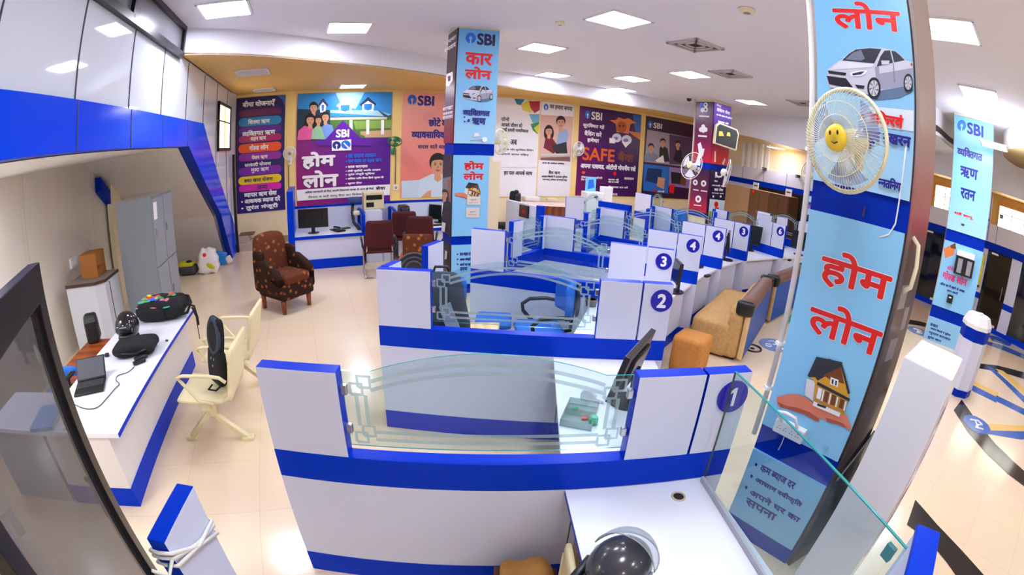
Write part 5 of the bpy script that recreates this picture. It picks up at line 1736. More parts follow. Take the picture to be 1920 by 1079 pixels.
# office chair behind the desk
def office_chair(name, label, loc, rz, fabric, back='round', arms=True, z_seat=.46, group=None, hb=.52):
    t = thing(name, label, 'chair', loc, rz, group)
    m = MB()
    for k in range(5):
        a = k * 2 * pi / 5
        m.tube([(0, 0, .10), (.27 * cos(a), .27 * sin(a), .065)], [.026, .016], BK, 6)
    m.build('star_base', t)
    for k in range(5):
        a = k * 2 * pi / 5
        m = MB(); m.ell((.28 * cos(a), .28 * sin(a), .03), (.03, .03, .03), BK, 10, 8); m.build('caster', t)
    m = MB(); m.lathe([(.03, .08), (.03, .25), (.02, .25), (.02, z_seat - .05)], BK, 12); m.build('gas_column', t)
    m = MB(); m.rbox((0, 0, z_seat), (.48, .46, .09), .045, fabric, n=8); m.build('seat', t)
    m = MB()
    def curve(q): return (q.x * (1 - .18 * max(0, q.z / (hb / 2)) ** 2), q.y - .10 * (q.x / .23) ** 2 + .05, q.z)
    m.rbox((0, .235, z_seat + .16 + hb / 2), (.44, .07, hb), .035 if back != 'round' else .035, fabric, n=10, fn=curve); m.build('backrest', t)
    m = MB(); m.tube([(0, .1, z_seat - .03), (0, .30, z_seat + .0), (0, .31, z_seat + .2), (0, .29, z_seat + .34)], .02, BK, 8); m.rbox((0, .30, z_seat + .16 + hb / 2), (.34, .03, hb * .8), .015, BK, n=6, fn=curve); m.build('back_shell', t)
    if arms:
        for sx in (-1, 1):
            m = MB(); m.tube(smooth_pts([Vector((sx * .22, .05, z_seat - .02)), Vector((sx * .29, .03, z_seat + .02)), Vector((sx * .30, -.1, z_seat + .17)), Vector((sx * .29, -.04, z_seat + .22)), Vector((sx * .28, .12, z_seat + .23)), Vector((sx * .25, .22, z_seat + .2))], 4) if False else
                             [(sx * .22, .02, z_seat - .02), (sx * .29, -.04, z_seat + .01), (sx * .30, -.12, z_seat + .10), (sx * .30, -.13, z_seat + .17), (sx * .29, -.06, z_seat + .225), (sx * .28, .10, z_seat + .235), (sx * .25, .22, z_seat + .22)], .02, BK, 8); m.build('armrest', t)
    return t
BLUF = M('blue_fabric', (30, 108, 206), .85, bump=.2, scale=80)
q = at(128, 740, .45)
t = thing('clerk_chair', 'blue seat with black armrest tucked behind the desk by the glass door', 'chair', V3(q + Vector((-.12, -.02)) - dd * .12, 0), R(daz - 90))
m = MB(); m.rbox((0, 0, .43), (.46, .46, .08), .035, BLUF, n=6); m.build('seat', t)
m = MB(); m.tube([(.2, .0, .42), (.25, .0, .44), (.26, 0, .64)], .016, BK, 8); m.rbox((.26, 0, .655), (.06, .24, .03), .014, BK, n=4); m.build('armrest', t)
m = MB(); m.lathe([(.03, .06), (.03, .39)], BK, 10)
for k in range(5):
    a = k * 2 * pi / 5; m.tube([(0, 0, .09), (.26 * cos(a), .26 * sin(a), .03)], .018, BK, 6)
m.build('star_base', t)
m = MB(); m.rbox((0, .26, .53), (.42, .06, .22), .03, BLUF, n=6); m.tube([(0, .1, .4), (0, .27, .42), (0, .27, .5)], .02, BK, 6); m.build('backrest', t)

# grey steel locker
lx0, lx1, ly0, ly1 = -4.37, -3.41, .32, .90
t = thing('steel_locker', 'tall grey steel locker under the gallery', 'locker', V3(LW.xy(lx0, ly0), 0), R(115.36))
LG = M('locker_grey', (128, 134, 142), .4, var=.02); LGF = M('locker_front', (142, 147, 152), .4)
w_, d_ = lx1 - lx0, ly1 - ly0
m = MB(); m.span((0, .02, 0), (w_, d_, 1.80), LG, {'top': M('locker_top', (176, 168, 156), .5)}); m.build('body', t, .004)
for k in range(2):
    x0 = .015 + k * w_ / 2
    for z0, z1 in ((.06, .88), (.90, 1.77)):
        m = MB(); m.span((x0, 0, z0), (x0 + w_ / 2 - .025, .022, z1), LGF); d_o = m.build('door', t, .003)
        m = MB(); m.span((x0 + .04, -.018, (z0 + z1) / 2 - .05), (x0 + .07, .0, (z0 + z1) / 2 + .05), ST); m.build('door_handle', d_o)
m = MB(); m.span((.03, -.004, 1.50), (.17, -.001, 1.72), PAPER); m.build('paper_notice', t)
# low corner cabinet and carton
cx0, cx1, cy0, cy1 = -4.98, -4.40, .98, 1.60
t = thing('corner_cabinet', 'low white cabinet with brown top left of the grey locker', 'cabinet', V3(LW.xy(cx0, cy0), 0), R(115.36))
w_, d_ = cx1 - cx0, cy1 - cy0
prof = [(0, d_), (0, .12), (.10, 0), (w_, 0), (w_, d_)]
m = MB(); m.prism(prof, 0, .91, M('cabinet_white', (206, 208, 214), .35)); m.build('body', t)
m = MB(); m.prism([(-.02, d_ + .0), (-.02, .11), (.09, -.02), (w_ + .0, -.02), (w_, d_)], .912, .95, M('taupe_top', (134, 122, 112), .5), M('brown_edge', (70, 46, 34), .5)); m.build('cabinet_top', t)
m = MB(); m.span((.24, -.006, .05), (.252, -.001, .88), BK); m.build('door_gap', t)
q = at(214, 495, .95)
t = thing('carton', 'brown cardboard carton on the low cabinet beside the locker', 'box', V3(LW.xy(-4.62, 1.28), .951), R(118))
KRAFT = M('cardboard', (160, 100, 42), .8)
m = MB(); m.span((-.15, -.14, 0), (.18, .14, .30), KRAFT); m.build('body', t, .004)
m = MB(); m.span((-.15, -.02, .3005), (.18, .02, .302), M('tape_brown', (132, 84, 40), .4)); m.build('parcel_tape', t)
m = MB(); m.span((-.15, -.142, .10), (-.02, -.1405, .14), M('tape_brown')); m.build('parcel_tape', t)
# bags on the floor
q = at(352, 516, 0)
t = thing('floor_bag', 'yellow and black bag on the floor at the foot of the stair, left one', 'bag', V3(q + Vector((-.0, .05)), 0), R(20))
m = MB(); m.rbox((0, 0, .10), (.42, .30, .2), .09, M('dark_grey_fabric', (62, 64, 68), .8), n=8); m.build('body', t)
m = MB(); m.rbox((-.02, 0, .21), (.34, .26, .10), .05, M('yellow_fabric', (206, 200, 30), .7), n=6); m.ell((.05, -.05, .25), (.08, .06, .04), BKM, 10, 6); m.build('yellow_flap', t)
q = at(388, 514, 0)
t = thing('plastic_bag', 'white plastic carrier bag with red flower print on the floor', 'bag', V3(q + Vector((.0, .1)), 0), R(30))
def crump(v): return (v.x * (1 - .35 * max(0, v.z) / .3) + .012 * sin(v.z * 40), v.y * (1 - .5 * max(0, v.z) / .3), v.z + .015 * sin(v.x * 30))
m = MB(); m.rbox((0, 0, .24), (.44, .30, .48), .08, M('white_film', (236, 230, 228), .4), n=12, fn=crump); m.build('body', t)
m = MB(); m.ell((-.05, -.13, .38), (.04, .012, .04), RED, 10, 6); m.build('flower_print', t)
m = MB(); m.ell((.06, -.15, .16), (.10, .015, .05), M('yellow_fabric'), 10, 6, Matrix.Rotation(.5, 3, 'Y')); m.build('yellow_print', t)
q = at(406, 500, 0)
t = thing('blue_packet', 'bright blue packet leaning behind the white carrier bag', 'packet', V3(q + Vector((.05, .12)), 0), R(30))
m = MB(); m.rbox((0, 0, .14), (.26, .10, .28), .03, M('bright_blue', (20, 130, 220), .5), Matrix.Rotation(.25, 3, 'Y'), n=5); m.build('body', t)
m = MB(); m.rbox((.18, -.02, .10), (.14, .06, .16), .03, M('white_film'), Matrix.Rotation(-.4, 3, 'Y'), n=5); m.build('white_wrapper', t)

# ------------------------------------------------------------------ cream waiting bench
ln_, rn_ = at(356, 822, 0), at(472, 823, 0)
fx = (rn_ - ln_).normalized()                                   # across the seat, towards the back
ax = Vector((-fx.y, fx.x))                                     # along the bench, away from us
c0 = (ln_ + rn_) / 2
t = thing('waiting_bench', 'cream two-seat waiting bench with armrests beside the long desk', 'bench', V3(c0, 0), atan2(fx.y, fx.x))
BLEN = .98
for y in (0, BLEN):
    m = MB()
    m.tube([(.02, y, .30), (-.27, y, .02)], [.034, .03], CRM, 4); m.tube([(-.03, y, .29), (.27, y, .02)], [.034, .03], CRM, 4)
    m.span((-.32, y - .035, 0.0), (-.22, y + .035, .03), CRM); m.span((.22, y - .035, 0.0), (.33, y + .035, .03), CRM)
    m.lathe([(.045, .24), (.045, .40)], CRM, 12, Matrix.Translation((0, y, 0)))
    m.build('leg_frame', t, .004)
m = MB(); m.span((-.04, -.1, .33), (.04, BLEN + .1, .39), CRM); m.build('beam', t, .004)
for k, yc in enumerate((.12, .84)):
    m = MB()
    def dish(v): return (v.x, v.y, v.z - .02 * (1 - (v.x / .23) ** 2))
    m.rbox((-.02, yc, .43), (.46, .48, .035), .015, CRM, n=8, fn=dish)
    m.tube([(.18, yc - .23, .43), (.235, yc - .23, .45), (.26, yc - .23, .52)], .018, CRM, 6); m.tube([(.18, yc + .23, .43), (.235, yc + .23, .45), (.26, yc + .23, .52)], .018, CRM, 6)
    m.build('seat', t)
    m = MB(); m.T = Matrix.Translation((.235, yc, .43)) @ Matrix.Rotation(R(13), 4, 'Y')
    m.rbox((0, 0, .21), (.04, .48, .44), .016, CRM, n=8); m.build('backrest', t)
for y in (-.14, .38, .58, 1.10):
    m = MB(); m.tube([(.10, y, .42), (-.02, y, .44), (-.14, y, .60), (-.18, y, .645), (-.12, y, .66), (.10, y, .655), (.20, y, .64), (.25, y, .60)], .015, CRM, 8); m.build('armrest', t)
# black back cushion
a = c0 + ax * .12 + fx * .08
t = thing('back_cushion', 'black and dark teal two-lobed back cushion leaning in the nearer bench seat', 'cushion', V3(a, .455), atan2(fx.y, fx.x) + R(42))
m = MB(); m.T = Matrix.Rotation(R(10), 4, 'Y')
def ring_pts(zc, ry, rz_, n=20): return [(0, ry * cos(2 * pi * i / n), zc + rz_ * sin(2 * pi * i / n)) for i in range(n)]
m.rbox((0, 0, .155), (.08, .30, .31), .04, BKM, n=8, fn=lambda v: (v.x, v.y * (1 - .25 * (v.z / .15) ** 2), v.z)); m.build('lower_lobe', t)
m = MB(); m.T = Matrix.Rotation(R(10), 4, 'Y')
m.rbox((0, 0, .40), (.07, .25, .30), .035, BKM, n=8, fn=lambda v: (v.x, v.y * (1 - .30 * (v.z / .15) ** 2), v.z))
m.build('upper_lobe', t)
m = MB(); m.T = Matrix.Rotation(R(10), 4, 'Y')
m.tube([(p_[0] - .02, p_[1], p_[2]) for p_ in ring_pts(.40, .105, .135)], .022, M('teal_piping', (34, 52, 66), .6), 8, True)
m.build('teal_rim', t)
for (y, z) in ((-.03, .22), (.03, .215), (0, .16)):
    m = MB(); m.T = Matrix.Rotation(R(10), 4, 'Y'); m.ell((-.043, y, z), (.004, .008, .012), GR, 8, 6); m.build('button', t)
m = MB(); m.tube([(0, -.1, .03), (-.08, -.12, .015), (-.12, -.05, .012), (-.06, .0, .012)], .008, BKM, 6); m.build('strap', t)

# ------------------------------------------------------------------ glass entrance door, far left foreground
FRD = M('black_door_frame', (15, 14, 15), .35)
e0 = at(65, 493, 1.98)
dv_ = at(65, 493, 1.98) - at(0, 553, 1.98)
daz_ = math.degrees(atan2(dv_.y, dv_.x))
DP = Plane(e0, daz_)
dr = struct(MB().build('door_entrance'))
m = MB(); m.T = DP.M()
m.span((-.9, -.02, 1.87), (0, .03, 1.98), FRD); m.span((-.075, -.02, 0), (0, .03, 1.98), FRD); m.span((-.9, -.02, 0), (0, .03, .12), FRD); m.span((-.9, -.02, 0), (-.83, .03, 1.98), FRD)
m.build('door_frame', dr, .003)
m = MB(); m.T = DP.M(); m.span((-.84, .0, .11), (-.07, .008, 1.88), DOORG); m.build('door_glass', dr)
m = MB(); m.T = DP.M()
hz_ = 1.12
m.tube([(-.03, .03, hz_ + .08), (0.0, .07, hz_ + .09), (.04, .085, hz_ + .06), (.085, .08, hz_ - .0), (.10, .075, hz_ - .08)], .011, BK, 8)
m.span((-.05, .03, hz_ - .06), (-.015, .045, hz_ + .12), DG); m.build('door_handle', dr)
m = MB(); m.T = DP.M(); m.span((-.012, .0, 1.81), (.018, .03, 1.83), DG); m.build('door_bolt', dr)
# things on the desk end seen through the door glass
q = at(125, 805, dz)
t = thing('blue_folder', 'pale blue folder on the desk end behind the glass door', 'folder', V3(q + Vector((-.3, .0)), Zd), R(daz - 80))
m = MB(); m.span((-.12, -.17, 0), (.12, .17, .03), M('folder_blue', (120, 170, 220), .5)); m.build('cover', t, .003)
m = MB(); m.span((-.115, -.165, .005), (.122, .165, .025), PAPER); m.build('papers', t)

# ------------------------------------------------------------------ armchairs, visitor chairs, wall counter at the back left
FLOR = spots_mat('brown_floral_fabric', (44, 20, 8), (186, 112, 44), 11.0, .34, .85, (120, 56, 20))
FLOR_LIT = spots_mat('brown_floral_lit', (96, 46, 22), (196, 128, 62), 11.0, .34, .85, (150, 84, 40))  # same floral fabric, paler: the light on it is put into the colour
l1, l2, l3 = at(532, 592), at(493, 579), at(583, 570)
fwd = (l1 - l2).normalized(); sidev = Vector((-fwd.y, fwd.x))
cc = (l2 + (l3 - l1) * .5) + fwd * .26
t = thing('armchair', 'brown floral wing armchair on the open floor by the blue post', 'armchair', V3(cc, 0), atan2(fwd.y, fwd.x))
m = MB(); m.rbox((.02, 0, .31), (.62, .60, .24), .05, FLOR, n=6); m.build('base', t)
m = MB(); m.rbox((.08, 0, .47), (.52, .46, .14), .05, FLOR_LIT, n=8); m.build('seat_cushion', t)
m = MB(); m.rbox((-.27, 0, .66), (.16, .60, .80), .06, FLOR_LIT, n=10, fn=lambda v: (v.x - .12 * max(0, v.z + .1), v.y * (1 - .18 * max(0, v.z / .4) ** 2), v.z * (1 - .10 * (v.y / .3) ** 2 * (v.z > 0)))); m.build('backrest', t)
for s_ in (-1, 1):
    m = MB(); m.rbox((.0, s_ * .30, .50), (.60, .12, .46), .05, FLOR, n=10, fn=lambda v: (v.x, v.y, v.z - (.14 * max(0, (v.x + .0) / .3) if v.z > 0 else 0)))
    m.rbox((-.2, s_ * .29, .72), (.22, .10, .24), .04, FLOR, n=6); m.build('armrest', t)
for (x, y) in ((.24, .24), (.24, -.24), (-.24, .24), (-.24, -.24)):
    m = MB(); m.tube([(x, y, .22), (x, y, .0)], [.042, .028], WOODR, 8); m.build('leg', t)

def seat_back_chair(name, label, loc, rz, fabric, group=None):
    """steel cantilever visitor chair, seen from behind; faces local +y"""
    t = thing(name, label, 'chair', loc, rz, group)
    m = MB(); m.rbox((0, .0, .45), (.48, .46, .08), .035, fabric, n=8); m.build('seat', t)
    m = MB(); m.rbox((0, -.24, .74), (.48, .10, .48), .05, fabric, n=10, fn=lambda v: (v.x * (1 - .08 * (v.z / .23)), v.y - .03 * v.z / .23 + .03 * (v.x / .23) ** 2, v.z)); m.build('backrest', t)
    m = MB()
    for s_ in (-1, 1):
        m.tube([(s_ * .2, -.22, .62), (s_ * .22, -.24, .46), (s_ * .24, -.1, .43), (s_ * .25, .22, .42), (s_ * .25, .24, .05), (s_ * .25, .22, .013), (s_ * .25, -.24, .013)], .013, ST, 8)
    m.tube([(-.25, -.24, .013), (.25, -.24, .013)], .013, ST, 8); m.build('frame', t)
    for s_ in (-1, 1):
        m = MB(); m.tube([(s_ * .24, -.2, .44), (s_ * .285, -.22, .55), (s_ * .29, -.16, .655), (s_ * .29, .06, .66), (s_ * .285, .16, .6), (s_ * .25, .17, .44)], .017, BK, 8); m.build('armrest', t)
    return t
MARF = M('maroon_fabric', (74, 6, 16), .8, bump=.2, scale=70)
GRPR = 'maroon visitor chairs at the wall counter'
seat_back_chair('visitor_chair', 'maroon visitor chair with steel frame, the left one at the wall counter', V3(Vector((-2.30, 7.55)), 0), R(22), MARF, GRPR)
seat_back_chair('visitor_chair', 'maroon visitor chair at the second wall desk, higher of the overlapping two', V3(Vector((-1.66, 8.10)), 0), R(6), MARF, GRPR)
seat_back_chair('visitor_chair', 'maroon visitor chair overlapped by its neighbour, between left chair and tall one', V3(Vector((-2.10, 8.62)), 0), R(14), MARF, GRPR)
q = at(783, 446, .9)
t = thing('floral_chair', 'brown armchair with gold-spotted floral back, facing the wall counter', 'armchair', V3(q + Vector((-.02, .10)), 0), R(8))
m = MB(); m.rbox((0, .0, .70), (.44, .09, .46), .03, FLOR_LIT, n=8); m.build('backrest', t)
m = MB(); m.rbox((0, .28, .40), (.44, .50, .14), .04, FLOR_LIT, n=6); m.build('seat', t)
for s_ in (-1, 1):
    m = MB(); m.rbox((s_ * .25, .24, .52), (.09, .52, .10), .04, M('orange_leather', (176, 84, 30), .4), n=6); m.build('armrest', t)
    for y in (.04, .5):
        m = MB(); m.tube([(s_ * .2, y, .36), (s_ * .2, y, 0)], .025, WOODR, 6); m.build('leg', t)

# wall counter with two desks
P0 = at(551, 509); WCAZ = 25
WC = Plane(P0, WCAZ)
wd_, wl_ = .86, WC(684, 500)[0]
t = thing('wall_counter', 'white and blue bank counter with screens under the home loan poster', 'counter', V3(P0, 0), R(WCAZ))
zpost = height(P0, 549, 359)
m = MB(); m.span((-.06, 0, 0), (.06, wd_ + .3, zpost), BL); m.build('end_panel', t, .003)
zt_ = height(WC.xy(.1), 560, 445)
m = MB(); m.span((.06, .03, .12), (wl_, .07, zt_ - .04), WH); m.build('front_panel', t)
m = MB(); m.span((.06, .02, 0), (wl_, .08, .18), BL); m.build('kick_plate', t)
m = MB(); m.span((.06, -.0, zt_ - .06), (wl_ + .05, wd_, zt_), WD, {'front': BL}); m.build('desktop', t, .002)
zb_ = on_plane(557, 388, WC.xy(0, wd_), WCAZ)[2]
m = MB(); m.span((.06, wd_, 0), (3.9, wd_ + .05, zb_), WH); m.span((.06, wd_ - .01, zb_ - .04), (3.9, wd_ + .06, zb_), BL); m.build('back_screen', t)
for k, x in enumerate((wl_ - .03, wl_ + .60)):
    m = MB()
    for (y0, y1, z0, z1) in ((.0, .06, zt_, zt_ + .32), (wd_ - .08, wd_ - .02, zt_, zt_ + .34), (0, wd_, zt_ - .03, zt_ + .08)):
        m.span((x, y0, z0), (x + .06, y1, z1), BL)
    m.tube([(x + .03, .03, zt_ + .32), (x + .03, wd_ * .5, zt_ + .36), (x + .03, wd_ - .05, zt_ + .34)], .028, BL, 4); m.build('divider_frame', t)
    m = MB(); m.span((x + .026, .06, zt_ + .08), (x + .034, wd_ - .08, zt_ + .33), GL); m.build('divider_glass', t)
m = MB(); m.span((wl_ + .06, .18, 0), (wl_ + .38, wd_, zt_ + .36), WH); m.span((wl_ + .38, .22, 0), (wl_ + .59, wd_, zt_ + .02), WH); m.build('pedestal', t, .003)
m = MB(); m.span((wl_ + .68, .05, zt_ - .06), (3.9, wd_, zt_), WD, {'front': BL}); m.build('second_desktop', t)
m = MB(); m.span((wl_ + .68, .10, .1), (3.9, .14, zt_ - .06), WH); m.build('second_front', t)

def monitor(label, loc, rz, w=.44, h=.28, stand=.12, back=False, tilt=6, lit=None, name='computer_monitor', group=None):
    """flat screen facing local -y"""
    t = thing(name, label, 'monitor', loc, rz, group)
    m = MB(); m.T = Matrix.Translation((0, 0, stand + h / 2)) @ Matrix.Rotation(R(-tilt), 4, 'X')
    m.span((-w / 2, -.018, -h / 2), (w / 2, .018, h / 2), BK); m.span((-w * .3, .016, -h * .32), (w * .3, .04, h * .32), BK); m.build('housing', t, .005)
    m = MB(); m.T = Matrix.Translation((0, 0, stand + h / 2)) @ Matrix.Rotation(R(-tilt), 4, 'X')
    m.span((-w / 2 + .015, -.0195, -h / 2 + .018), (w / 2 - .015, -.0182, h / 2 - .015), lit or M('screen_black', (28, 30, 34), .12)); m.build('display', t)
    m = MB(); m.span((-.035, .02, .01), (.035, .05, stand + h * .45), BK)
    m.prism(scircle(.11, 20), 0, .014, BK); m.build('stand', t)
    return t
zt1 = zt_ + .001
monitor('black monitor seen from behind on the wall counter under the home loan poster', V3(WC.xy(.42, .30), zt1), R(WCAZ + 176), .58, .36, .10)
GKB = 'keyboards on the counters'
def keyboard(label, loc, rz):
    t = thing('keyboard', label, 'keyboard', loc, rz, GKB)
    m = MB(); m.span((-.20, -.07, 0), (.20, .07, .018), BK); m.build('body', t, .004)
    m = MB()
    for r_ in range(4):
        m.span((-.19, -.058 + r_ * .03, .018), (.19, -.058 + r_ * .03 + .022, .021), DG)
    m.build('keys', t)
keyboard('black keyboard beside the back of the monitor on the wall counter', V3(WC.xy(.95, .50), zt1), R(WCAZ + 20))
def desk_phone(label, loc, rz):
    t = thing('desk_phone', label, 'telephone', loc, rz, 'desk telephones')
    m = MB(); m.slab([(-.09, 0), (.09, 0), (.09, .025), (-.09, .06)], -.09, .09, BK); m.build('base', t, .006)
    m = MB(); m.tube([(-.07, -.10, .07), (-.05, -.09, .085), (-.05, .09, .085), (-.07, .10, .07)], .018, BK, 8); m.build('handset', t)
desk_phone('black desk phone on the wall counter right of the monitor', V3(WC.xy(.92, .28), zt1), R(WCAZ + 30))
q = WC.xy(wl_ - .14, .55)
t = thing('webcam_stand', 'black stand with blue bag hung on it at the counter divider', 'stand', V3(q, zt1), R(WCAZ))
m = MB(); m.tube([(.10, -.3, .0), (.0, -.1, .12), (-.02, 0, .3), (0, 0, .52)], .03, BK, 8); m.build('post', t)
m = MB(); m.rbox((.02, -.05, .55), (.26, .16, .12), .05, M('slate_blue_bag', (50, 70, 130), .7), n=6); m.build('hung_bag', t)
m = MB(); m.rbox((.06, -.08, .3), (.14, .1, .09), .03, CR, n=4); m.build('cream_clip', t)
q = at(714, 383, zt_ + .33)
t = thing('counter_printer', 'cream receipt printer with dark front on the wall counter pedestal', 'printer', V3(WC.xy(wl_ + .26, .60), zt_ + .361), R(WCAZ))
m = MB(); m.span((-.2, -.15, 0), (.2, .15, .32), M('cream_device', (222, 208, 160), .5)); m.build('housing', t, .01)
m = MB(); m.span((-.15, -.156, .18), (.16, -.149, .27), BK); m.span((-.15, -.156, .04), (.0, -.149, .13), BK); m.build('display', t)
monitor('black monitor on the second wall desk beside the maroon banner', V3(WC.xy(wl_ + 1.62, .62), zt1), R(WCAZ - 50), .5, .30, .06)
t = thing('computer_tower', 'black upright computer case at the left end of the second wall desk', 'computer', V3(WC.xy(wl_ + .86, .50), zt1), R(WCAZ))
m = MB(); m.rbox((0, 0, .20), (.20, .40, .40), .04, BK, n=6); m.build('case', t)
m = MB(); m.span((-.06, -.204, .26), (.06, -.199, .34), DG); m.build('drive_bay', t)
keyboard('black keyboard on the second wall desk', V3(WC.xy(wl_ + 1.5, .30), zt1), R(WCAZ))
m = MB(); m.rbox((0, 0, .02), (.16, .08, .04), .01, DG, n=4); tag(m.build('stapler', None, 0, V3(WC.xy(wl_ + 1.25, .5), zt1)), 'small dark device on the second wall desk left of its keyboard', 'device')

# ------------------------------------------------------------------ inside the cubicles
office_chair('clerk_chair', 'blue office chair with black arm behind the number 2 partition', V3((.28, 4.14), 0), R(-82), BLUF, 'round', True, .50, None, .34)
t = thing('stool', 'low blue stool seat beside the pale wooden stand behind the number 2 partition', 'stool', V3((-.17, 4.36), 0), 0)
m = MB(); m.rbox((0, 0, .50), (.36, .34, .08), .035, BLUF, n=8); m.build('seat', t)
for k in range(4):
    m = MB(); m.tube([(.12 * cos(k * pi / 2 + .8), .12 * sin(k * pi / 2 + .8), .43), (.17 * cos(k * pi / 2 + .8), .17 * sin(k * pi / 2 + .8), 0)], .014, BK, 6); m.build('leg', t)
q = at(845, 600, .58)
t = thing('wooden_stand', 'pale wooden stand under the dark rucksack behind the number 2 partition', 'stand', V3((-.50, 3.66), 0), R(8))
m = MB(); m.prism([(-.24, -.24), (.36, -.20), (.44, .24), (-.24, .26)], .58, .64, WOODL); m.build('top', t, .004)
m = MB(); m.span((-.20, -.18, 0), (.30, .18, .58), WOODL); m.build('body', t)
t = thing('rucksack', 'dark grey rucksack with pale print behind the glass of the number 2 partition', 'rucksack', V3((-.565, 3.60), .641), R(6))
DKR = M('charcoal_fabric', (46, 54, 68), .7, bump=.15, scale=50)
m = MB(); m.rbox((0, 0, .27), (.40, .26, .54), .10, DKR, n=10, fn=lambda v: (v.x * (1 - .22 * v.z / .27) + .05 * (v.z < 0) * v.z * -1, v.y, v.z)); m.build('body', t)
m = MB(); m.slab([(-.02, .30), (.07, .34), (.15, .12), (.06, .06)], -.150, -.128, M('pale_print', (168, 176, 190), .6)); m.build('printed_patch', t)
m = MB(); m.rbox((.14, .06, .38), (.12, .14, .22), .05, BLUF, n=6); m.build('blue_pocket', t)
m = MB(); m.tube([(-.08, .05, .52), (-.06, .05, .58), (.04, .05, .58), (.06, .05, .52)], .012, BK, 6); m.build('handle', t)
m = MB(); m.rbox((0, 0, .03), (.40, .27, .06), .03, BK, n=5); m.build('base_trim', t)
# dark mesh chair left of it
q = at(776, 474, .96)
t = thing('mesh_chair', 'dark mesh-backed chair with rounded top behind the left end of the number 2 partition', 'chair', V3(q, 0), R(10))
MESH = M('mesh_grey', (74, 76, 82), .6)
m = MB(); m.slab(scircle(.20, 28, 0, .76), -.02, .02, M('mesh_dark', (40, 42, 46), .7)); m.span((-.2, -.02, .45), (.2, .02, .76), M('mesh_dark')); m.build('backrest', t)
m = MB()
for r_ in (.20, .15, .10): m.tube([(r_ * cos(k * pi / 12), -.022, .76 + r_ * sin(k * pi / 12)) for k in range(13)], .012, MESH, 6)
m.build('rib', t)
m = MB(); m.rbox((0, .24, .45), (.44, .44, .08), .03, BKM, n=6); m.build('seat', t)
m = MB(); m.lathe([(.03, .03), (.03, .42)], BK, 10, Matrix.Translation((0, .24, 0)))
for k in range(5): a = k * 2 * pi / 5; m.tube([(0, .24, .09), (.26 * cos(a), .24 + .26 * sin(a), .03)], .02, BK, 6)
m.build('star_base', t)

# monitors on the arc of desks
Zs = ZB0 + .001
GM = 'black monitors on the counter desks'
def mon_at(px, py, rz, label, **k): return monitor(label, V3(at(px, py, ZB0), Zs), R(rz), group=GM, **k)
p_ = at(1165, 745, ZB0)
monitor('black monitor on the desk behind the etched glass of the number 1 partition', V3((.73, 2.44), Zs), R(-122), .50, .32, .10, tilt=14, group=GM)
mon_at(1404, 470, -60, 'black monitor between the two discs of number 4 and number 3, beside the blue edge', w=.46, h=.36)
mon_at(1420, 474, -130, 'black monitor behind the number 3 panel in front of the brown cupboards', w=.40, h=.34) if False else None
mon_at(1362, 488, 62, 'thin grey monitor right of the farther number 4 disc', w=.34, h=.34, lit=M('screen_bluegrey', (110, 140, 160), .2))
mon_at(1497, 478, -50, 'black monitor beyond the number 6 partition next to the pipe of the nearest column', w=.40, h=.34)
mon_at(1264, 548, -95, 'small dark screen behind the number 3 disc on its desk', w=.30, h=.24)
# tray with stationery and tape dispenser on the first desk
t = thing('stationery_tray', 'clear plastic tray with green and red bits on the desk behind the number 1 glass', 'tray', V3(at(1087, 782, ZB0), Zs), R(-18))
TR = glass('clear_plastic', (226, 236, 232), .25, .1, .25, (220, 226, 224))
m = MB(); m.span((-.09, -.13, 0), (.09, .13, .004), TR)
for (a, b) in (((-.09, -.13), (-.086, .13)), ((.086, -.13), (.09, .13)), ((-.09, -.13), (.09, -.126)), ((-.09, .126), (.09, .13)), ((-.09, .0), (.09, .003))): m.span((a[0], a[1], 0), (b[0], b[1], .045), TR)
m.build('tray_shell', t)
t2 = thing('glue_pot', 'little green pot at the right end of the clear tray', 'pot', V3(at(1112, 795, ZB0), Zs + .0), 0)
m = MB(); m.lathe([(.026, 0), (.028, .03), (.026, .04)], M('green_pot', (70, 190, 140), .3), 16); m.build('body', t2)
m = MB(); m.lathe([(.02, .04), (.02, .05)], M('green_lid', (120, 214, 172), .3), 16); m.build('lid', t2)
for (px, py, c, nm, lab) in ((1078, 770, (60, 170, 130), 'eraser', 'green eraser inside the clear tray, left'), (1096, 788, (232, 110, 90), 'stamp_pad', 'small red pad inside the clear tray')):
    m = MB(); m.rbox((0, 0, .012), (.04, .025, .014), .004, M('bit_%s' % nm, c, .5), n=3); tag(m.build(nm, None, 0, V3(at(px, py, ZB0), Zs)), lab, 'stationery')
t = thing('tape_dispenser', 'white tape dispenser on the desk behind the number 1 glass', 'tape dispenser', V3(at(1112, 752, ZB0), Zs), R(-20))
m = MB(); m.slab([(-.08, 0), (.05, 0), (.07, .02), (.02, .03), (-.02, .07), (-.06, .075), (-.08, .05)], -.02, .02, WHT); m.build('body', t, .004)
m = MB(); m.T = Matrix.Translation((-.035, .022, .045)) @ Matrix.Rotation(pi / 2, 4, 'X'); m.lathe([(.016, 0), (.024, 0), (.024, .012), (.016, .012)], M('teal_roll', (90, 200, 180), .4), 16); m.build('tape_roll', t)
t = thing('pen_holder', 'round grey pen holder on the desk behind the number 2 glass', 'pen holder', V3(at(1108, 574, ZB0), Zs), 0)
m = MB(); m.lathe([(.05, 0), (.06, .06), (.06, .07)], M('taupe_cup', (130, 116, 100), .5), 16); m.build('cup', t)
m = MB(); m.lathe([(.0, .0705), (.05, .0705)], BK, 16); m.build('inside', t)
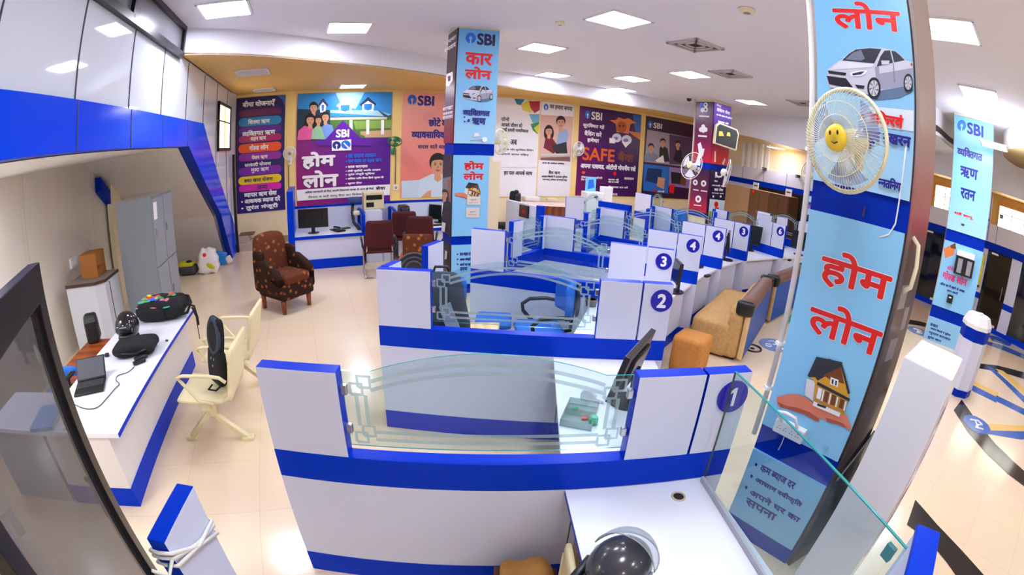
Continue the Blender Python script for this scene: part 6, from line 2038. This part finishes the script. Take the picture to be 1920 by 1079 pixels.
for (px, py, lab) in ((1326, 520, 'small black stapler on the desk right of the number 4 disc'), (1313, 503, 'dark round pad on the desk behind the nearer number 4 disc'), (1480, 490, 'flat black mouse pad beyond the number 6 partition')):
    m = MB(); m.rbox((0, 0, .018), (.12, .06, .036), .012, BK, n=4); tag(m.build('desk_gadget', None, 0, V3(at(px, py, ZB0), Zs), R(40)), lab, 'stationery')

# helmet, chair and jacket in the lower foreground
hc = at(1160, 1068, ZB0 + .10)
t = thing('open_face_helmet', 'grey open-face helmet with raised clear visor on the nearest desk', 'helmet', V3(hc, Zs), R(48))
HG = spots_mat('scuffed_grey_shell', (52, 52, 58), (96, 96, 104), 16, .12, .3)
m = MB(); m.ell((0, 0, .115), (.135, .118, .118), M('grey_helmet', (58, 58, 64), .22, var=.3, scale=18, coat=.3), 32, 18, None, -.95); m.build('shell', t)
m = MB(); m.tube([(.02, -.115, .09), (-.06, -.13, .06), (-.14, -.11, .03), (-.19, -.03, .02), (-.18, .06, .02), (-.10, .12, .04), (.0, .118, .08)], .022, BK, 8); m.build('chin_guard', t)
m = MB()
vs_, fs_ = [], []
nU, nV = 18, 12
for i in range(nU + 1):
    for j in range(nV + 1):
        a = R(-88 + 176 * i / nU); b_ = R(14 + 74 * j / nV)
        rr = .146
        vs_.append((.012 + rr * cos(b_) * cos(a), rr * .90 * cos(b_) * sin(a), .118 + rr * sin(b_) * 1.05))
for i in range(nU):
    for j in range(nV):
        k = i * (nV + 1) + j
        fs_.append((k, k + 1, k + nV + 2, k + nV + 1))
m.add(vs_, fs_, CLEAR, True); v_o = m.build('visor', t)
m = MB(); m.tube(vs_[0:nV + 1] + vs_[-nV - 1:][::-1], .0022, GR, 5); m.tube(vs_[0::nV + 1], .003, GR, 5); m.build('visor_rim', v_o)
for sy in (-1, 1):
    m = MB(); m.ell((.02, sy * .116, .12), (.02, .008, .02), GR, 12, 8); m.build('visor_pivot', t)
q = at(1072, 1030, .70)
t = thing('wooden_chair', 'pale wooden chair back tucked against the nearest desk, bottom edge', 'chair', V3(at(1082, 1040, .66) + Vector((-.03, -.13)), 0), R(92))
m = MB(); m.rbox((0, 0, .60), (.34, .035, .20), .015, M('cream_wood', (216, 196, 148), .4), n=6); m.build('backrest', t)
for x in (-.18, .18):
    for y in (.0, -.0 + .38):
        m = MB(); m.tube([(x, y, 0), (x, y, .60 if y == 0 else .40)], .018, M('cream_wood'), 6); m.build('leg', t)
m = MB(); m.span((-.2, -.01, .38), (.2, .40, .41), M('cream_wood')); m.build('seat', t)
t = thing('cloth_bundle', 'orange-brown cloth bundle under the nearest desk, bottom edge', 'cloth', V3(at(1040, 1074, .36) + Vector((-.13, .0)), .305), 0)
m = MB(); m.rbox((0, 0, .0), (.26, .24, .14), .06, M('tan_cloth', (180, 124, 58), .8, var=.2), n=10, fn=lambda v: (v.x, v.y, v.z + .02 * sin(v.x * 30) + .015 * cos(v.y * 34))); m.build('folds', t)
t = thing('footstool', 'low dark box seat carrying the cloth bundle under the nearest desk', 'stool', V3(at(1040, 1074, .36) + Vector((-.13, .0)), 0), 0)
m = MB(); m.span((-.16, -.13, .19), (.16, .13, .232), WOOD); m.build('top', t)
for x in (-.13, .13):
    for y in (-.1, .1):
        m = MB(); m.span((x - .015, y - .015, 0), (x + .015, y + .015, .19), WOOD); m.build('leg', t)

# ------------------------------------------------------------------ sofas facing the counters
CORK = M('mottled_tan_fabric', (198, 158, 100), .85, var=.28, scale=30, bump=.25)
CORK2 = M('orange_tan_fabric', (198, 132, 62), .85, var=.26, scale=30, bump=.25)
LEA = M('brown_leather', (112, 76, 64), .45, var=.06)
BPAN = M('blue_back_panel', (4, 74, 160), .35, spec=.15)
def sofa(a, b, label, ends=True, depth=.50, zroll=.66, z0=.06):
    a, b = Vector(a), Vector(b); d = b - a; L_ = d.length
    t = thing('sofa', label, 'sofa', V3(a, 0), atan2(d.y, d.x), 'curved tan sofas')
    m = MB(); m.span((0, -.02, z0), (L_, .02, zroll - .03), BPAN, {'left': WOODL}); m.build('back_panel', t)
    m = MB(); m.span((0.02, .02, z0), (L_ - .02, .05, zroll - .04), WOODL); m.build('back_frame', t)
    m = MB(); m.rbox((L_ / 2, .07, zroll + .01), (L_ - .1, .21, .17), .08, LEA, n=10); m.build('top_roll', t)
    for x in (.035, L_ - .035):
        m = MB(); m.rbox((x, .07, zroll + .005), (.11, .225, .185), .05, BK, n=6); m.build('roll_end', t)
    m = MB(); m.rbox((L_ / 2, .16, .33), (L_ - .04, .22, .62), .07, CORK, n=10); m.build('backrest', t)
    m = MB(); m.rbox((L_ / 2, .20 + depth / 2, .23), (L_ - .02, depth, .42), .05, CORK, n=10); m.build('seat', t)
    m = MB(); m.span((.08, .1, 0), (L_ - .08, .10 + depth, .04), BK); m.build('plinth', t)
    return t
sofa(at(1385, 684), at(1431, 610), 'tan sofa with blue back and brown roll, nearer one beside the nearest column')
sofa(at(1440, 609), at(1500, 573), 'tan sofa with blue back and brown roll, farther one at the pipe of the column', depth=.26)
q = at(1300, 625, .42)
t = thing('pouffe', 'small orange-tan box seat at the near end of the closer sofa', 'seat', V3(at(1303, 628, .42) + Vector((-.02, -.02)), 0), R(48))
m = MB(); m.rbox((0, 0, .23), (.36, .36, .40), .04, CORK2, n=8); m.build('body', t)
m = MB(); m.span((-.17, -.16, 0), (.17, .16, .04), BK); m.build('plinth', t)

# ------------------------------------------------------------------ kiosk and drop box on the right
KZ = 1.53
k_fl, k_fr = at(1695, 669, KZ), at(1786, 714, KZ)
k_br = at(1806, 673, KZ)
kv = k_fr - k_fl
kd = (k_br - k_fr)
t = thing('white_kiosk', 'tall plain white kiosk box beside the nearest column', 'kiosk', V3(k_fl, 0))
o_ = [Vector((0, 0)), kv, kv + kd, kd]
KW = M('kiosk_white', (234, 235, 241), .35, var=.01)
m = MB()
ob_ = [o_[0] - kv * .14, o_[1], o_[2], o_[3] - kv * .14]
m.add([V3(v, .03) for v in ob_] + [V3(v, KZ) for v in o_], [(3, 2, 1, 0), (4, 5, 6, 7), (0, 1, 5, 4), (1, 2, 6, 5), (2, 3, 7, 6), (3, 0, 4, 7)], KW); m.build('body', t, .006)
m = MB(); cen = (o_[0] + o_[2]) / 2; m.prism([tuple(cen + (v - cen) * .95) for v in o_], 0, .03, BK); m.build('plinth', t)
kp = Plane(k_fr, math.degrees(atan2(kd.y, kd.x)))
pp_ = Poster('kiosk_print', 'faded magenta print on the right side of the white kiosk', kp, .02, kd.length - .02, .45, 1.40, M('kiosk_side', (222, 214, 226), .35), 'panel', -.001, .004)
for (z, h, c) in ((.82, .1, 'print_plum'), (.55, .2, 'print_mauve'), (.3, .12, 'print_maroon'), (.1, .12, 'print_plum')):
    pp_.pill(.2, z, .8, z + h, M(c))
pp_.done()
# octagonal drop box
q = at(1800, 747)
t = thing('drop_box', 'white drop box with blue bands and sloped white top on the tiled floor', 'drop box', V3(q + Vector((.14, .2)), 0), R(10))
hb_ = height(q + Vector((.1, .15)), 1815, 640)
oct_ = [(.27 * cos(pi / 8 + k * pi / 4), .27 * sin(pi / 8 + k * pi / 4)) for k in range(8)]
oc = lambda s_: [(p_[0] * s_, p_[1] * s_) for p_ in oct_]
ht = .92
m = MB(); m.prism(oc(.92), .1, ht - .16, WH); m.build('body', t)
m = MB(); m.prism(oc(.93), ht - .16, ht, BD); m.build('blue_band', t)
m = MB(); m.prism(oc(.93), 0, .1, BD); m.build('kick_band', t)
m = MB()
n8 = len(oct_)
vs_ = [(p_[0] * .95, p_[1] * .95, ht) for p_ in oct_] + [(p_[0] * .95, p_[1] * .95, ht + .05) for p_ in oct_] + [(p_[0] * .72, p_[1] * .72, ht + .16) for p_ in oct_]
fs_ = []
for r_ in range(2):
    for k in range(n8): fs_.append((r_ * n8 + k, r_ * n8 + (k + 1) % n8, (r_ + 1) * n8 + (k + 1) % n8, (r_ + 1) * n8 + k))
fs_.append([2 * n8 + k for k in range(n8)])
m.add(vs_, fs_, WHT); m.build('lid', t)
m = MB(); m.span((-.1, -.03, ht + .16), (.1, .03, ht + .18), WHT); m.build('slot_cover', t)

# switchgear and boxes on the far right column, socket strip on the near one
a, b = FC(1792, 448), FC(1830, 505)
xm_, zm_ = (a[0] + b[0]) / 2, (a[1] + b[1]) / 2
t = thing('switchgear_box', 'black and white switch box mounted on the far right column', 'switch box', V3(FC.xy(xm_, -.02), 0), R(-53))
m = MB(); m.span((-.20, -.12, 1.28), (.20, 0, 1.58), BK); m.build('housing', t, .006)
m = MB(); m.span((-.20, -.14, 1.59), (.18, 0, 1.68), WHT); m.build('cover', t, .004)
for x in (-.15, .05):
    m = MB(); m.span((x, -.126, 1.31), (x + .10, -.119, 1.55), GR); m.build('breaker_row', t)
a = FC(1781, 560)
t = thing('socket_box', 'small black socket box on the far right column below the switch box', 'socket', V3(FC.xy(a[0], -.02), a[1]), R(-53))
m = MB(); m.span((-.06, -.06, -.07), (.06, 0, .07), BK); m.build('housing', t, .004)
m = MB(); m.span((-.03, -.062, .02), (.02, -.059, .04), WHT); m.build('label_plate', t)
a = NR(1476, 800)
t = thing('extension_board', 'white extension socket board tied to the nearest column above the lower blue belt', 'socket board', V3(NR.xy(NR(1488, 800)[0], -.022), NR(1488, 800)[1]), R(NR.az))
m = MB(); m.span((-.10, -.05, -.045), (.10, -.001, .035), WHT); m.build('body', t, .006)
m = MB()
for k in range(4):
    for (dx, dz_) in ((-.008, -.006), (.008, -.006), (0, .010)): m.ell((-.065 + k * .042 + dx, -.0505, dz_ - .005), (.003, .002, .003), BK, 6, 4)
m.build('socket_holes', t)
m = MB(); m.tube([(-.06, -.045, .03), (-.10, -.07, .09), (-.04, -.08, .11), (.02, -.07, .10), (.05, -.06, .04)], .009, WHT, 6); m.build('handle', t)
m = MB(); m.tube([(-.02, -.03, -.04), (-.022, -.02, -.10), (-.03, -.012, -.16)], .003, WHT, 5); m.build('cord', t)

# ------------------------------------------------------------------ fans
def fan(label, loc, face_az, tilt, r, cage, hub, blade, arm_to=None, spokes=60, name='wall_fan', smile=False, detail=True):
    """wall fan; the cage opens along local -y"""
    t = thing(name, label, 'fan', loc, R(face_az + 90))
    tm = Matrix.Rotation(R(tilt), 4, 'X')
    m = MB(); m.T = tm
    fr = [(r * k, -.075 * sqrt(max(0, 1 - k * k)) - .02) for k in (0.28, .5, .7, .85, .95, 1.0)]
    bkp = [(r * k, .06 * sqrt(max(0, 1 - k * k)) + .01) for k in (0.28, .5, .7, .85, .95, 1.0)]
    wr = .0016 if r > .2 else .003
    for s_ in range(spokes):
        q = 2 * pi * s_ / spokes
        m.tube([(a_ * cos(q + .25 * (1 - a_ / r)), y_, a_ * sin(q + .25 * (1 - a_ / r))) for a_, y_ in fr], wr, cage, 3)
        if s_ % 2 == 0 and detail: m.tube([(a_ * cos(q), y_, a_ * sin(q)) for a_, y_ in bkp], wr, cage, 3)
    for k in (.45, .72):
        y_ = -.075 * sqrt(1 - k * k) - .02
        m.tube([(r * k * cos(2 * pi * i / 36), y_, r * k * sin(2 * pi * i / 36)) for i in range(36)], wr * 1.3, cage, 4, True)
    m.tube([(r * cos(2 * pi * i / 44), -.008, r * sin(2 * pi * i / 44)) for i in range(44)], .010 if r > .2 else .012, cage, 8, True)
    m.build('cage', t)
    m = MB(); m.T = tm @ Matrix.Rotation(pi / 2, 4, 'X')
    m.lathe([(0.0, .108), (r * .15, .106), (r * .25, .100), (r * .27, .090), (r * .25, .084)], hub, 28)
    h_ = m.build('hub_cap', t)
    if smile:
        for (x, z) in ((-.022, .018), (.018, .022)):
            m = MB(); m.T = tm; m.ell((x, -.107, z), (.006, .003, .010), BK, 8, 6); m.build('eye_dot', h_)
        m = MB(); m.T = tm; m.tube([(-.014, -.1065, -.016), (.002, -.1075, -.024), (.020, -.1075, -.016)], .003, BK, 5); m.build('mouth_mark', h_)
    m = MB(); m.T = tm
    for k in range(3):
        q0 = k * 2 * pi / 3 + .4
        vs_, fs_ = [], []
        for i in range(9):
            for j in range(5):
                rr = r * (.2 + .68 * i / 8)
                q = q0 + (.20 + .95 * (i / 8) ** .6) * (j / 4 - .3)
                vs_.append((rr * cos(q), -.01 + .035 * (j / 4 - .5), rr * sin(q)))
        for i in range(8):
            for j in range(4):
                a_ = i * 5 + j; fs_.append((a_, a_ + 1, a_ + 6, a_ + 5))
        m.add(vs_, fs_, blade, True)
    m.build('blades', t)
    m = MB(); m.T = tm @ Matrix.Rotation(-pi / 2, 4, 'X'); m.lathe([(r * .22, .01), (r * .26, .05), (r * .24, .12), (r * .12, .15)], cage, 20); m.build('motor_housing', t)
    if arm_to is not None:
        inv = Matrix.Rotation(-R(face_az + 90), 3, 'Z')
        e_ = inv @ (Vector(arm_to) - Vector(loc))
        m = MB(); m.tube([(0, .10, -.02), (0, .12, -.10), tuple(e_ + Vector((0, 0, -.02))) if False else ((e_.x * .6), .12 + (e_.y - .12) * .5, min(-.14, e_.z)), tuple(e_)], .022, cage, 8); m.build('bracket', t)
        m = MB(); m.rbox(tuple(e_), (.09, .06, .16), .02, cage, n=4); m.build('wall_plate', t)
    return t
FB = glass('fan_blade_clear', (196, 206, 232), .3, .1, .35, (160, 172, 222))
d_ = ray(1588, 263); k_ = 2.06 / hypot(d_.x, d_.y)
fl = (d_.x * k_, d_.y * k_, CAM_H + d_.z * k_)
hx = NR(1640, 345)
fan('large cream wall fan with yellow smiling hub on the nearest column', fl, 197, 4, .215, M('fan_cream', (232, 226, 190), .4), M('fan_yellow', (240, 204, 50), .4), FB, V3(NR.xy(nw * .36, -.03), 2.34), 84, smile=True)
a = NR.xy(nw * .93, -.02)
m = MB(); pts = [NR.xy(NR(*q)[0], -.022).to_3d() + Vector((0, 0, NR(*q)[1])) for q in ((1700, 272), (1695, 320), (1690, 355), (1686, 385), (1680, 420), (1668, 440), (1650, 445))]
m.tube([tuple(v) for v in pts], .0045, WHT, 6); tag(m.build('white_cable'), 'thin white cord hanging down the nearest column from the fan', 'cord')
t = thing('hook', 'small brown hook on the upper blue belt of the nearest column', 'hook', V3(NR.xy(NR(1622, 398)[0], -.01), NR(1622, 398)[1]), R(NR.az))
m = MB(); m.tube([(0, -.002, .025), (0, -.012, .0), (0, -.02, -.02), (0, -.03, -.01)], .005, WOOD, 6); m.build('body', t)
q = NS(1700, 420)
t = thing('handle_bar', 'pale plastic handle on the side of the nearest column', 'handle', V3(NS.xy(.06, -.02), 1.92), R(ns_az))
m = MB(); m.tube([(0, 0, -.13), (0, -.04, -.10), (0, -.05, .0), (0, -.04, .10), (0, 0, .13)], .013, CR, 8); m.build('grip', t)

WFC, WFB = M('fan_white', (240, 238, 234), .4), M('fan_blade_white', (222, 224, 230), .4)
def fan_on(plane, px, py, off, *a_, **k):
    x, z = plane(px, py)
    return x, z
PWO = Plane(PW.xy(0, -.22), 26.5)
x, z = PWO(543, 288)
fan('small beige wall fan between the navy and home loan posters', V3(PW.xy(x, -.22), z), -62, 0, .15, WFC, GR, WFB, V3(PW.xy(x, -.02), z - .2), 24, detail=False)
x, z = PWO(740, 265)
fan('green wall fan seen on edge between the home loan and pink posters', V3(PW.xy(x, -.25), z), -80, 50, .17, M('fan_green', (40, 140, 84), .4), M('fan_green'), M('fan_green'), V3(PW.xy(x, -.02), z - .25), 24, detail=False)
x, z = PWO(1085, 279)
fan('small white wall fan between the couple and safe posters', V3(PW.xy(x, -.22), z), -55, 0, .2, WFC, WFC, WFB, V3(PW.xy(x, -.02), z - .2), 24, detail=False)
d_ = ray(937, 266); k_ = 7.1 / hypot(d_.x, d_.y)
fan('cream wall fan turned sideways at the right edge of the middle column', (d_.x * k_, d_.y * k_, CAM_H + d_.z * k_), -30, 0, .19, M('fan_cream'), M('fan_cream'), WFB, V3(CL_R.xy(.60, .1), CAM_H + d_.z * k_ - .12), 24, detail=False)
d_ = ray(1297, 311); k_ = 12.2 / hypot(d_.x, d_.y)
fan('white wall fan on the left corner of the purple column', (d_.x * k_, d_.y * k_, CAM_H + d_.z * k_), 205, -14, .36, WFC, M('fan_cream'), WFB, V3(C2L.xy(.3, -.02), CAM_H + d_.z * k_ - .1), 28, detail=False)
d_ = ray(1362, 325); k_ = 12.0 / hypot(d_.x, d_.y)
fan('white wall fan on the right face of the purple column', (d_.x * k_, d_.y * k_, CAM_H + d_.z * k_), -20, 10, .36, WFC, WFC, WFB, V3(C2R.xy(.25, -.02), CAM_H + d_.z * k_ - .1), 28, detail=False)
d_ = ray(1524, 328); k_ = 10.0 / hypot(d_.x, d_.y)
fan('grey wall fan on the half hidden column left of the nearest column', (d_.x * k_, d_.y * k_, CAM_H + d_.z * k_), 200, 0, .30, M('fan_grey', (190, 190, 188), .4), M('fan_cream'), WFB, V3(HC.xy(x0 + .2, -.02), CAM_H + d_.z * k_ - .1), 28, detail=False)
# regulators under the wall fans
for (px, py, lab) in ((742, 352, 'white round fan regulator low on the yellow strip left of the pink poster'),):
    x, z = PW(px, py)
    t = thing('fan_regulator', lab, 'switch', V3(PW.xy(x, 0), z), R(26.5))
    m = MB(); m.span((-.06, -.03, -.06), (.06, 0, .06), WHT); m.build('plate', t, .006)
    m = MB(); m.T = Matrix.Rotation(pi / 2, 4, 'X'); m.lathe([(.035, .03), (.03, .05)], GR, 16); m.build('knob', t)
for (pa, pb, lab) in (((541, 300), (541, 358), 'thin dark conduit below the beige fan beside the navy poster'), ((742, 278), (742, 345), 'thin dark conduit below the green fan beside the pink poster')):
    xa, za = PW(*pa); zb = PW(*pb)[1]
    m = MB(); m.tube([V3(PW.xy(xa, -.012), za), V3(PW.xy(xa, -.012), zb)], .014, M('conduit_grey', (120, 108, 92), .5), 6); tag(m.build('conduit'), lab, 'conduit')
# screen on the purple column
x, z = Plane(C2R.xy(0, -.28), 28)(1361, 256)
t = thing('wall_screen', 'pale-framed dark display screen mounted on the purple column', 'screen', V3(C2R.xy(x, -.28), z), R(4))
out = [(-.36, -.24), (.34, -.34), (.40, .12), (.34, .24), (-.24, .34), (-.33, .26)]
m = MB(); m.slab(out, -.03, .08, CR); m.build('housing', t, .01)
m = MB(); m.slab([(p_[0] * .9, p_[1] * .88) for p_ in out], -.036, -.029, M('screen_reflective', (70, 72, 74), .12)); m.build('display', t)
m = MB(); m.slab([(-.24, -.02), (-.08, -.0), (-.14, .12), (-.24, .1)], -.038, -.0365, M('ink_yellow', (226, 206, 90), .4)); m.slab([(0, .02), (.12, .02), (.1, .12), (.02, .12)], -.038, -.0365, M('ink_yellow')); m.build('screen_text', t)
m = MB(); m.span((-.05, .08, -.05), (.05, .28, .05), BK); m.build('bracket', t)

# ------------------------------------------------------------------ background furniture
# brown desk behind the middle column
q = at(983, 381, .76)
t = thing('brown_desk', 'brown wooden desk with pale pink top under the white poster', 'desk', V3(at(1003, 386, .76), 0), R(8))
m = MB(); m.span((-.22, 0, 0), (1.0, .04, .73), WOOD); m.span((-.22, 0, 0), (-.18, .8, .73), WOOD); m.span((.96, 0, 0), (1.0, .8, .73), WOOD); m.build('body', t)
m = MB(); m.span((-.25, -.03, .73), (1.03, .85, .76), M('pink_top', (232, 202, 194), .35), {'front': WOOD}); m.build('desk_top', t)
for (px, py, s_, mt, nm, lab) in ((997, 372, (.4, .3, .1), PAPER, 'paper_pile', 'white pile of paper on the brown desk, left'), (1035, 372, (.3, .2, .06), CR, 'file_tray', 'cream file tray on the brown desk, right')):
    m = MB(); m.span((-s_[0] / 2, -s_[1] / 2, 0), (s_[0] / 2, s_[1] / 2, s_[2]), mt); tag(m.build(nm, None, .004, V3(at(px, py, .82), .761), R(10)), lab, 'paper')
# white box with counter display and black chair behind the duct
q = at(970, 407, .85)
t = thing('divider_panel', 'white and blue divider with a small red digital display behind the cream duct', 'partition', V3(at(955, 395, 1.2), -.0), R(-58))
m = MB(); m.span((-.1, 0, .0), (.75, .06, 1.36), WH, {'right': BL, 'left': BL}); m.span((.75, -.01, .0), (.85, .07, 1.38), BL); m.span((-.1, -.005, .72), (.75, .065, .86), BL); m.build('body_panel', t)
m = MB(); m.span((.33, -.03, 1.16), (.56, -.0, 1.34), M('display_case', (40, 10, 14), .2)); d_o = m.build('digital_display', t)
m = MB(); m.text('88', .40, 1.22, .10, .06, -.0305, emit('led_red', (200, 20, 30), .5)); m.build('digits', d_o)
office_chair('clerk_chair', 'black chair just right of the cream duct by the white poster', V3(at(945, 400, .8) + Vector((-.02, .2)), 0), R(255), BKM, 'tall', False, .5, None, .62)
# more counter screens in the middle distance
def small_screen(pa, pb, label, z0=.0, **k):
    return partition(at(*pa, ZT), at(*pb, ZT), label, None, k.get('pl', .36), k.get('gr'), 0, (), rp=k.get('rp', True), group='inner counter screens')
small_screen((1062, 369), (1130, 373), 'far inner counter screen left of the white machine', pl=.34, rp=False, gr=.7)
t = thing('white_machine', 'white office machine with a dark slot behind the counter screens', 'machine', V3(at(1112, 358, 1.25), 0), R(10))
m = MB(); m.span((-.22, -.2, 0), (.22, .25, 1.22), WHT); m.span((.24, -.1, 0), (.48, .2, 1.36), WHT); m.build('body', t, .01)
m = MB(); m.ell((.02, -.2, 1.12), (.05, .02, .035), BK, 10, 6); m.build('slot', t)
t = thing('leaflet_stand', 'small bright blue leaflet display standing on the white office machine', 'leaflet', V3(at(1112, 358, 1.25) + Vector((-.05, .1)), 1.2205), R(8))
m = MB(); m.span((-.13, 0, 0), (.13, .02, .36), M('leaflet_blue', (120, 200, 240), .4)); m.build('card', t)
m = MB(); m.slab([(-.08, .05), (.1, .1), (.06, .3), (-.06, .28)], -.003, -.001, INKB); m.build('printed_figure', t)
t = thing('framed_screen', 'blue-topped inner screen frame between the far counters', 'partition', V3(at(1122, 377, ZT), 0), atan2((at(1183, 386, ZT) - at(1122, 377, ZT)).y, (at(1183, 386, ZT) - at(1122, 377, ZT)).x))
L_ = (at(1183, 386, ZT) - at(1122, 377, ZT)).length
m = MB(); m.span((0, 0, ZT - .10), (L_, .06, ZT), BL); m.span((L_ - .06, 0, 0), (L_, .06, ZT), BL); m.span((0, 0, 0), (L_, .05, .3), WH); m.build('frame', t)
m = MB(); m.span((.0, .02, .3), (L_ - .06, .028, ZT - .1), GL); m.build('glass_screen', t)
small_screen((1192, 361), (1240, 370), 'far inner counter screen below the SAFE poster', pl=.5, rp=False, gr=.85)
t = thing('round_cushion_chair', 'blue topped chair behind the farther counter screens below the office poster', 'chair', V3(at(1272, 400, .95), 0), R(0))
m = MB(); m.rbox((0, 0, .78), (.5, .09, .5), .04, BLUF, n=8, fn=lambda v: (v.x * (1 - .25 * max(0, v.z / .25) ** 2), v.y, v.z)); m.build('backrest', t)
m = MB(); m.rbox((0, .24, .46), (.5, .5, .08), .03, BLUF, n=6); m.build('seat', t)
m = MB(); m.tube([(-.22, .0, .5), (-.24, -.05, .7), (-.24, .2, .7), (-.22, .25, .46)], .015, ST, 6); m.tube([(.22, .0, .5), (.24, -.05, .7), (.24, .2, .7), (.22, .25, .46)], .015, ST, 6); m.tube([(0, .24, .42), (0, .24, .02)], .03, BK, 8); m.build('frame', t)
# brown cupboards on the right wall
CB = M('brown_laminate', (128, 88, 58), .4, var=.04); CBL = M('tan_laminate', (196, 156, 116), .4)
xa, xb = RW(1382, 345)[0], RW(1502, 367)[0]
def cupboard(x0_, x1_, mt, label, h=1.62, dep=.5, knobs=True):
    t = thing('cupboard', label, 'cupboard', V3(RW.xy(x0_, -.60), 0), R(-73.3), 'brown cupboards along the right wall')
    m = MB(); m.span((0, 0, 0), (x1_ - x0_, .52, h), mt, {'left': CBL, 'top': CBL}); m.build('body', t)
    if knobs:
        for (u0, u1) in ((.03, .49), (.51, .97)):
            m = MB(); m.span(((x1_ - x0_) * u0, -.02, .08), ((x1_ - x0_) * u1, 0, h - .05), mt); dd_ = m.build('door', t)
            m = MB(); xk = (x1_ - x0_) * (.45 if u0 < .2 else .55); m.span((xk - .02, -.035, h * .55), (xk + .02, -.02, h * .62), ST); m.build('door_handle', dd_)
    return t
cupboard(xa, xa + (xb - xa) * .42, CBL, 'tan cupboard with pale side at the far end of the right wall', knobs=False)
cupboard(xa + (xb - xa) * .43, xa + (xb - xa) * .73, CB, 'brown two-door cupboard with a red tag, left one below the blue fascia band')
cupboard(xa + (xb - xa) * .735, xb, M('brown_laminate_dark', (104, 70, 46), .4), 'darker brown two-door cupboard next to the half hidden column')
for (px, py, lab) in ((1434, 349, 'white notice card on top of the brown cupboard, above the red tag'), (1495, 362, 'white notice card on the cupboard next to the half hidden column')):
    x_ = RW(px, py)[0]
    m = MB(); m.span((-.13, 0, 0), (.13, .02, .22), PAPER); m.span((-.08, -.002, .10), (.08, .0, .14), M('ink_dark')); tag(m.build('notice_card', None, 0, V3(RW.xy(x_, -.45), 1.621), R(-73.3)), lab, 'notice')
x_ = RW(1436, 361)[0]
m = MB(); m.ell((0, 0, 1.52), (.07, .02, .07), RED, 12, 8); tag(m.build('red_tag', None, 0, V3(RW.xy(x_, -.645), 0), R(-73.3)), 'round red tag on the front of the brown cupboard', 'tag')
for (px, py, lab) in ((1438, 318, 'small black camera on the fascia above the brown cupboards, left'), (1501, 332, 'small dark camera on the fascia near the half hidden column'), (1880, 408, 'black camera on the fascia at the right edge')):
    x_, z_ = RW(px, py)
    t = thing('security_camera', lab, 'camera', V3(RW.xy(x_, -.07), z_), R(-73.3))
    m = MB(); m.span((-.05, -.14, -.04), (.05, 0, .05), BK); m.build('body', t, .006)
    m = MB(); m.T = Matrix.Rotation(pi / 2, 4, 'X'); m.lathe([(.03, .14), (.026, .155)], GR, 12); m.build('lens', t)

# ------------------------------------------------------------------ ceiling fittings
def vent(px, py, label, s_=.62, az=26):
    p_ = at(px, py, CEIL)
    t = thing('ceiling_vent', label, 'air vent', V3(p_, CEIL), R(az), 'square ceiling air vents')
    m = MB()
    VN = M('vent_white', (206, 198, 196), .5)
    for k, e in enumerate((s_ / 2, s_ / 2 - .09, s_ / 2 - .17)):
        for (a, b) in (((-e, -e), (e, -e + .045)), ((-e, e - .045), (e, e)), ((-e, -e), (-e + .045, e)), ((e - .045, -e), (e, e))):
            m.span((a[0], a[1], -.03 + .008 * k), (b[0], b[1], -.0), VN)
    m.build('louvre_frame', t)
    m = MB(); m.span((-s_ / 2 + .02, -s_ / 2 + .02, -.006), (s_ / 2 - .02, s_ / 2 - .02, -.001), M('vent_dark', (30, 28, 28), .8)); m.build('dark_core', t)
vent(1304, 84, 'nearest square ceiling air vent')
vent(1370, 138, 'second square ceiling air vent right of the bright panel')
vent(1506, 193, 'farthest ceiling air vent beside the cage of the large fan')
for (px, py, r_, lab) in ((1050, 41, .06, 'small round smoke detector on the ceiling near the largest panel'), (1400, 17, .10, 'round cream ceiling speaker at the top edge')):
    p_ = at(px, py, CEIL)
    t = thing('smoke_detector', lab, 'detector', V3(p_, CEIL))
    m = MB(); m.lathe([(0, -.05), (r_ * .7, -.05), (r_, -.02), (r_, 0)], CR, 20); m.build('housing', t)
    m = MB(); m.lathe([(0, -.056), (r_ * .4, -.054), (r_ * .4, -.05)], GR, 14); m.build('sensor', t)
p_ = at(1292, 185, CEIL)
t = thing('ceiling_camera', 'tiny dark dome camera on the ceiling left of the purple column top', 'camera', V3(p_, CEIL))
m = MB(); m.lathe([(0, -.09), (.05, -.07), (.07, -.02), (.07, 0)], BK, 16); m.build('dome', t)
